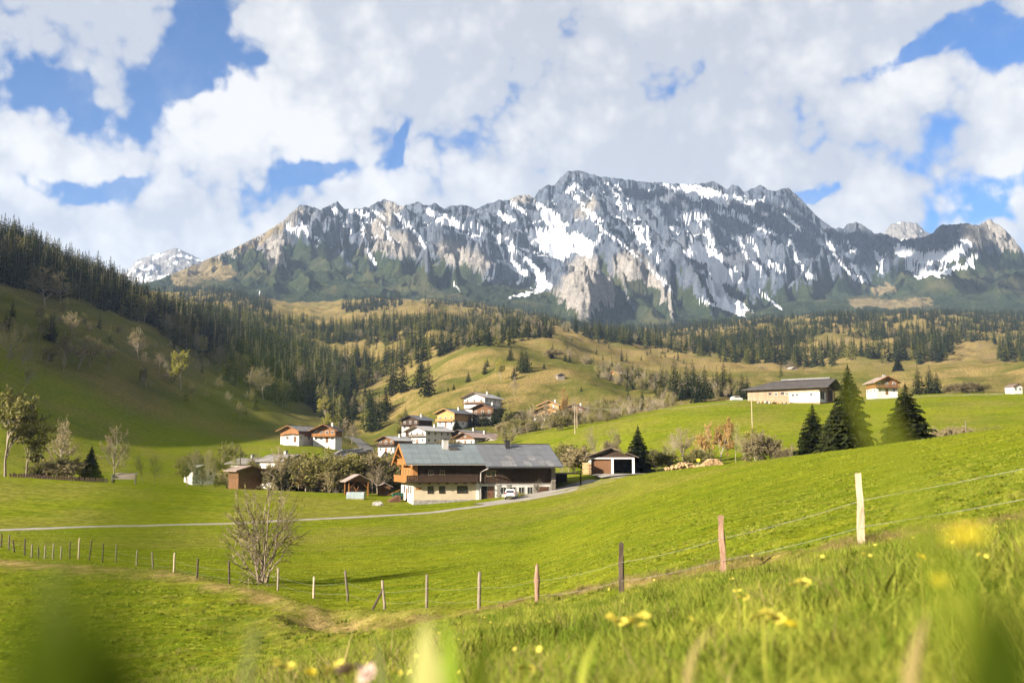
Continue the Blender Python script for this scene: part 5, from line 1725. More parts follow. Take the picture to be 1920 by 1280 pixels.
def chalet(label, px, d, yaw, Wd, L, hb, ht, pitch=22, over=0.9, base='white_plaster', timber='brown_timber', roof='roof_grey', name='chalet', cat='house',
           rows=2, cols=3, balcony=True, side_rows=1, side_cols=3, chimney=True, side=1, door=True, upper=True, dz=-0.2, py=None, group=None, rail='dark_timber', gable='brown_timber', frame='white_plaster'):
    """alpine house: gable end towards local -y, ridge along y; plaster ground floor, timber above"""
    q = at(px, d, dz)
    if py is not None:
        q.z = P(px, py, d).z
    root = empty(name, q, math.radians(yaw), label, cat, group)
    w = Wd / 2
    rise = math.tan(math.radians(pitch)) * w
    H1 = hb + ht
    MB().box(-w, w, -L / 2, L / 2, -2.5, hb).build('ground_floor_wall', M[base], root)
    p = 0.06
    tb = MB()
    tb.prism([(-w - p, hb), (w + p, hb), (w + p, H1), (0, H1 + rise), (-w - p, H1)], 'y', -L / 2 - p, L / 2 + p)
    tb.build('upper_wall', M[timber], root)
    # roof slopes
    e = over
    k = math.tan(math.radians(pitch))
    zr = H1 + rise + 0.22
    for s in (-1, 1):
        sl = slope_slab(MB(), 0, zr, s * (w + e), zr - k * (w + e), -L / 2 - e * 1.3, L / 2 + e, 0.2)
        rs = sl.build('roof_slope', M[roof], root)
        # boards along the verge
        vb = MB()
        for yy in (-L / 2 - e * 1.3 - 0.05,):
            vb.beam((0, yy, zr - 0.10), (s * (w + e), yy, zr - 0.10 - k * (w + e)), 0.10, 0.26)
        vb.build('verge_board', M[timber if timber != 'white_plaster' else 'brown_timber'], root)
    MB().box(-0.16, 0.16, -L / 2 - e * 1.3, L / 2 + e, zr - 0.02, zr + 0.07).build('ridge_cap', M['roof_dark'], root)
    if chimney:
        c = MB().box(w * 0.25, w * 0.25 + 0.7, L * 0.05, L * 0.05 + 0.7, zr - k * w * 0.5 - 0.4, zr + 0.8).build('chimney', M['dirty_plaster'], root)
        MB().box(w * 0.25 - 0.1, w * 0.25 + 0.8, L * 0.05 - 0.1, L * 0.05 + 0.8, zr + 0.8, zr + 0.92).build('chimney_cap', M['dark_metal'], c)
    # gable windows
    yf = -L / 2
    for r_ in range(rows):
        z = (0.9 if r_ == 0 else hb + 0.8 + 2.6 * (r_ - 1))
        n = cols if r_ < 2 else max(1, cols - 1)
        for c in range(n):
            x = -w + (c + 0.5) * Wd / n - 0.5
            if z + 1.3 > H1 + rise * (1 - abs(x + 0.5) / w) - 0.3:
                continue
            if r_ == 0 and door and c == n // 2:
                plate(root, 'door', 'red_brown_door', x, x + 1.0, 0.0, 2.05, yf, -1)
                continue
            win(root, x, z, 1.0, 1.25, yf - (p if z > hb else 0), -1, frame)
    if balcony:
        bz = hb + 0.05
        b = MB().box(-w - 0.1, w + 0.1, yf - 1.15, yf - p - 0.004, bz, bz + 0.14).build('balcony', M[rail], root)
        rl = MB()
        rl.box(-w - 0.1, w + 0.1, yf - 1.17, yf - 1.09, bz + 0.95, bz + 1.07)
        nb_ = max(8, int(Wd / 0.45))
        for i in range(nb_ + 1):
            x = -w - 0.05 + i * (Wd + 0.1) / nb_
            rl.box(x - 0.14, x + 0.14, yf - 1.155, yf - 1.11, bz + 0.141, bz + 0.949)
        rl.build('balcony_rail', M[rail], b)
        if ht > 3.6:
            bz2 = hb + 2.75
            w2 = w * 0.62
            b2 = MB().box(-w2, w2, yf - 1.0, yf - p - 0.004, bz2, bz2 + 0.14).build('balcony', M[rail], root)
            MB().box(-w2, w2, yf - 1.02, yf - 0.94, bz2 + 0.141, bz2 + 0.95).build('balcony_rail', M[rail], b2)
    # windows on the long side that shows
    for r_ in range(side_rows):
        z = 0.9 if r_ == 0 else hb + 0.7
        if z + 1.2 > H1:
            continue
        for c in range(side_cols):
            y0 = -L / 2 + (c + 0.5) * L / side_cols - 0.5
            win(root, y0, z, 1.0, 1.15, side * (w + (p if z > hb else 0)), side, frame, 'x')
    return root


# ---- the farmhouse: dwelling on the left, stable and hayloft on the right under one long roof
fc = at(775, 163)
fz0 = P(775, 941, 163).z
FL, FW = 24.0, 12.0
yaw = math.atan2(0.27, 0.963)
farm = empty('farmhouse', (fc.x, fc.y, fz0), yaw, 'long farmhouse with cream ground floor, timber loft and grey green metal roof', 'farmhouse')
DX = 10.8     # where dwelling ends
MB().box(0, DX, 0, FW, -2.0, 3.05).build('dwelling_wall', M['cream_plaster'], farm)
MB().box(-0.02, DX - 0.02, -0.05, -0.002, -0.5, 0.32).build('plinth', M['stone_wall'], farm)
MB().box(-0.03, -0.003, 0.06, FW, -0.5, 3.04).build('gable_render', M['white_plaster'], farm)
RZ, EZ, OV = 9.55, 6.15, 1.25        # ridge, eaves, overhang
mid = FW / 2
kf = (RZ - EZ) / (mid + OV)
up = MB().prism([(-0.06, 3.05), (FW + 0.06, 3.05), (FW + 0.06, RZ - kf * (mid + 0.06) - 0.3), (mid, RZ - 0.3), (-0.06, RZ - kf * (mid + 0.06) - 0.3)], 'x', 0.35, DX)
up.build('dwelling_upper_wall', M['dark_timber'], farm)
gb = MB().prism([(-0.06, 3.05), (FW + 0.06, 3.05), (FW + 0.06, RZ - kf * (mid + 0.06) - 0.3), (mid, RZ - 0.3), (-0.06, RZ - kf * (mid + 0.06) - 0.3)], 'x', -0.06, 0.346)
gb.build('gable_wall', M['orange_timber'], farm)
MB().box(DX + 0.003, FL, 0.10, FW, -2.0, 2.95).build('stable_wall', M['white_plaster'], farm)
up = MB().prism([(0.0, 2.95), (FW, 2.95), (FW, RZ - kf * mid - 0.35), (mid, RZ - 0.35), (0.0, RZ - kf * mid - 0.35)], 'x', DX + 0.003, FL + 0.05)
up.build('hayloft_wall', M['dark_timber'], farm)
# boards of the hayloft: wide planks that stand a little proud
pl_me = {}
for i in range(31):
    x = DX + 0.12 + i * 0.42
    if 12.0 < x + 0.2 < 13.9:
        continue
    key = i % 3
    if key not in pl_me:
        pl_me[key] = MB().box(-0.19, 0.19, -0.045 - 0.012 * key, -0.003, 2.98, 5.75).mesh('plank')
        pl_me[key].materials.append(M['dark_timber'])
    o = add_obj('plank', pl_me[key], None, farm)
    o.location = (x + 0.2, 0, 0)
for i in range(25):
    x = 0.45 + i * 0.41
    key = 10 + i % 3
    if key not in pl_me:
        pl_me[key] = MB().box(-0.19, 0.19, -0.10 - 0.012 * (i % 3), -0.063, 3.1, 5.9).mesh('plank')
        pl_me[key].materials.append(M['dark_timber'])
    o = add_obj('plank', pl_me[key], None, farm)
    o.location = (x + 0.2, 0, 0)
# roof: base slabs and metal sheets laid on them in courses


def roof_part(x0, x1, ez_front, matname, rows, cols, tag_lab):
    run_f = (RZ - ez_front) / kf
    mb = MB()
    for s, run in ((-1, run_f), (1, mid + OV)):
        ye = mid + s * run
        ze = RZ - kf * run
        mb.add([(x0, mid, RZ), (x1, mid, RZ), (x1, ye, ze), (x0, ye, ze), (x0, mid, RZ - 0.24), (x1, mid, RZ - 0.24), (x1, ye, ze - 0.24), (x0, ye, ze - 0.24)],
               [(0, 1, 2, 3), (7, 6, 5, 4), (0, 4, 5, 1), (1, 5, 6, 2), (2, 6, 7, 3), (3, 7, 4, 0)])
    r_ = mb.build('roof', M[matname], farm)
    if tag_lab:
        r_['label'] = tag_lab
    for s, run in ((-1, run_f), (1, mid + OV)):
        for a in range(rows):
            for b in range(cols):
                t0, t1 = a / rows, (a + 1) / rows
                xa, xb = x0 + (x1 - x0) * b / cols + 0.02, x0 + (x1 - x0) * (b + 1) / cols - 0.02
                ya, yb = mid + s * run * t0, mid + s * run * (t1 + 0.012)
                za, zb = RZ - kf * run * t0 + 0.012, RZ - kf * run * (t1 + 0.012) + 0.055
                sh = MB()
                sh.add([(xa, ya, za), (xb, ya, za), (xb, yb, zb), (xa, yb, zb), (xa, yb, zb - 0.035), (xb, yb, zb - 0.035)], [(0, 1, 2, 3), (3, 2, 5, 4)])
                nseam = 3
                for k in range(nseam):
                    xs = xa + (xb - xa) * (k + 0.08) / nseam
                    sh.add([(xs, ya, za), (xs + 0.03, ya, za + 0.05), (xs + 0.06, ya, za), (xs, yb, zb), (xs + 0.03, yb, zb + 0.05), (xs + 0.06, yb, zb)], [(0, 1, 4, 3), (1, 2, 5, 4)])
                worn = matname == 'roof_grey_metal' and s < 0 and a >= rows - 2 and random.random() < 0.1 + 0.5 * (b / cols)
                sh.build('roof_sheet', M['roof_worn_metal' if worn else matname], r_)
    return r_


roof_l = roof_part(-1.5, DX + 0.9, 6.2, 'roof_green_metal', 4, 9, 'greenish metal roof over the dwelling')
roof_r = roof_part(DX + 0.9, FL + 0.9, 5.75, 'roof_grey_metal', 4, 10, 'grey metal roof over the stable')
for x, h_, s_ in ((5.6, 1.25, 0.95), (16.6, 1.05, 0.75)):
    y = mid - 1.2
    zt = RZ - kf * 1.2
    c = MB().box(x, x + s_, y - s_, y, zt - 0.8, zt + h_).build('chimney', M['dirty_plaster' if x < 9 else 'dark_metal'], farm)
    MB().box(x - 0.12, x + s_ + 0.12, y - s_ - 0.12, y + 0.12, zt + h_, zt + h_ + 0.12).build('chimney_cap', M['dark_metal'], c)
MB().box(6.7, 8.0, mid - 2.6, mid - 1.9, RZ - kf * 2.6 - 0.05, RZ - kf * 1.9 + 0.25).build('roof_hatch', M['roof_dark'], farm)
MB().box(-1.5, FL + 0.9, mid - 0.2, mid + 0.2, RZ + 0.0, RZ + 0.10).build('ridge_cap', M['roof_dark'], farm)
for s in (-1, 1):
    MB().beam((-1.55, mid, RZ - 0.22), (-1.55, mid + s * (mid + OV), RZ - 0.22 - kf * (mid + OV)), 0.14, 0.42).build('verge_board', M['orange_timber'], farm)
    MB().beam((FL + 0.94, mid, RZ - 0.2), (FL + 0.94, mid + s * (mid + OV + 0.2), RZ - 0.2 - kf * (mid + OV + 0.2)), 0.12, 0.34).build('verge_board', M['dark_timber'], farm)
for y in (0.5, 3.2, mid, 8.8, 11.5):
    zt = RZ - kf * abs(y - mid) - 0.42
    MB().beam((-1.5, y, zt), (0.2, y, zt), 0.24, 0.30).build('purlin', M['orange_timber'], farm)
    MB().beam((-1.35, y, zt - 0.1), (-0.1, y, zt - 1.25), 0.14, 0.16).build('brace', M['orange_timber'], farm)
for x in (3.2, 6.4, 9.6):
    MB().beam((x, -1.0, 5.95), (x, 0.1, 5.15), 0.14, 0.16).build('brace', M['dark_timber'], farm)
# gutters and downpipe
MB().beam((-1.5, -OV - 0.06, EZ - 0.14), (DX + 0.9, -OV - 0.06, EZ - 0.14), 0.14, 0.12).build('gutter', M['pipe_metal'], farm)
MB().tube([(DX + 1.2, -1.9, 5.4), (DX + 0.35, -0.25, 4.8), (DX + 0.3, -0.15, 0.1)], 0.09, 8).build('downpipe', M['pipe_metal'], farm)
# balconies of the gable and the front
b = MB().box(-1.35, DX - 0.1, -1.15, -0.12, 3.15, 3.32).build('balcony', M['dark_timber'], farm)
b['label'] = 'dark balcony along the front of the farmhouse'
MB().box(-1.35, DX - 0.1, -1.20, -1.12, 4.18, 4.30).build('handrail', M['dark_timber'], b)
bme = MB().box(-0.13, 0.13, -1.165, -1.13, 3.325, 4.178).mesh('baluster')
bme.materials.append(M['dark_timber'])
for i in range(40):
    add_obj('baluster', bme, None, b).location = (-1.2 + i * 0.295, 0, 0)
bm2 = MB().box(-0.09, 0.09, -1.0, -0.1, 2.85, 3.145).mesh('bracket')
bm2.materials.append(M['dark_timber'])
for i in range(7):
    add_obj('bracket', bm2, None, b).location = (1.0 + i * 1.5, 0, 0)
b = MB().box(-1.35, -0.12, -0.1, FW, 3.15, 3.32).build('balcony', M['orange_timber'], farm)
b['label'] = 'orange balcony on the sunlit gable'
MB().box(-1.40, -1.32, -1.2, FW, 4.18, 4.30).build('handrail', M['orange_timber'], b)
bme2 = MB().box(-1.365, -1.33, -0.13, 0.13, 3.325, 4.178).mesh('baluster')
bme2.materials.append(M['orange_timber'])
for i in range(44):
    add_obj('baluster', bme2, None, b).location = (0, -1.02 + i * 0.295, 0)
b = MB().box(-1.2, -0.12, 2.6, 9.4, 6.0, 6.15).build('balcony', M['orange_timber'], farm)
b['label'] = 'small upper balcony under the gable peak'
MB().box(-1.24, -1.17, 2.6, 9.4, 6.9, 7.0).build('handrail', M['orange_timber'], b)
bme3 = MB().box(-1.215, -1.185, -0.13, 0.13, 6.155, 6.898).mesh('baluster')
bme3.materials.append(M['orange_timber'])
for i in range(22):
    add_obj('baluster', bme3, None, b).location = (0, 2.8 + i * 0.305, 0)
MB().box(-0.25, 0.6, -0.30, -0.125, 3.33, 6.0).build('corner_cladding', M['orange_timber'], farm)
# windows and doors
for x, w_, z, h_, fr in ((2.3, 1.0, 1.35, 1.2, 'dark_timber'), (4.2, 1.0, 1.35, 1.2, 'dark_timber'), (7.2, 1.8, 1.35, 1.2, 'dark_timber')):
    win(farm, x, z, w_, h_, 0, -1, fr)
for x in (2.4, 4.3):
    win(farm, x, 4.15, 0.8, 0.95, -0.10, -1, 'pale_timber')
win(farm, 12.1, 4.05, 1.7, 1.05, 0.0, -1, 'pale_timber')
plate(farm, 'signboard', 'orange_timber', 0.35, 1.3, 2.0, 2.35, 0, -1)
for y in (1.6, 4.2, 8.0):
    win(farm, y, 1.3, 1.0, 1.2, -0.03, -1, 'dark_timber', 'x')
plate(farm, 'door', 'red_brown_door', 5.9, 7.0, 0.0, 2.1, -0.03, -1, 'x')
for y in (1.5, 4.0, 7.0, 9.3):
    win(farm, y, 4.2, 1.0, 1.2, -0.06, -1, 'honey_timber', 'x')
d1 = plate(farm, 'stable_door', 'inside_shade', 11.35, 12.35, 0.0, 2.5, 0.10, -1)  # flat plate, the shade of the open doorway painted as its colour
d1['label'] = 'dark plate painted as the shaded open half of the stable door'
d2 = plate(farm, 'stable_door', 'red_brown_door', 12.40, 13.45, 0.0, 2.5, 0.10, -1, d=0.09)
MB().box(12.5, 12.56, -0.08, 0.02, 1.1, 1.3).build('door_handle', M['dark_metal'], d2)
for x in (14.6, 16.2, 17.7, 19.2):
    win(farm, x, 1.15, 1.05, 1.2, 0.10, -1, 'dirty_plaster')
d3 = plate(farm, 'barn_door', 'red_brown_door', 21.0, 23.0, 0.0, 2.35, 0.10, -1, d=0.07)
for z in (0.5, 1.8):
    MB().box(21.05, 22.95, 0.0, 0.028, z, z + 0.16).build('ledge', M['brown_timber'], d3)
qm = [MB().box(-0.32, 0.32, -0.02, 0.095, 0.0, 0.36).mesh('quoin'), MB().box(-0.20, 0.20, -0.02, 0.095, 0.0, 0.36).mesh('quoin')]
for me in qm:
    me.materials.append(M['stone_wall'])
for xq in (14.2, 15.95, 20.62, 23.62):
    for k in range(7):
        add_obj('quoin', qm[k % 2], None, farm).location = (xq, 0, 0.02 + k * 0.40)
lg = MB().box(-0.35, 0.35, -0.4, -0.004, 0, 0.34).mesh('stacked_log')
lg.materials.append(M['grey_timber'])
for k in range(13):
    o = add_obj('corner_log', lg, None, farm)
    o.location = (FL - 0.3 + 0.05 * (k % 2), 0, 0.4 + k * 0.40)
MB().box(DX + 0.06, FL - 0.02, 0.03, 0.098, 2.72, 2.94).build('lintel_band', M['cement'], farm)
MB().box(DX - 0.35, DX + 0.12, -0.06, 0.09, -0.4, 3.0).build('pilaster', M['white_plaster'], farm)
# lean-to at the far right end
MB().prism([(1.2, 4.4), (9.5, 4.4), (9.5, 4.6), (1.2, 4.6)], 'x', FL + 0.06, FL + 5.5).build('lean_to_roof', M['roof_dark'], farm)
for x, y in ((FL + 5.2, 1.5), (FL + 5.2, 9.0)):
    MB().box(x - 0.1, x + 0.1, y - 0.1, y + 0.1, -2, 4.4).build('lean_to_post', M['dark_timber'], farm)
MB().box(FL + 0.07, FL + 5.3, 9.1, 9.3, -2, 4.38).build('lean_to_wall', M['dark_timber'], farm)
sm = MB().box(-0.11, 0.11, -0.03, 0.03, -1.2, 1.7).mesh('slat')
sm.materials.append(M['red_brown_door'])
fe = empty('slat_fence', farm.matrix_basis @ Vector((FL + 5.6, 1.2, 0.9)), yaw + 0.2, 'weathered upright slat screen right of the farmhouse', 'fence')
for i in range(11):
    add_obj('slat', sm, None, fe).location = (i * 0.27, 0, random.uniform(-0.1, 0.1))
MB().box(-0.1, 3.0, 0.034, 0.09, 0.2, 0.34).build('fence_rail', M['brown_timber'], fe)
MB().box(-0.1, 3.0, 0.034, 0.09, 1.2, 1.34).build('fence_rail', M['brown_timber'], fe)
bin_ = empty('storage_bin', farm.matrix_basis @ Vector((FL + 3.2, 3.0, 0.4)), yaw, 'dark blue bin under the lean to roof', 'bin')
MB().prism([(-0.9, 0), (0.9, 0), (1.0, 1.2), (-1.0, 1.2)], 'y', -0.6, 0.6).build('body', M['roof_slate_blue'], bin_)
MB().box(-1.05, 1.05, -0.65, 0.65, 1.203, 1.3).build('lid', M['dark_metal'], bin_)
# espalier against the stable wall
es = empty('espalier_tree', farm.matrix_basis @ Vector((20.6, -0.75, 0)), yaw, 'small dark trained tree against the stable wall', 'tree')
wd, cr, tw = broad_meshes(77, 4.3, 2.8, leaf=0.14, nleaf=5, levels=4, kids=(7, 4, 3), trunk_h=0.5, lean=0.5, rad=0.014)
add_obj('trunk', mk(wd, 'trunk', M['bark'], True), None, es)
add_obj('crown', crown_mesh('crown', cr, tw, M['spruce_near'], M['bark']), None, es)
tree('bush_spring1', farm.matrix_basis @ Vector((17.6, -0.9, 0)), 1.7, 'low yellow flowering bush against the stable wall', None, 'shrub', 0.8)
tree('bush_green1', farm.matrix_basis @ Vector((14.9, -0.9, 0)), 0.8, 'tiny green bush behind the white car', None, 'shrub', 0.8)

# ---- white car by the stable
cq = farm.matrix_basis @ Vector((15.2, -4.6, 0))
cq.z = Hs(cq.x, cq.y) + 0.02
car = empty('car', cq, yaw + 1.15, 'small white car parked before the stable door', 'car')
prof = [(-1.95, 0.35), (-1.95, 0.85), (-1.75, 1.0), (-1.65, 1.45), (-1.35, 1.62), (0.45, 1.60), (1.05, 1.05), (1.75, 0.92), (1.98, 0.75), (1.98, 0.35)]
bm_ = bmesh.new()
body = MB().prism(prof, 'y', -0.84, 0.84)
me = body.mesh('body')
bm_.from_mesh(me)
for v_ in bm_.verts:
    if v_.co.z > 1.2:
        v_.co.y *= 0.84
bmesh.ops.bevel(bm_, geom=[e for e in bm_.edges], offset=0.07, segments=2, affect='EDGES')
bm_.to_mesh(me)
bm_.free()
body_o = add_obj('body', me, M['car_paint'], car)
for s in (-1, 1):
    a = s * 0.80
    side_ = MB().add([(-1.45, s * 0.835, 1.03), (0.92, s * 0.835, 1.03), (0.40, s * 0.722, 1.52), (-1.30, s * 0.722, 1.52)], [(0, 1, 2, 3) if s < 0 else (3, 2, 1, 0)])
    side_.v = [(x, y + s * 0.012, z) for x, y, z in side_.v]
    side_.build('side_window', M['window_glass'], car)
    MB().beam((-0.35, s * 0.845, 1.0), (-0.35, s * 0.735, 1.54), 0.10, 0.02).build('pillar', M['car_paint'], car)
    MB().box(-1.99, -1.93, s * 0.74 - 0.1, s * 0.74 + 0.1, 0.86, 1.12).build('tail_lamp', M['red_lamp'], car)
    MB().box(1.9, 2.0, s * 0.62 - 0.14, s * 0.62 + 0.14, 0.66, 0.80).build('headlight', M['plate_white'], car)
    MB().box(0.62, 0.78, s * 0.86 - 0.07, s * 0.86 + 0.07, 1.05, 1.18).build('mirror', M['car_paint'], car)
    for x in (-1.22, 1.25):
        w_ = MB().tube([(x, s * 0.66, 0.32), (x, s * 0.87, 0.32)], 0.33, 16).build('wheel', M['tyre'], car)
        MB().tube([(x, s * 0.871, 0.32), (x, s * 0.885, 0.32)], 0.20, 12).build('rim', M['grey_metal'], w_)
MB().add([(-1.80, -0.66, 1.08), (-1.80, 0.66, 1.08), (-1.665, 0.58, 1.44), (-1.665, -0.58, 1.44)], [(0, 1, 2, 3)]).build('rear_window', M['window_glass'], car)
MB().add([(0.53, -0.60, 1.55), (0.53, 0.60, 1.55), (1.02, 0.72, 1.10), (1.02, -0.72, 1.10)], [(0, 1, 2, 3)]).build('windscreen', M['window_glass'], car)
MB().box(-2.02, -1.9, -0.7, 0.7, 0.36, 0.60).build('bumper', M['dark_metal'], car)
MB().box(-2.0, -1.94, -0.26, 0.26, 0.64, 0.76).build('number_plate', M['plate_white'], car)

# ---- double garage
gq = at(1147, 186)
ga = empty('garage', (gq.x, gq.y, P(1147, 888, 186).z), math.radians(-8), 'double garage with white posts and brown gable roof', 'garage')
MB().box(-4.1, -3.9, 0, 6.5, -2, 2.9).build('side_wall', M['honey_timber'], ga)
MB().box(3.9, 4.1, 0, 6.5, -2, 2.9).build('side_wall', M['honey_timber'], ga)
MB().box(-3.9, 3.9, 6.3, 6.5, -2, 2.9).build('back_wall', M['garage_inside'], ga)
for x in (-4.0, 0.15, 4.0):
    MB().box(x - 0.22, x + 0.22, -0.25, -0.002, -1, 2.75).build('post', M['white_plaster'], ga)
MB().box(-4.22, 4.22, -0.24, -0.002, 2.752, 3.0).build('lintel', M['white_plaster'], ga)
pl_ = MB().prism([(-4.2, 3.0), (4.2, 3.0), (0, 4.55)], 'y', -0.12, 0.0)
pl_.build('gable_board', M['dark_timber'], ga)
dm_ = MB().box(-3.76, -0.10, 0.25, 0.33, -0.3, 2.74).build('garage_door', M['brown_timber'], ga)
dm_['label'] = 'closed brown door of the left bay'
MB().box(0.40, 3.7, 5.9, 6.0, -0.3, 2.7).build('shelf_board', M['garage_inside'], ga)
for s in (-1, 1):
    slope_slab(MB(), 0, 4.95, s * 5.0, 4.95 - 5.0 * 0.37, -1.1, 7.2, 0.16).build('roof_slope', M['roof_brown'], ga)
MB().box(-0.14, 0.14, -1.1, 7.2, 4.93, 5.03).build('ridge_cap', M['roof_dark'], ga)
lgm = MB().tube([(0, -0.5, 0), (0, 0, 0)], 0.13, 7).mesh('log')
lgm.materials.append(M['log_end'])
wp = empty('firewood_stack', ga.matrix_basis @ Vector((-4.9, 1.2, 0)), math.radians(-8) - 1.2, 'honey coloured firewood stacked against the garage side', 'firewood')
for r_ in range(9):
    for c in range(14):
        o = add_obj('log', lgm, None, wp)
        o.location = (-0.3 + c * 0.27 + 0.13 * (r_ % 2), random.uniform(-0.06, 0.06), 0.0 + r_ * 0.24)
        s_ = random.uniform(0.85, 1.08)
        o.scale = (s_, 1, s_)

# ---- garden shelter, shed, little greenhouse and odds and ends on the lawn
sq = at(668, 177)
sh = empty('garden_shelter', (sq.x, sq.y, P(668, 926, 177).z), math.radians(22), 'open timber garden shelter with a pale gable roof', 'shelter')
for x in (-1.7, 1.7):
    for y in (-1.6, 1.6):
        MB().box(x - 0.1, x + 0.1, y - 0.1, y + 0.1, -0.6, 2.2).build('post', M['orange_timber'], sh)
MB().box(-1.6, 1.6, 1.62, 1.70, -0.4, 2.2).build('back_wall', M['dark_timber'], sh)
MB().box(0.2, 1.62, 0.0, 0.08, -0.3, 2.1).build('partition', M['dark_timber'], sh)
for s in (-1, 1):
    slope_slab(MB(), 0, 3.5, s * 2.5, 3.5 - 2.5 * 0.5, -2.3, 2.2, 0.12).build('roof_slope', M['roof_pink'], sh)
    MB().beam((s * 1.7, -1.6, 1.0), (s * 0.5, -1.6, 2.1), 0.10, 0.10).build('brace', M['orange_timber'], sh)
MB().prism([(-1.8, 2.2), (1.8, 2.2), (0, 3.15)], 'y', -1.6, -1.55).build('gable_board', M['brown_timber'], sh)
MB().box(-1.6, 1.6, -1.66, -1.60, 0.3, 0.45).build('bench_rail', M['orange_timber'], sh)
MB().beam((-0.9, -1.7, -0.2), (0.0, -1.7, 1.4), 0.09, 0.09).build('cross_beam', M['orange_timber'], sh)
MB().beam((0.0, -1.75, -0.2), (-0.9, -1.75, 1.4), 0.09, 0.09).build('cross_beam', M['orange_timber'], sh)
sq = at(720, 181)
sd_ = empty('garden_shed', (sq.x, sq.y, P(720, 927, 181).z), math.radians(12), 'tiny dark timber shed between the shelter and the farmhouse', 'shed')
MB().prism([(-1.1, -0.5), (1.1, -0.5), (1.1, 1.45), (0, 1.95), (-1.1, 1.45)], 'y', -0.9, 0.9).build('wall', M['brown_timber'], sd_)
for k in range(7):
    MB().box(-1.05 + k * 0.30, -0.80 + k * 0.30, -0.93 - 0.01 * (k % 2), -0.903, -0.3, 1.40).build('plank', M['brown_timber'], sd_)
for s in (-1, 1):
    slope_slab(MB(), 0, 2.15, s * 1.5, 2.15 - 1.5 * 0.5, -1.25, 1.2, 0.09).build('roof_slope', M['roof_pink'], sd_)
sq = at(667, 170)
gh = empty('cold_frame', (sq.x, sq.y, Hs(sq.x, sq.y)), math.radians(-4), 'low rounded cold frame under grey film on the lawn', 'cold frame')
arc = [(0.55 * math.cos(a) * 1.0, 0.75 + 0.42 * math.sin(a)) for a in np.linspace(0, math.pi, 9)]
MB().prism([(0.55, -0.2)] + arc + [(-0.55, -0.2)], 'x', -1.5, 1.5).build('cover', M['film'], gh)
for x in (-1.5, -0.75, 0, 0.75, 1.5):
    MB().tube([(x, 0.57 * math.cos(a), 0.75 + 0.44 * math.sin(a)) for a in np.linspace(0, math.pi, 9)], 0.025, 4).build('hoop', M['pipe_metal'], gh)
MB().box(-1.53, 1.53, -0.60, -0.553, -0.2, 0.12).build('base_board', M['grey_timber'], gh)
bq = hit(709, 947, 100)
bo = MB()
for i in range(14):
    a = 2 * math.pi * i / 14
for r_, z in ((0.75, -0.2), (0.85, 0.25), (0.65, 0.5), (0.25, 0.6)):
    for i in range(12):
        a = 2 * math.pi * i / 12
        k = r_ * (1 + 0.22 * math.sin(3 * a + r_ * 5) + 0.1 * math.sin(7 * a))
        bo.v.append((k * math.cos(a), 0.7 * k * math.sin(a), z + 0.06 * math.sin(2 * a)))
for j in range(3):
    for i in range(12):
        bo.f.append((j * 12 + i, j * 12 + (i + 1) % 12, (j + 1) * 12 + (i + 1) % 12, (j + 1) * 12 + i))
bo.f.append(tuple(range(36, 48)))
o = bo.build('boulder', M['rock_boulder'])
o.location = bq
tag(o, 'pale boulder lying on the lawn right of the cold frame', 'boulder')
bq = at(746, 172)
gc = empty('garden_cart', bq, 0.4, 'dark green garden cart beside the farmhouse gable', 'cart')
MB().prism([(-0.9, 0.45), (0.9, 0.45), (1.05, 1.1), (-1.05, 1.1)], 'y', -0.5, 0.5).build('tub', M['green_plastic'], gc)
for x in (-0.5, 0.5):
    for y in (-0.55, 0.55):
        MB().tube([(x, y - 0.05, 0.27), (x, y + 0.05, 0.27)], 0.27, 10).build('wheel', M['tyre'], gc)
MB().tube([(0.9, 0, 0.5), (1.6, 0, 1.0)], 0.035, 6).build('handle', M['dark_metal'], gc)
gs = empty('stone_steps', farm.matrix_basis @ Vector((-1.0, 3.0, 0)), yaw, 'reddish steps with rail at the gable door of the farmhouse', 'steps')
for k in range(5):
    MB().box(-0.9 - 0.32 * k, -0.58 - 0.32 * k + 0.3, 2.0, 4.0, -0.6, 0.9 - 0.19 * k).build('step', M['red_brown_door'], gs)
MB().beam((-2.4, 2.0, 1.0), (-0.4, 2.0, 1.9), 0.08, 0.08).build('handrail', M['orange_timber'], gs)

# ---- firewood heap, log pile, sign right of the garage
hq = at(1285, 176)
hp_ = empty('firewood_heap', (hq.x, hq.y, P(1284, 879, 176).z), 0.1, 'loose heap of split firewood right of the garage', 'firewood')
fm = MB().box(-0.5, 0.5, -0.12, 0.12, -0.12, 0.12).mesh('split_log')
fm.materials.append(M['firewood'])
for i in range(110):
    o = add_obj('split_log', fm, None, hp_)
    x = random.gauss(0, 1.5)
    o.location = (x, random.gauss(0, 0.6), max(0, 0.95 * math.exp(-(x / 1.8) ** 2) * random.uniform(0.2, 1.1)))
    o.rotation_euler = (random.uniform(-0.6, 0.6), random.uniform(-0.6, 0.6), random.uniform(0, 3.14))
lq = at(1336, 178)
lp = empty('log_pile', (lq.x, lq.y, P(1336, 876, 178).z), 0.05, 'rounded brown pile of logs under the rusty trees', 'log pile')
l2 = MB().tube([(0, -1.0, 0), (0, 1.0, 0)], 0.17, 8).mesh('log')
l2.materials.append(M['firewood'])
for r_ in range(6):
    n = 15 - r_ * 2
    for c in range(n):
        o = add_obj('log', l2, None, lp)
        o.location = ((c - (n - 1) / 2) * 0.33, random.uniform(-0.15, 0.15), r_ * 0.27)
        o.rotation_euler = (0, 0, random.uniform(-0.05, 0.05))
sq = at(1310, 174)
sg = empty('yellow_sign', (sq.x, sq.y, P(1310, 876, 174).z), 0.0, 'small yellow sign on a post above the firewood heap', 'sign')
MB().tube([(0, 0, -0.5), (0, 0, 1.2)], 0.04, 6).build('pole', M['grey_metal'], sg)
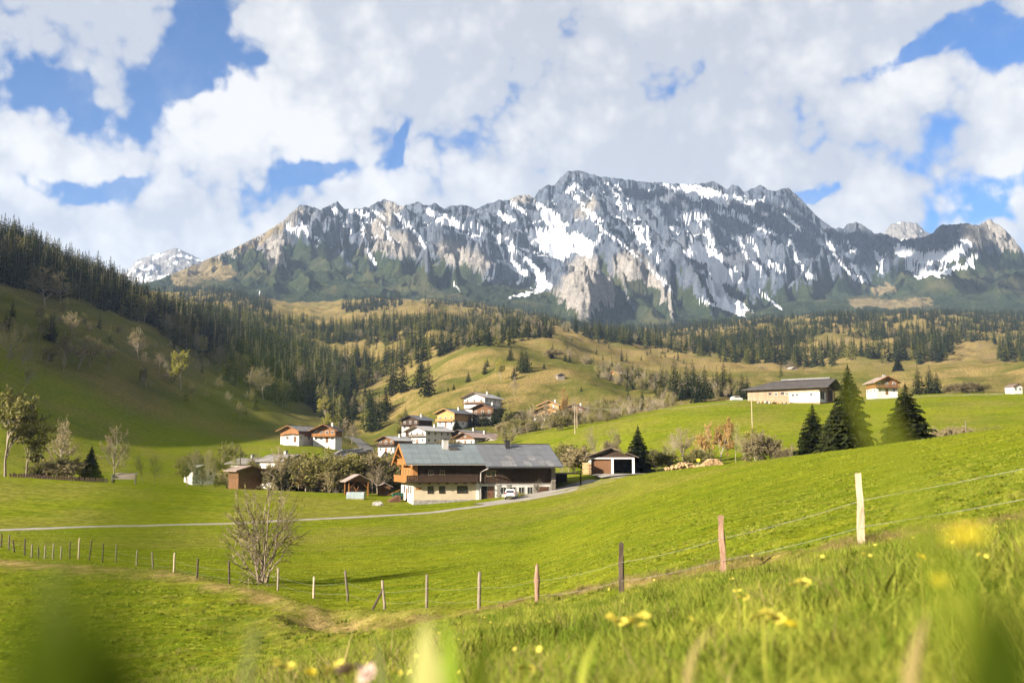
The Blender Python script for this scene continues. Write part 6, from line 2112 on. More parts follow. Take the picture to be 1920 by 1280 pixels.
MB().box(-0.3, 0.3, -0.06, -0.02, 1.0, 1.5).build('panel', M['yellow_sign'], sg)

# ---- the big barn on the crest
bq = at(1402, 327)
ba_yaw = math.radians(-33)
Bz = P(1402, 752, 327).z
barn = empty('barn', (bq.x, bq.y, Bz), ba_yaw, 'big low barn of pale boards with dark hipped roof on the meadow crest', 'barn')
BL, BW = 23.5, 16.0
MB().box(0, BL, 0, BW, -3, 3.8).build('wall', M['pale_timber'], barn)
bk_ = 0.33
MB().prism([(0.0, 3.8), (BW, 3.8), (BW / 2, 3.8 + bk_ * BW / 2)], 'x', BL - 0.3, BL).build('gable_wall', M['brown_timber'], barn)
for i in range(44):
    k_ = 20 + i % 4
    if k_ not in pl_me:
        pl_me[k_] = MB().box(-0.245, 0.245, -0.03 - 0.012 * (i % 4), -0.003, 0.0, 3.6).mesh('plank')
        pl_me[k_].materials.append(M['pale_timber'])
    if 13.3 < i * 0.53 + 0.3 < 23.4:
        continue
    add_obj('plank', pl_me[k_], None, barn).location = (0.3 + i * 0.53, 0, 0)
MB().box(13.8, BL + 0.05, -0.08, -0.004, -1.0, 2.2).build('white_wall', M['white_plaster'], barn)
MB().box(BL + 0.003, BL + 0.07, -0.08, 7.0, -1.0, 2.2).build('white_wall', M['white_plaster'], barn)
MB().box(13.4, BL - 0.1, -0.05, -0.004, 2.21, 3.6).build('board_band', M['pale_timber'], barn)
ze, zr = 4.0, 4.0 + bk_ * (BW / 2)
ov = 1.5
for s in (-1, 1):
    yr = BW / 2
    ye = yr + s * (BW / 2 + ov)
    zz = zr + 0.2 - bk_ * (BW / 2 + ov)
    x0h, x0e, x1 = 6.5 if s < 0 else 6.5, -ov, BL + 3.2
    MB().add([(x0h, yr, zr + 0.2), (x1, yr, zr + 0.2), (x1, ye, zz), (x0e, ye, zz), (x0h, yr, zr - 0.05), (x1, yr, zr - 0.05), (x1, ye, zz - 0.25), (x0e, ye, zz - 0.25)],
             [(0, 1, 2, 3), (7, 6, 5, 4), (0, 4, 5, 1), (1, 5, 6, 2), (2, 6, 7, 3), (3, 7, 4, 0)]).build('roof_slope', M['roof_dark'], barn)
MB().add([(6.5, BW / 2, zr + 0.19), (-ov, -ov, zr + 0.2 - bk_ * (BW / 2 + ov)), (-ov, BW + ov, zr + 0.2 - bk_ * (BW / 2 + ov))], [(0, 1, 2)]).build('hip_slope', M['roof_dark'], barn)
MB().box(9.0, BL + 1.5, BW / 2 - 0.7, BW / 2 + 0.7, zr + 0.21, zr + 0.65).build('ridge_vent', M['roof_worn_metal'], barn)
for x in (7.0, 11.0):
    win(barn, x, 1.7, 1.6, 0.9, -0.04, -1, 'grey_timber')
for x in (8.9, 12.3):
    win(barn, x, 1.5, 1.2, 0.8, -0.04, -1, 'white_plaster')
for x in (14.6, 16.0, 20.5):
    win(barn, x, 1.0, 0.9, 0.9, -0.08, -1, 'white_plaster')
plate(barn, 'door', 'film', 18.2, 19.3, -0.2, 2.0, -0.08, -1)
for y in (1.0, 3.0):
    plate(barn, 'gate', 'inside_shade', y, y + 1.6, 0.0, 2.3, BL + 0.07, 1, 'x')
plate(barn, 'gate', 'inside_shade', 9.5, 14.0, 0.0, 3.4, BL, 1, 'x')
for y in (7.4, 9.2, 14.9):
    MB().box(BL + 0.5, BL + 0.75, y - 0.12, y + 0.12, -0.5, 3.9).build('post', M['brown_timber'], barn)
sl_pile = empty('stone_heap', at(1450, 314), 0.0, 'low heap of stones and boards before the barn', 'heap')
for i in range(26):
    x, y, z, s_ = random.uniform(-5, 5), random.uniform(-0.7, 0.7), random.uniform(0, 0.5), random.uniform(0.2, 0.5)
    st = MB().box(-s_ * 1.4, s_ * 1.4, -s_, s_, -s_ * 0.7, s_ * 0.7)
    o = st.build('stone', M['firewood' if i % 3 else 'rock_boulder'], sl_pile)
    o.location = (x, y, z)
    o.rotation_euler = (random.uniform(0, 1), random.uniform(0, 1), random.uniform(0, 3))
o = empty('white_car', at(1381, 332), 0.2, 'tiny white vehicle at the left end of the barn', 'car')
MB().prism([(-1.9, 0.3), (-1.9, 1.1), (-1.2, 1.5), (0.6, 1.5), (1.1, 1.0), (1.9, 0.85), (1.9, 0.3)], 'y', -0.8, 0.8).build('body', M['plate_white'], o)
MB().prism([(-1.2, 1.05), (-1.0, 1.4), (0.5, 1.4), (0.8, 1.05)], 'y', -0.82, 0.82).build('side_window', M['window_glass'], o)

# ---- chalets right and the white hut
chalet('timber chalet with white ground floor beside the big spruces on the crest', 1654, 332, 8, 7.6, 6.5, 2.1, 2.1, 25, 0.9, 'white_plaster', 'chalet_timber', 'roof_pink', rail='brown_timber', py=741, side=-1)
chalet('tiny white hut far right on the meadow', 1901, 330, 12, 3.4, 4, 1.8, 0.4, 26, 0.3, 'white_plaster', 'white_plaster', 'roof_brown', name='hut', cat='hut', balcony=False, rows=1, cols=2, side_cols=1, chimney=False, door=False, py=738)
chalet('tiny pale hut at the forest edge behind the barn', 1485, 860, 20, 6, 7, 2.4, 0.6, 25, 0.5, 'dirty_plaster', 'pale_timber', 'roof_pale', name='hut', cat='hut', balcony=False, rows=1, cols=1, side_cols=1, chimney=False, door=False)
chalet('small wooden hut lit by the sun in the thicket on the hill', 1160, 600, -38, 8, 11, 1.8, 1.6, 24, 0.8, 'pale_timber', 'honey_timber', 'roof_pink', name='hut', cat='hut', balcony=False, rows=1, cols=2, side_cols=2, chimney=False)
chalet('tiny grey hay hut on the open sunny hill', 1050, 552, 15, 4, 4.5, 1.6, 0.4, 22, 0.5, 'grey_timber', 'grey_timber', 'roof_grey', name='hut', cat='hut', balcony=False, rows=0, side_rows=0, chimney=False)

# ---- village
chalet('white three storey house high in the village with pale roof', 905, 448, -28, 10.5, 15, 5.4, 2.9, 21, 1.3, 'white_plaster', 'white_plaster', 'roof_pale', rows=3, cols=3, side_rows=2, side_cols=4, py=781, rail='brown_timber', door=False)
chalet('white flat roofed annex left of the three storey house', 889, 440, -20, 7, 6, 3.4, 0.5, 3, 0.3, 'white_plaster', 'white_plaster', 'roof_pale', name='annex', balcony=False, rows=1, cols=3, side_cols=1, chimney=False, py=784)
chalet('brown timber house just below the white three storey house', 915, 432, -24, 9.5, 11, 2.2, 3.0, 22, 1.3, 'stone_wall', 'brown_timber', 'roof_dark', py=789)
chalet('honey timber chalet with yellow gable in the middle of the village', 852, 424, -34, 9.0, 12, 2.3, 3.6, 20, 1.2, 'white_plaster', 'honey_timber', 'roof_slate_blue', rail='honey_timber', py=801)
chalet('dark timber chalet at the left edge of the village', 782, 424, -30, 8.5, 10, 2.0, 2.7, 20, 1.2, 'white_plaster', 'dark_timber', 'roof_slate_blue', py=808)
chalet('low white garage left of the dark chalet', 769, 425, -20, 5.5, 5, 2.6, 0.4, 4, 0.3, 'white_plaster', 'white_plaster', 'roof_pale', name='annex', balcony=False, rows=1, cols=2, side_cols=1, chimney=False, py=806)
chalet('white house with dark balcony right above the farmhouse roof', 806, 392, -42, 9.5, 13.5, 2.8, 2.5, 19, 1.3, 'white_plaster', 'white_plaster', 'roof_pale', rows=2, side_rows=2, side_cols=4, py=833)
chalet('dark timber annex left of the white balcony house', 788, 396, -38, 7.5, 9, 2.0, 2.8, 20, 0.9, 'dark_timber', 'dark_timber', 'roof_pale', name='annex', balcony=False, rows=1, py=832, chimney=False)
chalet('small pale roofed house peeping over the farmhouse gable', 741, 372, -36, 8, 10, 2.6, 2.2, 20, 1.0, 'white_plaster', 'brown_timber', 'roof_pale', py=850)
chalet('low house with wide pinkish brown roof behind the farmhouse ridge', 899, 385, -44, 10, 15, 2.4, 0.8, 19, 1.2, 'dirty_plaster', 'brown_timber', 'roof_pink', balcony=False, py=836)
chalet('dark gabled house behind the pinkish roof', 880, 398, -40, 8.5, 11, 2.4, 1.4, 20, 1.1, 'dirty_plaster', 'dark_timber', 'roof_grey', balcony=False, py=832)
chalet('small pale roofed shed right of the pinkish roof', 937, 380, -50, 6, 9, 1.8, 0.5, 18, 0.6, 'dirty_plaster', 'grey_timber', 'roof_pink', name='shed', cat='shed', balcony=False, rows=1, py=838, chimney=False)
chalet('upper of the twin chalets right of the village', 1034, 452, -14, 9, 11, 2.2, 3.0, 23, 1.2, 'white_plaster', 'honey_timber', 'roof_pale', py=782)
chalet('lower of the twin chalets with a white ground floor', 1030, 440, -14, 11.5, 12, 2.6, 2.4, 22, 1.4, 'white_plaster', 'honey_timber', 'roof_pale', rail='pale_timber', py=793)
chalet('brown house half hidden by trees right of the twin chalets', 1082, 450, -20, 9, 10, 2.4, 2.4, 20, 0.9, 'pale_timber', 'brown_timber', 'roof_brown', balcony=False, py=786)
chalet('timber barn house with white base left of the road', 562, 352, -28, 8.0, 11, 2.0, 2.0, 21, 1.1, 'white_plaster', 'chalet_timber', 'roof_grey', balcony=False, rows=1, py=829, chimney=False)
chalet('shed with blue grey lean to roof in front of the barn house', 550, 343, -10, 5.5, 4, 2.0, 0.4, 6, 0.4, 'white_plaster', 'white_plaster', 'roof_pale', name='shed', cat='shed', balcony=False, rows=1, cols=2, side_cols=1, chimney=False, py=829)
chalet('orange timber chalet with white base and chimney by the road', 614, 350, -6, 7.8, 8.5, 2.0, 2.4, 24, 1.3, 'white_plaster', 'chalet_timber', 'roof_dark', cols=4, rail='orange_timber', py=830)
chalet('low building with pale blue roof among the riverside trees', 372, 240, 35, 5, 6.5, 1.9, 0.4, 16, 0.7, 'white_plaster', 'grey_timber', 'roof_pale', balcony=False, rows=1, py=897, chimney=False, name='bungalow')
chalet('white house with grey roof left of the log hut spruce', 468, 250, 48, 6.5, 9, 2.8, 0.5, 18, 0.8, 'white_plaster', 'white_plaster', 'roof_grey', balcony=False, rows=1, side_cols=2, py=893, side=-1)
chalet('tall white house hidden behind the riverside spruce', 531, 240, 55, 7, 9, 3.8, 0.6, 20, 0.8, 'white_plaster', 'white_plaster', 'roof_grey', balcony=False, rows=2, side_rows=2, side_cols=2, py=898, side=-1)
chalet('small log hut with pale board roof at the meadow edge', 459, 186, 35, 4.4, 5.2, 1.6, 1.4, 17, 0.8, 'brown_timber', 'brown_timber', 'roof_pink', name='log_hut', cat='hut', balcony=False, rows=0, side_rows=0, chimney=False, py=912)
# sunken shed roof at the meadow edge
q = at(232, 178)
rr_ = empty('collapsed_roof', (q.x, q.y, P(232, 899, 178).z), 0.3, 'low roof of loose pale boards at the meadow edge', 'roof')
for i in range(9):
    o = MB().box(-1.9, 1.9, -0.14, 0.14, -0.03, 0.03).build('board', M['roof_pink' if i % 3 else 'grey_timber'], rr_)
    o.location = (0.05 * i, i * 0.30 - 1.2, 0.15 + i * 0.12)
    o.rotation_euler = (0.35, random.uniform(-0.05, 0.05), random.uniform(-0.06, 0.06))
MB().box(-2.0, -1.8, -1.2, 1.2, -1.0, 0.9).build('side_wall', M['grey_timber'], rr_)
MB().box(1.8, 2.0, -1.2, 1.2, -1.0, 0.9).build('side_wall', M['grey_timber'], rr_)
# garden plot with dark board fence on the left
q0, q1 = at(20, 172), at(205, 176)
gf = empty('board_fence', q0, math.atan2(q1.y - q0.y, q1.x - q0.x), 'low dark board fence of the garden plot at the meadow edge', 'fence')
Lf = math.hypot(q1.x - q0.x, q1.y - q0.y)
pk = MB().box(-0.16, 0.16, -0.03, 0.03, -0.3, 0.75).mesh('picket')
pk.materials.append(M['dark_timber'])
nf = int(Lf / 0.42)
for i in range(nf):
    t_ = i / nf
    o = add_obj('picket', pk, None, gf)
    o.location = (Lf * t_, 0, Hs(*(q0.xy.lerp(q1.xy, t_))) - q0.z + random.uniform(-0.06, 0.05))
    o.rotation_euler = (0, random.uniform(-0.12, 0.12), 0)
rl_ = MB().box(0, Lf, 0.034, 0.10, 0.3, 0.42).build('rail', M['dark_timber'], gf)
rl_.rotation_euler = (0, -math.asin((q1.z - q0.z) / Lf), 0)
# low stone wall along the village road
for j, (side_, lab) in enumerate(((-1, 'pale stone wall on the left of the village road'), (1, 'grey stone wall on the right of the village road'))):
    cl = [at(px + side_ * dxp, d) for px, d, dxp in ((628, 292, 10), (634, 312, 9), (647, 337, 8), (668, 370, 7), (688, 400, 6))]
    wl = empty('road_wall', cl[0], 0, lab, 'wall')
    for a, b in zip(cl[:-1], cl[1:]):
        n = max(2, int((b - a).length / 1.6))
        for i in range(n):
            p0, p1 = a.lerp(b, i / n) - cl[0], a.lerp(b, (i + 0.97) / n) - cl[0]
            p0.z = Hs(*(p0 + cl[0]).xy) - cl[0].z + 0.3
            p1.z = Hs(*(p1 + cl[0]).xy) - cl[0].z + 0.3
            MB().beam(p0, p1, 0.5, 1.3 + random.uniform(-0.12, 0.12)).build('wall_stone', M['cement' if side_ < 0 else 'stone_wall'], wl)

# ---- utility poles and lines
POLES = {}
for key, px, d, hp, lab, mt in (('a', 1078, 300, 50, 'pale utility pole at the foot of the bright meadow', 'post_pale'), ('b', 1412, 214, 100, 'utility pole among yellow trees right of the log pile', 'post_pale'),
                                ('c', 1813, 150, 44, 'short pole standing on the right meadow crest', 'post_wood'), ('d', 449, 196, 76, 'dark brown pole behind the log hut', 'post_dark'),
                                ('e', 698, 330, 34, 'thin dark pole beside the village road', 'post_dark'), ('f', 1082, 330, 36, 'second thin pole behind the pale utility pole', 'post_pale'), ('g', 694, 214, 52, 'wooden pole behind the garden shed', 'post_pale')):
    q = at(px, d)
    h_ = hp * d / FPX + 0.5
    p_ = empty('utility_pole', q, 0, lab, 'pole')
    MB().tube([(0, 0, -0.8), (0, 0, h_)], [0.12, 0.08], 8).build('pole', M[mt], p_)
    if key in 'abfg':
        MB().beam((-0.7, 0, h_ - 0.4), (0.7, 0, h_ - 0.4), 0.12, 0.12).build('crossarm', M['post_wood'], p_)
        for x in (-0.6, 0.6):
            MB().tube([(x, 0, h_ - 0.34), (x, 0, h_ - 0.12)], 0.05, 6).build('insulator', M['plate_white'], p_)
    POLES[key] = q + Vector((0, 0, h_ - 0.15))
for a, b, sag, lab in (('a', 'b', 1.6, 'thin power line above the bright meadow'), ('g', 'a', 1.6, 'thin power line above the farmhouse roof')):
    pa, pb = POLES[a], POLES[b]
    pts = [pa.lerp(pb, i / 20) - Vector((0, 0, sag * 4 * (i / 20) * (1 - i / 20))) for i in range(21)]
    o = MB().tube([p - pts[0] for p in pts], 0.018, 5).build('power_line', M['wire_metal'])
    o.location = pts[0]
    tag(o, lab, 'cable')
# ------------------------------------------------------------------ the pasture fence
G = 'weathered posts of the pasture fence'
POST = [  # px, top y, foot y, lean (px at top minus foot), material, shape words
    (1616, 890, 1020, -1, 'post_pale', 'tallest pale square post at the right of the pasture fence'),
    (1357, 970, 1076, -3, 'post_red', 'reddish square post second from the right of the pasture fence'),
    (1165, 1021, 1111, 1, 'post_dark', 'dark square post third from the right of the pasture fence'),
    (1007, 1062, 1133, 0, 'post_red', 'notched reddish brown post fourth from the right of the pasture fence'),
    (898, 1076, 1142, 1, 'post_wood', 'grey round topped post in the middle of the pasture fence'),
    (800, 1081, 1139, 0, 'post_wood', 'grey round topped post left of the middle post of the pasture fence'),
    (722, 1091, 1142, -6, 'post_wood', 'leaning post held by a slanting brace in the pasture fence'),
    (653, 1072, 1127, -7, 'post_wood', 'leaning grey post right beside the ditch'),
    (588, 1083, 1121, 0, 'post_pale', 'thin pale stick in the fence left of the ditch'),
    (521, 1067, 1106, 0, 'post_wood', 'post just right of the many stemmed shrub'),
    (430, 1054, 1094, -2, 'post_dark', 'dark post just left of the many stemmed shrub'),
    (369, 1049, 1084, 1, 'post_dark', 'stout dark post second left of the shrub'),
    (326, 1038, 1072, 0, 'post_pale', 'pale post third left of the shrub'),
    (287, 1036, 1065, -3, 'post_wood', 'leaning post fourth left of the shrub'),
    (256, 1033, 1060, 0, 'post_wood', 'grey post fifth left of the shrub'),
    (217, 1022, 1054, 0, 'post_wood', 'post sixth left of the shrub'),
    (192, 1020, 1054, 0, 'post_dark', 'post seventh left of the shrub'),
    (167, 1014, 1050, 3, 'post_dark', 'tilted post eighth left of the shrub'),
    (147, 1010, 1048, 0, 'post_pale', 'pale taller post ninth left of the shrub'),
    (130, 1016, 1047, 0, 'post_dark', 'post tenth left of the shrub'),
    (114, 1025, 1048, 0, 'post_wood', 'short post eleventh left of the shrub'),
    (99, 1020, 1049, 0, 'post_wood', 'post twelfth left of the shrub'),
    (84, 1024, 1047, 0, 'post_wood', 'short post thirteenth left of the shrub'),
    (72, 1026, 1046, -1, 'post_dark', 'small dark post near the left edge of the fence'),
    (59, 1021, 1045, 0, 'post_wood', 'small post fourth from the left end of the fence'),
    (46, 1011, 1040, -1, 'post_dark', 'dark post third from the left end of the fence'),
    (27, 1013, 1035, -4, 'post_dark', 'leaning post second from the left end of the fence'),
    (16, 1003, 1030, 0, 'post_wood', 'slim post close to the left edge of the picture'),
    (2, 1001, 1026, 0, 'post_dark', 'leftmost post of the pasture fence at the picture edge')]
tops = []
for i, (px, ty, fy, lean, mt, lab) in enumerate(POST):
    q = hit(px, fy, 6 if px > 700 else 28)
    h_ = (fy - ty) * q.y / FPX
    lx = lean * q.y / FPX
    wd_ = 0.054 if i < 3 else 0.062
    mb = MB()
    n = 8 if i >= 3 else 4
    rr = wd_ * (1.25 if n == 4 else 1.0)
    segs = 5
    pts = [(lx * k / segs, 0.02 * math.sin(k * 1.7 + i), -0.4 * (k == 0) + h_ * k / segs) for k in range(segs + 1)]
    rad = [rr * (1.05 - 0.10 * k / segs + 0.05 * math.sin(i * 3.1 + k * 2)) for k in range(segs + 1)]
    if i == 3:
        rad[3] *= 1.35
        rad[5] *= 0.6
    mb.tube(pts, rad, n)
    if n == 8:
        mb.tube([pts[-1], (pts[-1][0], pts[-1][1], pts[-1][2] + 0.035)], [rad[-1], rad[-1] * 0.55], n)
    o = mb.build('fence_post', M[mt], None, n == 8)
    o.location = q
    o.rotation_euler = (0, 0, random.uniform(0, 0.6) if n == 4 else 0)
    tag(o, lab, 'post', G)
    tops.append((q, h_, lx))
q, h_, lx = tops[6]
o = MB().tube([(-0.62, 0.1, -0.1), (-0.10, -0.02, h_ * 0.72)], [0.06, 0.055], 8).build('fence_brace', M['post_dark'])
o.location = q
tag(o, 'slanting pole propping the leaning post of the pasture fence', 'brace')
q, h_, lx = tops[0]
nxt = Vector((q.x + 5.2, q.y - 5.6, 0))
nxt.z = Hs(nxt.x, nxt.y)
for fr, lab in ((0.62, 'upper pale wire of the pasture fence'), (0.25, 'lower pale wire of the pasture fence')):
    line = [nxt + Vector((0, 0, 1.2 * fr * 1.0))] + [t_[0] + Vector((t_[2] * fr, -0.09, t_[1] * fr)) for t_ in tops]
    pts = []
    for a, b in zip(line[:-1], line[1:]):
        L = (b - a).length
        pts += [a.lerp(b, k / 5) - Vector((0, 0, 0.012 * L * 4 * (k / 5) * (1 - k / 5))) for k in range(5)]
    pts.append(line[-1])
    o = MB().tube([p - pts[0] for p in pts], 0.0024, 4).build('fence_wire', M['wire_metal'])
    o.location = pts[0]
    tag(o, lab, 'wire')

# ------------------------------------------------------------------ grass
def blade_clump(seed, n, hgt, spread, wid, bend):
    r = random.Random(seed)
    mb = MB()
    for i in range(n):
        a = r.uniform(0, 6.283)
        rr = spread * math.sqrt(r.random())
        bx, by = rr * math.cos(a), rr * math.sin(a)
        h = hgt * r.uniform(0.45, 1.1)
        d = r.uniform(0, 6.283)
        bd = bend * r.uniform(0.3, 1.5) * h
        w = wid * r.uniform(0.6, 1.3)
        sx, sy = -math.sin(d), math.cos(d)
        pts = []
        for s in (0, 0.4, 0.75, 1.0):
            ww = w * (1 - s ** 1.6) * 0.5
            cx, cy, cz = bx + math.cos(d) * bd * s ** 1.8, by + math.sin(d) * bd * s ** 1.8, h * (s - 0.25 * bend * s * s)
            pts.append(((cx - sx * ww, cy - sy * ww, cz), (cx + sx * ww, cy + sy * ww, cz)))
        vs = [p for pr in pts[:3] for p in pr] + [pts[3][0]]
        mb.add(vs, [(0, 1, 3, 2), (2, 3, 5, 4), (4, 5, 6)])
    return mb


gcol = bpy.data.collections.new('grass_sources')
for k in range(5):
    o = bpy.data.objects.new('grass_source_%d' % k, mk(blade_clump(500 + k, 26, 0.19, 0.10, 0.0055, 0.55), 'tuft', M['grass_blade']))
    gcol.objects.link(o)
o = bpy.data.objects.new('grass_source_5', mk(blade_clump(520, 22, 0.17, 0.11, 0.0045, 0.9), 'tuft', M['grass_dry']))
gcol.objects.link(o)
o = bpy.data.objects.new('grass_source_6', mk(blade_clump(521, 20, 0.17, 0.09, 0.011, 0.5), 'tuft', M['grass_dark']))
gcol.objects.link(o)


def grass_field(name, n, d0, d1, smin, smax_, label, power=1.0, keep=None, dryamt=0.25, u0=-0.66, u1=0.66):
    t_ = RNG.random(n)
    y = d0 * (d1 / d0) ** (t_ ** power)
    x = RNG.uniform(u0, u1, n) * (y + 1.5)
    f = np.interp(np.clip(x / y, -0.999, 0.999), US, fd)
    ok = np.ones(n, bool) if keep is None else keep(x, y, f)
    x, y, f = x[ok], y[ok], f[ok]
    z = H(x, y) - 0.012
    n1_ = fbm(x * 0.35, y * 0.35, 4)
    rel_ = (y - f * 0.96) / (0.055 * f + 0.3)
    pd = dryamt * np.clip(0.35 + 0.9 * n1_, 0.05, 1) + 0.75 * np.exp(-rel_ ** 2) * (y > 6)
    r_ = RNG.random(len(x))
    ix = np.where(r_ < pd, 5, RNG.integers(0, 5, len(x)))
    ix = np.where((ix < 5) & (RNG.random(len(x)) < 0.12), 6, ix)
    sc = RNG.uniform(smin, smax_, len(x)) * (0.85 + 0.5 * np.clip(n1_, -0.5, 0.8))
    return scatter(name, np.stack([x, y, z], 1), sc, ix, gcol, RNG.uniform(0.9, 1.6, len(x)), label, tilt=0.12)


# tall meadow grass right at the camera, thinning towards the fence; short turf beyond
grass_field('grass', 36000, 0.9, 9.0, 0.8, 1.6, 'tall meadow grass in the foreground', 1.0, lambda x, y, f: (y < f * 0.93) & (near_ground(x, y) > -6.2), 0.42)
grass_field('grass', 2600, 0.62, 1.7, 1.25, 2.1, 'tall blurred grass close to the lens', 1.0, lambda x, y, f: y < f, 0.42, -0.06, 0.7)
grass_field('grass', 75000, 8.0, 66.0, 0.55, 1.05, 'meadow grass in front of the fence', 0.8, lambda x, y, f: y < f * 1.02, 0.22, -0.62, 0.62)
grass_field('grass', 120000, 14.0, 165.0, 0.32, 0.62, 'short turf of the pasture', 0.75, lambda x, y, f: (y > f * 0.98) & (y < 0.962 * np.interp(np.clip(x / y, -0.99, 0.99), US, CURVES[2][0])), 0.05, -0.60, 0.60)

# dry tussocks along the bank and ditch are part of the grass; now the blades right before the lens
def blade(pts, w, mat, label, name='grass_blade', group='out of focus grass blades close to the lens', fold=0.35):
    """a single grass leaf: folded ribbon through the given points, its root in the ground"""
    q = [P(*p) for p in pts]
    root = q[-1].copy()
    g = Vector((root.x * 1.02, root.y * 1.02, Hs(root.x * 1.02, root.y * 1.02) - 0.01))
    if root.z > g.z + 0.01:
        q.append(root.lerp(g, 0.5) + Vector((0.004, 0, 0)))
        q.append(g)
    # resample
    P2 = []
    for a, b in zip(q[:-1], q[1:]):
        P2 += [a.lerp(b, k / 5) for k in range(5)]
    P2.append(q[-1])
    arr = np.array([tuple(p) for p in P2])
    for _ in range(4):
        arr[1:-1] = 0.25 * arr[:-2] + 0.5 * arr[1:-1] + 0.25 * arr[2:]
    n = len(arr)
    V, F = [], []
    for i in range(n):
        d = Vector(arr[min(i + 1, n - 1)] - arr[max(i - 1, 0)]).normalized()
        s = d.cross(Vector((0.25, 1, 0.1))).normalized()
        nn = s.cross(d)
        s_ = i / (n - 1)
        ww = w * min(1.0, 0.08 + 2.4 * s_) * (1 - 0.35 * max(0, s_ - 0.6)) * 0.5
        c = Vector(arr[i]) - Vector(arr[0])
        V += [c - s * ww + nn * ww * fold, c, c + s * ww + nn * ww * fold]
    for i in range(n - 1):
        F += [(3 * i, 3 * i + 1, 3 * i + 4, 3 * i + 3), (3 * i + 1, 3 * i + 2, 3 * i + 5, 3 * i + 4)]
    mb = MB()
    mb.add(V, F)
    o = mb.build(name, M[mat], None, True)
    o.location = arr[0]
    tag(o, label, 'grass blade', group)
    return o


for pts, w, mt, lab in (
        ([(600, 600, 0.16), (500, 700, 0.15), (390, 810, 0.145), (290, 920, 0.14), (200, 1040, 0.14), (110, 1180, 0.135), (40, 1330, 0.13)], 0.0072, 'grass_dark', 'long dark blurred blade arching from the lower left towards the valley'),
        ([(98, 1030, 0.28), (95, 1150, 0.27), (90, 1300, 0.27)], 0.0075, 'grass_pale', 'pale upright blurred blade in the lower left corner'),
        ([(172, 1150, 0.26), (145, 1215, 0.26), (105, 1300, 0.26)], 0.0090, 'grass_cream', 'short yellowish blurred blade in the lower left corner'),
        ([(60, 1040, 0.17), (40, 1180, 0.165), (10, 1310, 0.16)], 0.0150, 'grass_dark', 'dark blurred blade at the bottom left edge'),
        ([(165, 1090, 0.17), (190, 1200, 0.17), (250, 1310, 0.17)], 0.0120, 'grass_dark', 'dark blurred blade leaning left at the bottom left'),
        ([(110, 1150, 0.15), (80, 1220, 0.15), (60, 1320, 0.15)], 0.0160, 'grass_dark', 'very dark blurred blade low in the left corner'),
        ([(240, 1190, 0.18), (150, 1250, 0.18), (120, 1320, 0.18)], 0.0130, 'grass_dark', 'dark blurred blade leaning right in the left corner'),
        ([(345, 1140, 0.65), (385, 1172, 0.66), (440, 1175, 0.67), (485, 1172, 0.70), (470, 1200, 0.72), (455, 1300, 0.72)], 0.0060, 'grass_pale', 'pale bent blade lying across the lower left field'),
        ([(800, 1158, 0.75), (795, 1215, 0.74), (800, 1300, 0.73)], 0.0240, 'grass_cream', 'broad yellowish leaf standing at the bottom centre'),
        ([(830, 1160, 0.80), (845, 1215, 0.79), (835, 1300, 0.78)], 0.0160, 'grass_blade', 'green leaf right behind the broad yellowish leaf'),
        ([(935, 1185, 0.95), (905, 1230, 0.94), (885, 1300, 0.93)], 0.0150, 'grass_dark', 'dark slanting leaf at the bottom centre'),
        ([(1600, 690, 0.30), (1618, 735, 0.30), (1648, 800, 0.29), (1688, 890, 0.29), (1730, 980, 0.28), (1775, 1100, 0.28), (1830, 1300, 0.27)], 0.0066, 'grass_lime', 'bright blurred blade arching up at the right past the spruces'),
        ([(1870, 1060, 0.20), (1895, 1180, 0.20), (1900, 1310, 0.20)], 0.0130, 'grass_dark', 'broad dark blurred blade at the bottom right'),
        ([(1830, 1120, 0.26), (1850, 1220, 0.26), (1840, 1310, 0.26)], 0.0110, 'grass_dark', 'dark blurred blade left of the broad one at the bottom right'),
        ([(1780, 1075, 0.75), (1830, 1180, 0.70), (1850, 1310, 0.66)], 0.0110, 'grass_blade', 'green blurred blade below the large yellow flower'),
        ([(700, 1190, 1.3), (712, 1235, 1.3), (716, 1300, 1.3)], 0.010, 'grass_pale', 'thin pale blade left of the broad yellowish leaf'),
        ([(1130, 1180, 1.6), (1100, 1230, 1.6), (1085, 1300, 1.6)], 0.012, 'grass_blade', 'green blade leaning right at the bottom centre'),
        ([(1740, 1150, 1.0), (1722, 1200, 1.0), (1700, 1300, 1.0)], 0.014, 'grass_dry', 'withered tan leaf at the bottom right'),
        ([(1345, 1170, 1.3), (1300, 1215, 1.3), (1285, 1290, 1.3)], 0.010, 'grass_dry', 'withered tan stalk in the right foreground')):
    blade(pts, w, mt, lab)


# ------------------------------------------------------------------ flowers
def flower_mesh(seed, petals, rad, mat):
    r = random.Random(seed)
    mb = MB()
    for ring, k, el_ in ((0, petals, 0.25), (1, max(5, petals // 2), 0.75)):
        for i in range(k):
            a = 6.283 * (i + 0.5 * ring) / k + r.uniform(-0.1, 0.1)
            L = rad * (1 - 0.3 * ring) * r.uniform(0.85, 1.1)
            c, s = math.cos(a), math.sin(a)
            w = rad * 0.26
            z1 = L * math.sin(el_)
            q = L * math.cos(el_)
            mb.add([(0, 0, 0), (c * q * 0.6 - s * w, s * q * 0.6 + c * w, z1 * 0.5), (c * q, s * q, z1), (c * q * 0.6 + s * w, s * q * 0.6 - c * w, z1 * 0.5)], [(0, 1, 2, 3)])
    return mk(mb, 'blossom', M[mat])


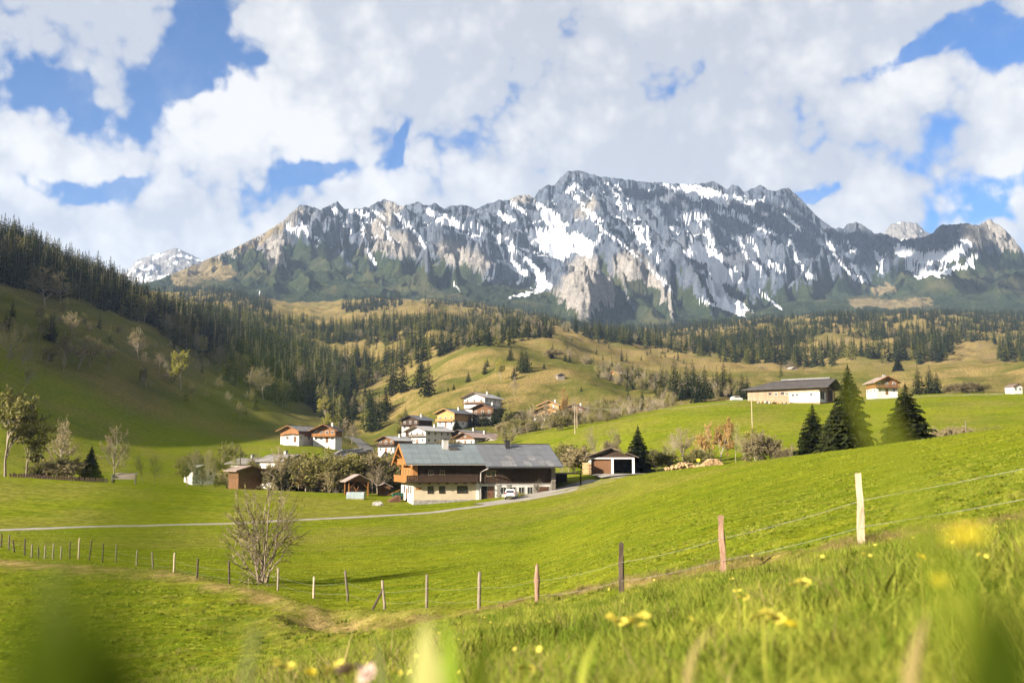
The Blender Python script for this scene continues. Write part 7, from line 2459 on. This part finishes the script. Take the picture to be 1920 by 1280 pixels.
FM = {'yellow': flower_mesh(1, 16, 0.021, 'petal_yellow'), 'cowslip': flower_mesh(2, 9, 0.017, 'petal_pale'), 'pink': flower_mesh(3, 12, 0.018, 'petal_pink')}
stem_me = mk(MB().tube([(0, 0, 0), (0.006, 0.002, 0.5), (0, 0, 1.0)], [0.0032, 0.0028, 0.0024], 5), 'stem', M['grass_blade'])
FLN = {'yellow': 'yellow_flower', 'cowslip': 'cowslip', 'pink': 'pink_flower'}


def flower(kind, x, y, h, label, group, s=1.0, heads=1):
    o = empty(FLN[kind], (x, y, Hs(x, y)), random.uniform(0, 6.28), label, 'flower', group)
    st = add_obj('stem', stem_me, None, o)
    st.scale = (s, s, h)
    for k in range(heads):
        b = add_obj('blossom', FM[kind], None, o)
        a = 6.283 * k / max(1, heads)
        b.location = (0.018 * math.cos(a) * (heads > 1) * s, 0.018 * math.sin(a) * (heads > 1) * s, h - 0.006 * k)
        b.rotation_euler = (random.uniform(0.1, 0.9), 0, a)
        b.scale = (s, s, s)


def flower_px(kind, px, py, d, label, group, s=1.0, heads=1):
    p = P(px, py, d)
    g = Hs(p.x, p.y)
    flower(kind, p.x, p.y, max(0.06, p.z - g), label, group, s, heads)


GF = 'single yellow flowers picked out in the foreground'
for kind, px, py, d, s, hd, lab in (
        ('yellow', 1812, 1010, 0.60, 0.68, 1, 'large blurred yellow flower standing out at the right'),
        ('yellow', 1758, 1092, 0.9, 0.5, 1, 'yellow flower below left of the large one'),
        ('cowslip', 1497, 1088, 3.4, 1.2, 4, 'pale yellow cowslip cluster in the right middle grass'),
        ('cowslip', 1445, 1150, 2.6, 1.1, 5, 'pair of yellow heads in the grass at lower right centre'),
        ('cowslip', 1430, 1145, 2.6, 1.0, 4, 'yellow head touching the pair at lower right centre'),
        ('yellow', 1482, 1172, 2.3, 1.0, 1, 'orange yellow flower right of the cowslip pair'),
        ('cowslip', 1158, 1157, 3.2, 1.2, 5, 'yellow cowslip cluster at the bottom centre right'),
        ('cowslip', 1195, 1155, 3.0, 1.2, 5, 'rightmost yellow cowslip cluster of the bottom centre pair'),
        ('yellow', 1725, 1045, 3.2, 1.0, 1, 'small yellow flower left above the dark blades'),
        ('yellow', 582, 1262, 2.6, 1.1, 1, 'yellow flower at the bottom edge left of centre'),
        ('cowslip', 530, 1240, 2.7, 1.2, 4, 'pale cowslip farthest left at the bottom edge'),
        ('cowslip', 625, 1245, 2.7, 1.1, 4, 'cowslip beside the pink flower at the bottom edge'),
        ('pink', 672, 1255, 2.0, 1.4, 3, 'dusty pink flower head at the bottom edge'),
        ('cowslip', 1395, 1118, 4.6, 1.1, 3, 'cowslip cluster left of the pale yellow one in the right grass')):
    flower_px(kind, px, py, d, lab, GF, s, hd)
GS = 'small yellow cowslips scattered in the meadow grass'
cnt = 0
while cnt < 55:
    y = 3.2 * (16.0 / 3.2) ** random.random()
    x = random.uniform(-0.15, 0.56) * y
    f = float(np.interp(x / y, US, fd))
    if y > f * 1.1 or fbm(x * 0.4, y * 0.4, 2) < -0.15:
        continue
    flower('cowslip', x, y, random.uniform(0.22, 0.33), 'small yellow cowslip scattered in the foreground meadow', GS, random.uniform(0.7, 1.05), random.choice((1, 2, 3)))
    cnt += 1
# ------------------------------------------------------------------ haze: the air of the valley
hz = MB().box(-9000, 9000, -400, 8200, -60, 1680).build('haze', None)
hm = bpy.data.materials.new('haze_air')
hm.use_nodes = True
ht = NT(hm.node_tree)
ht.n.remove(ht.n['Principled BSDF'])
pv = ht.node('ShaderNodeVolumePrincipled')
pv.inputs['Color'].default_value = (0.50, 0.68, 1.0, 1)
pv.inputs['Density'].default_value = 4.2e-5
pv.inputs['Anisotropy'].default_value = 0.0
ht.l.new(pv.outputs[0], ht.n['Material Output'].inputs['Volume'])
hz.data.materials.append(hm)
tag(hz, 'pale blue haze in the mountain air', kind='stuff')
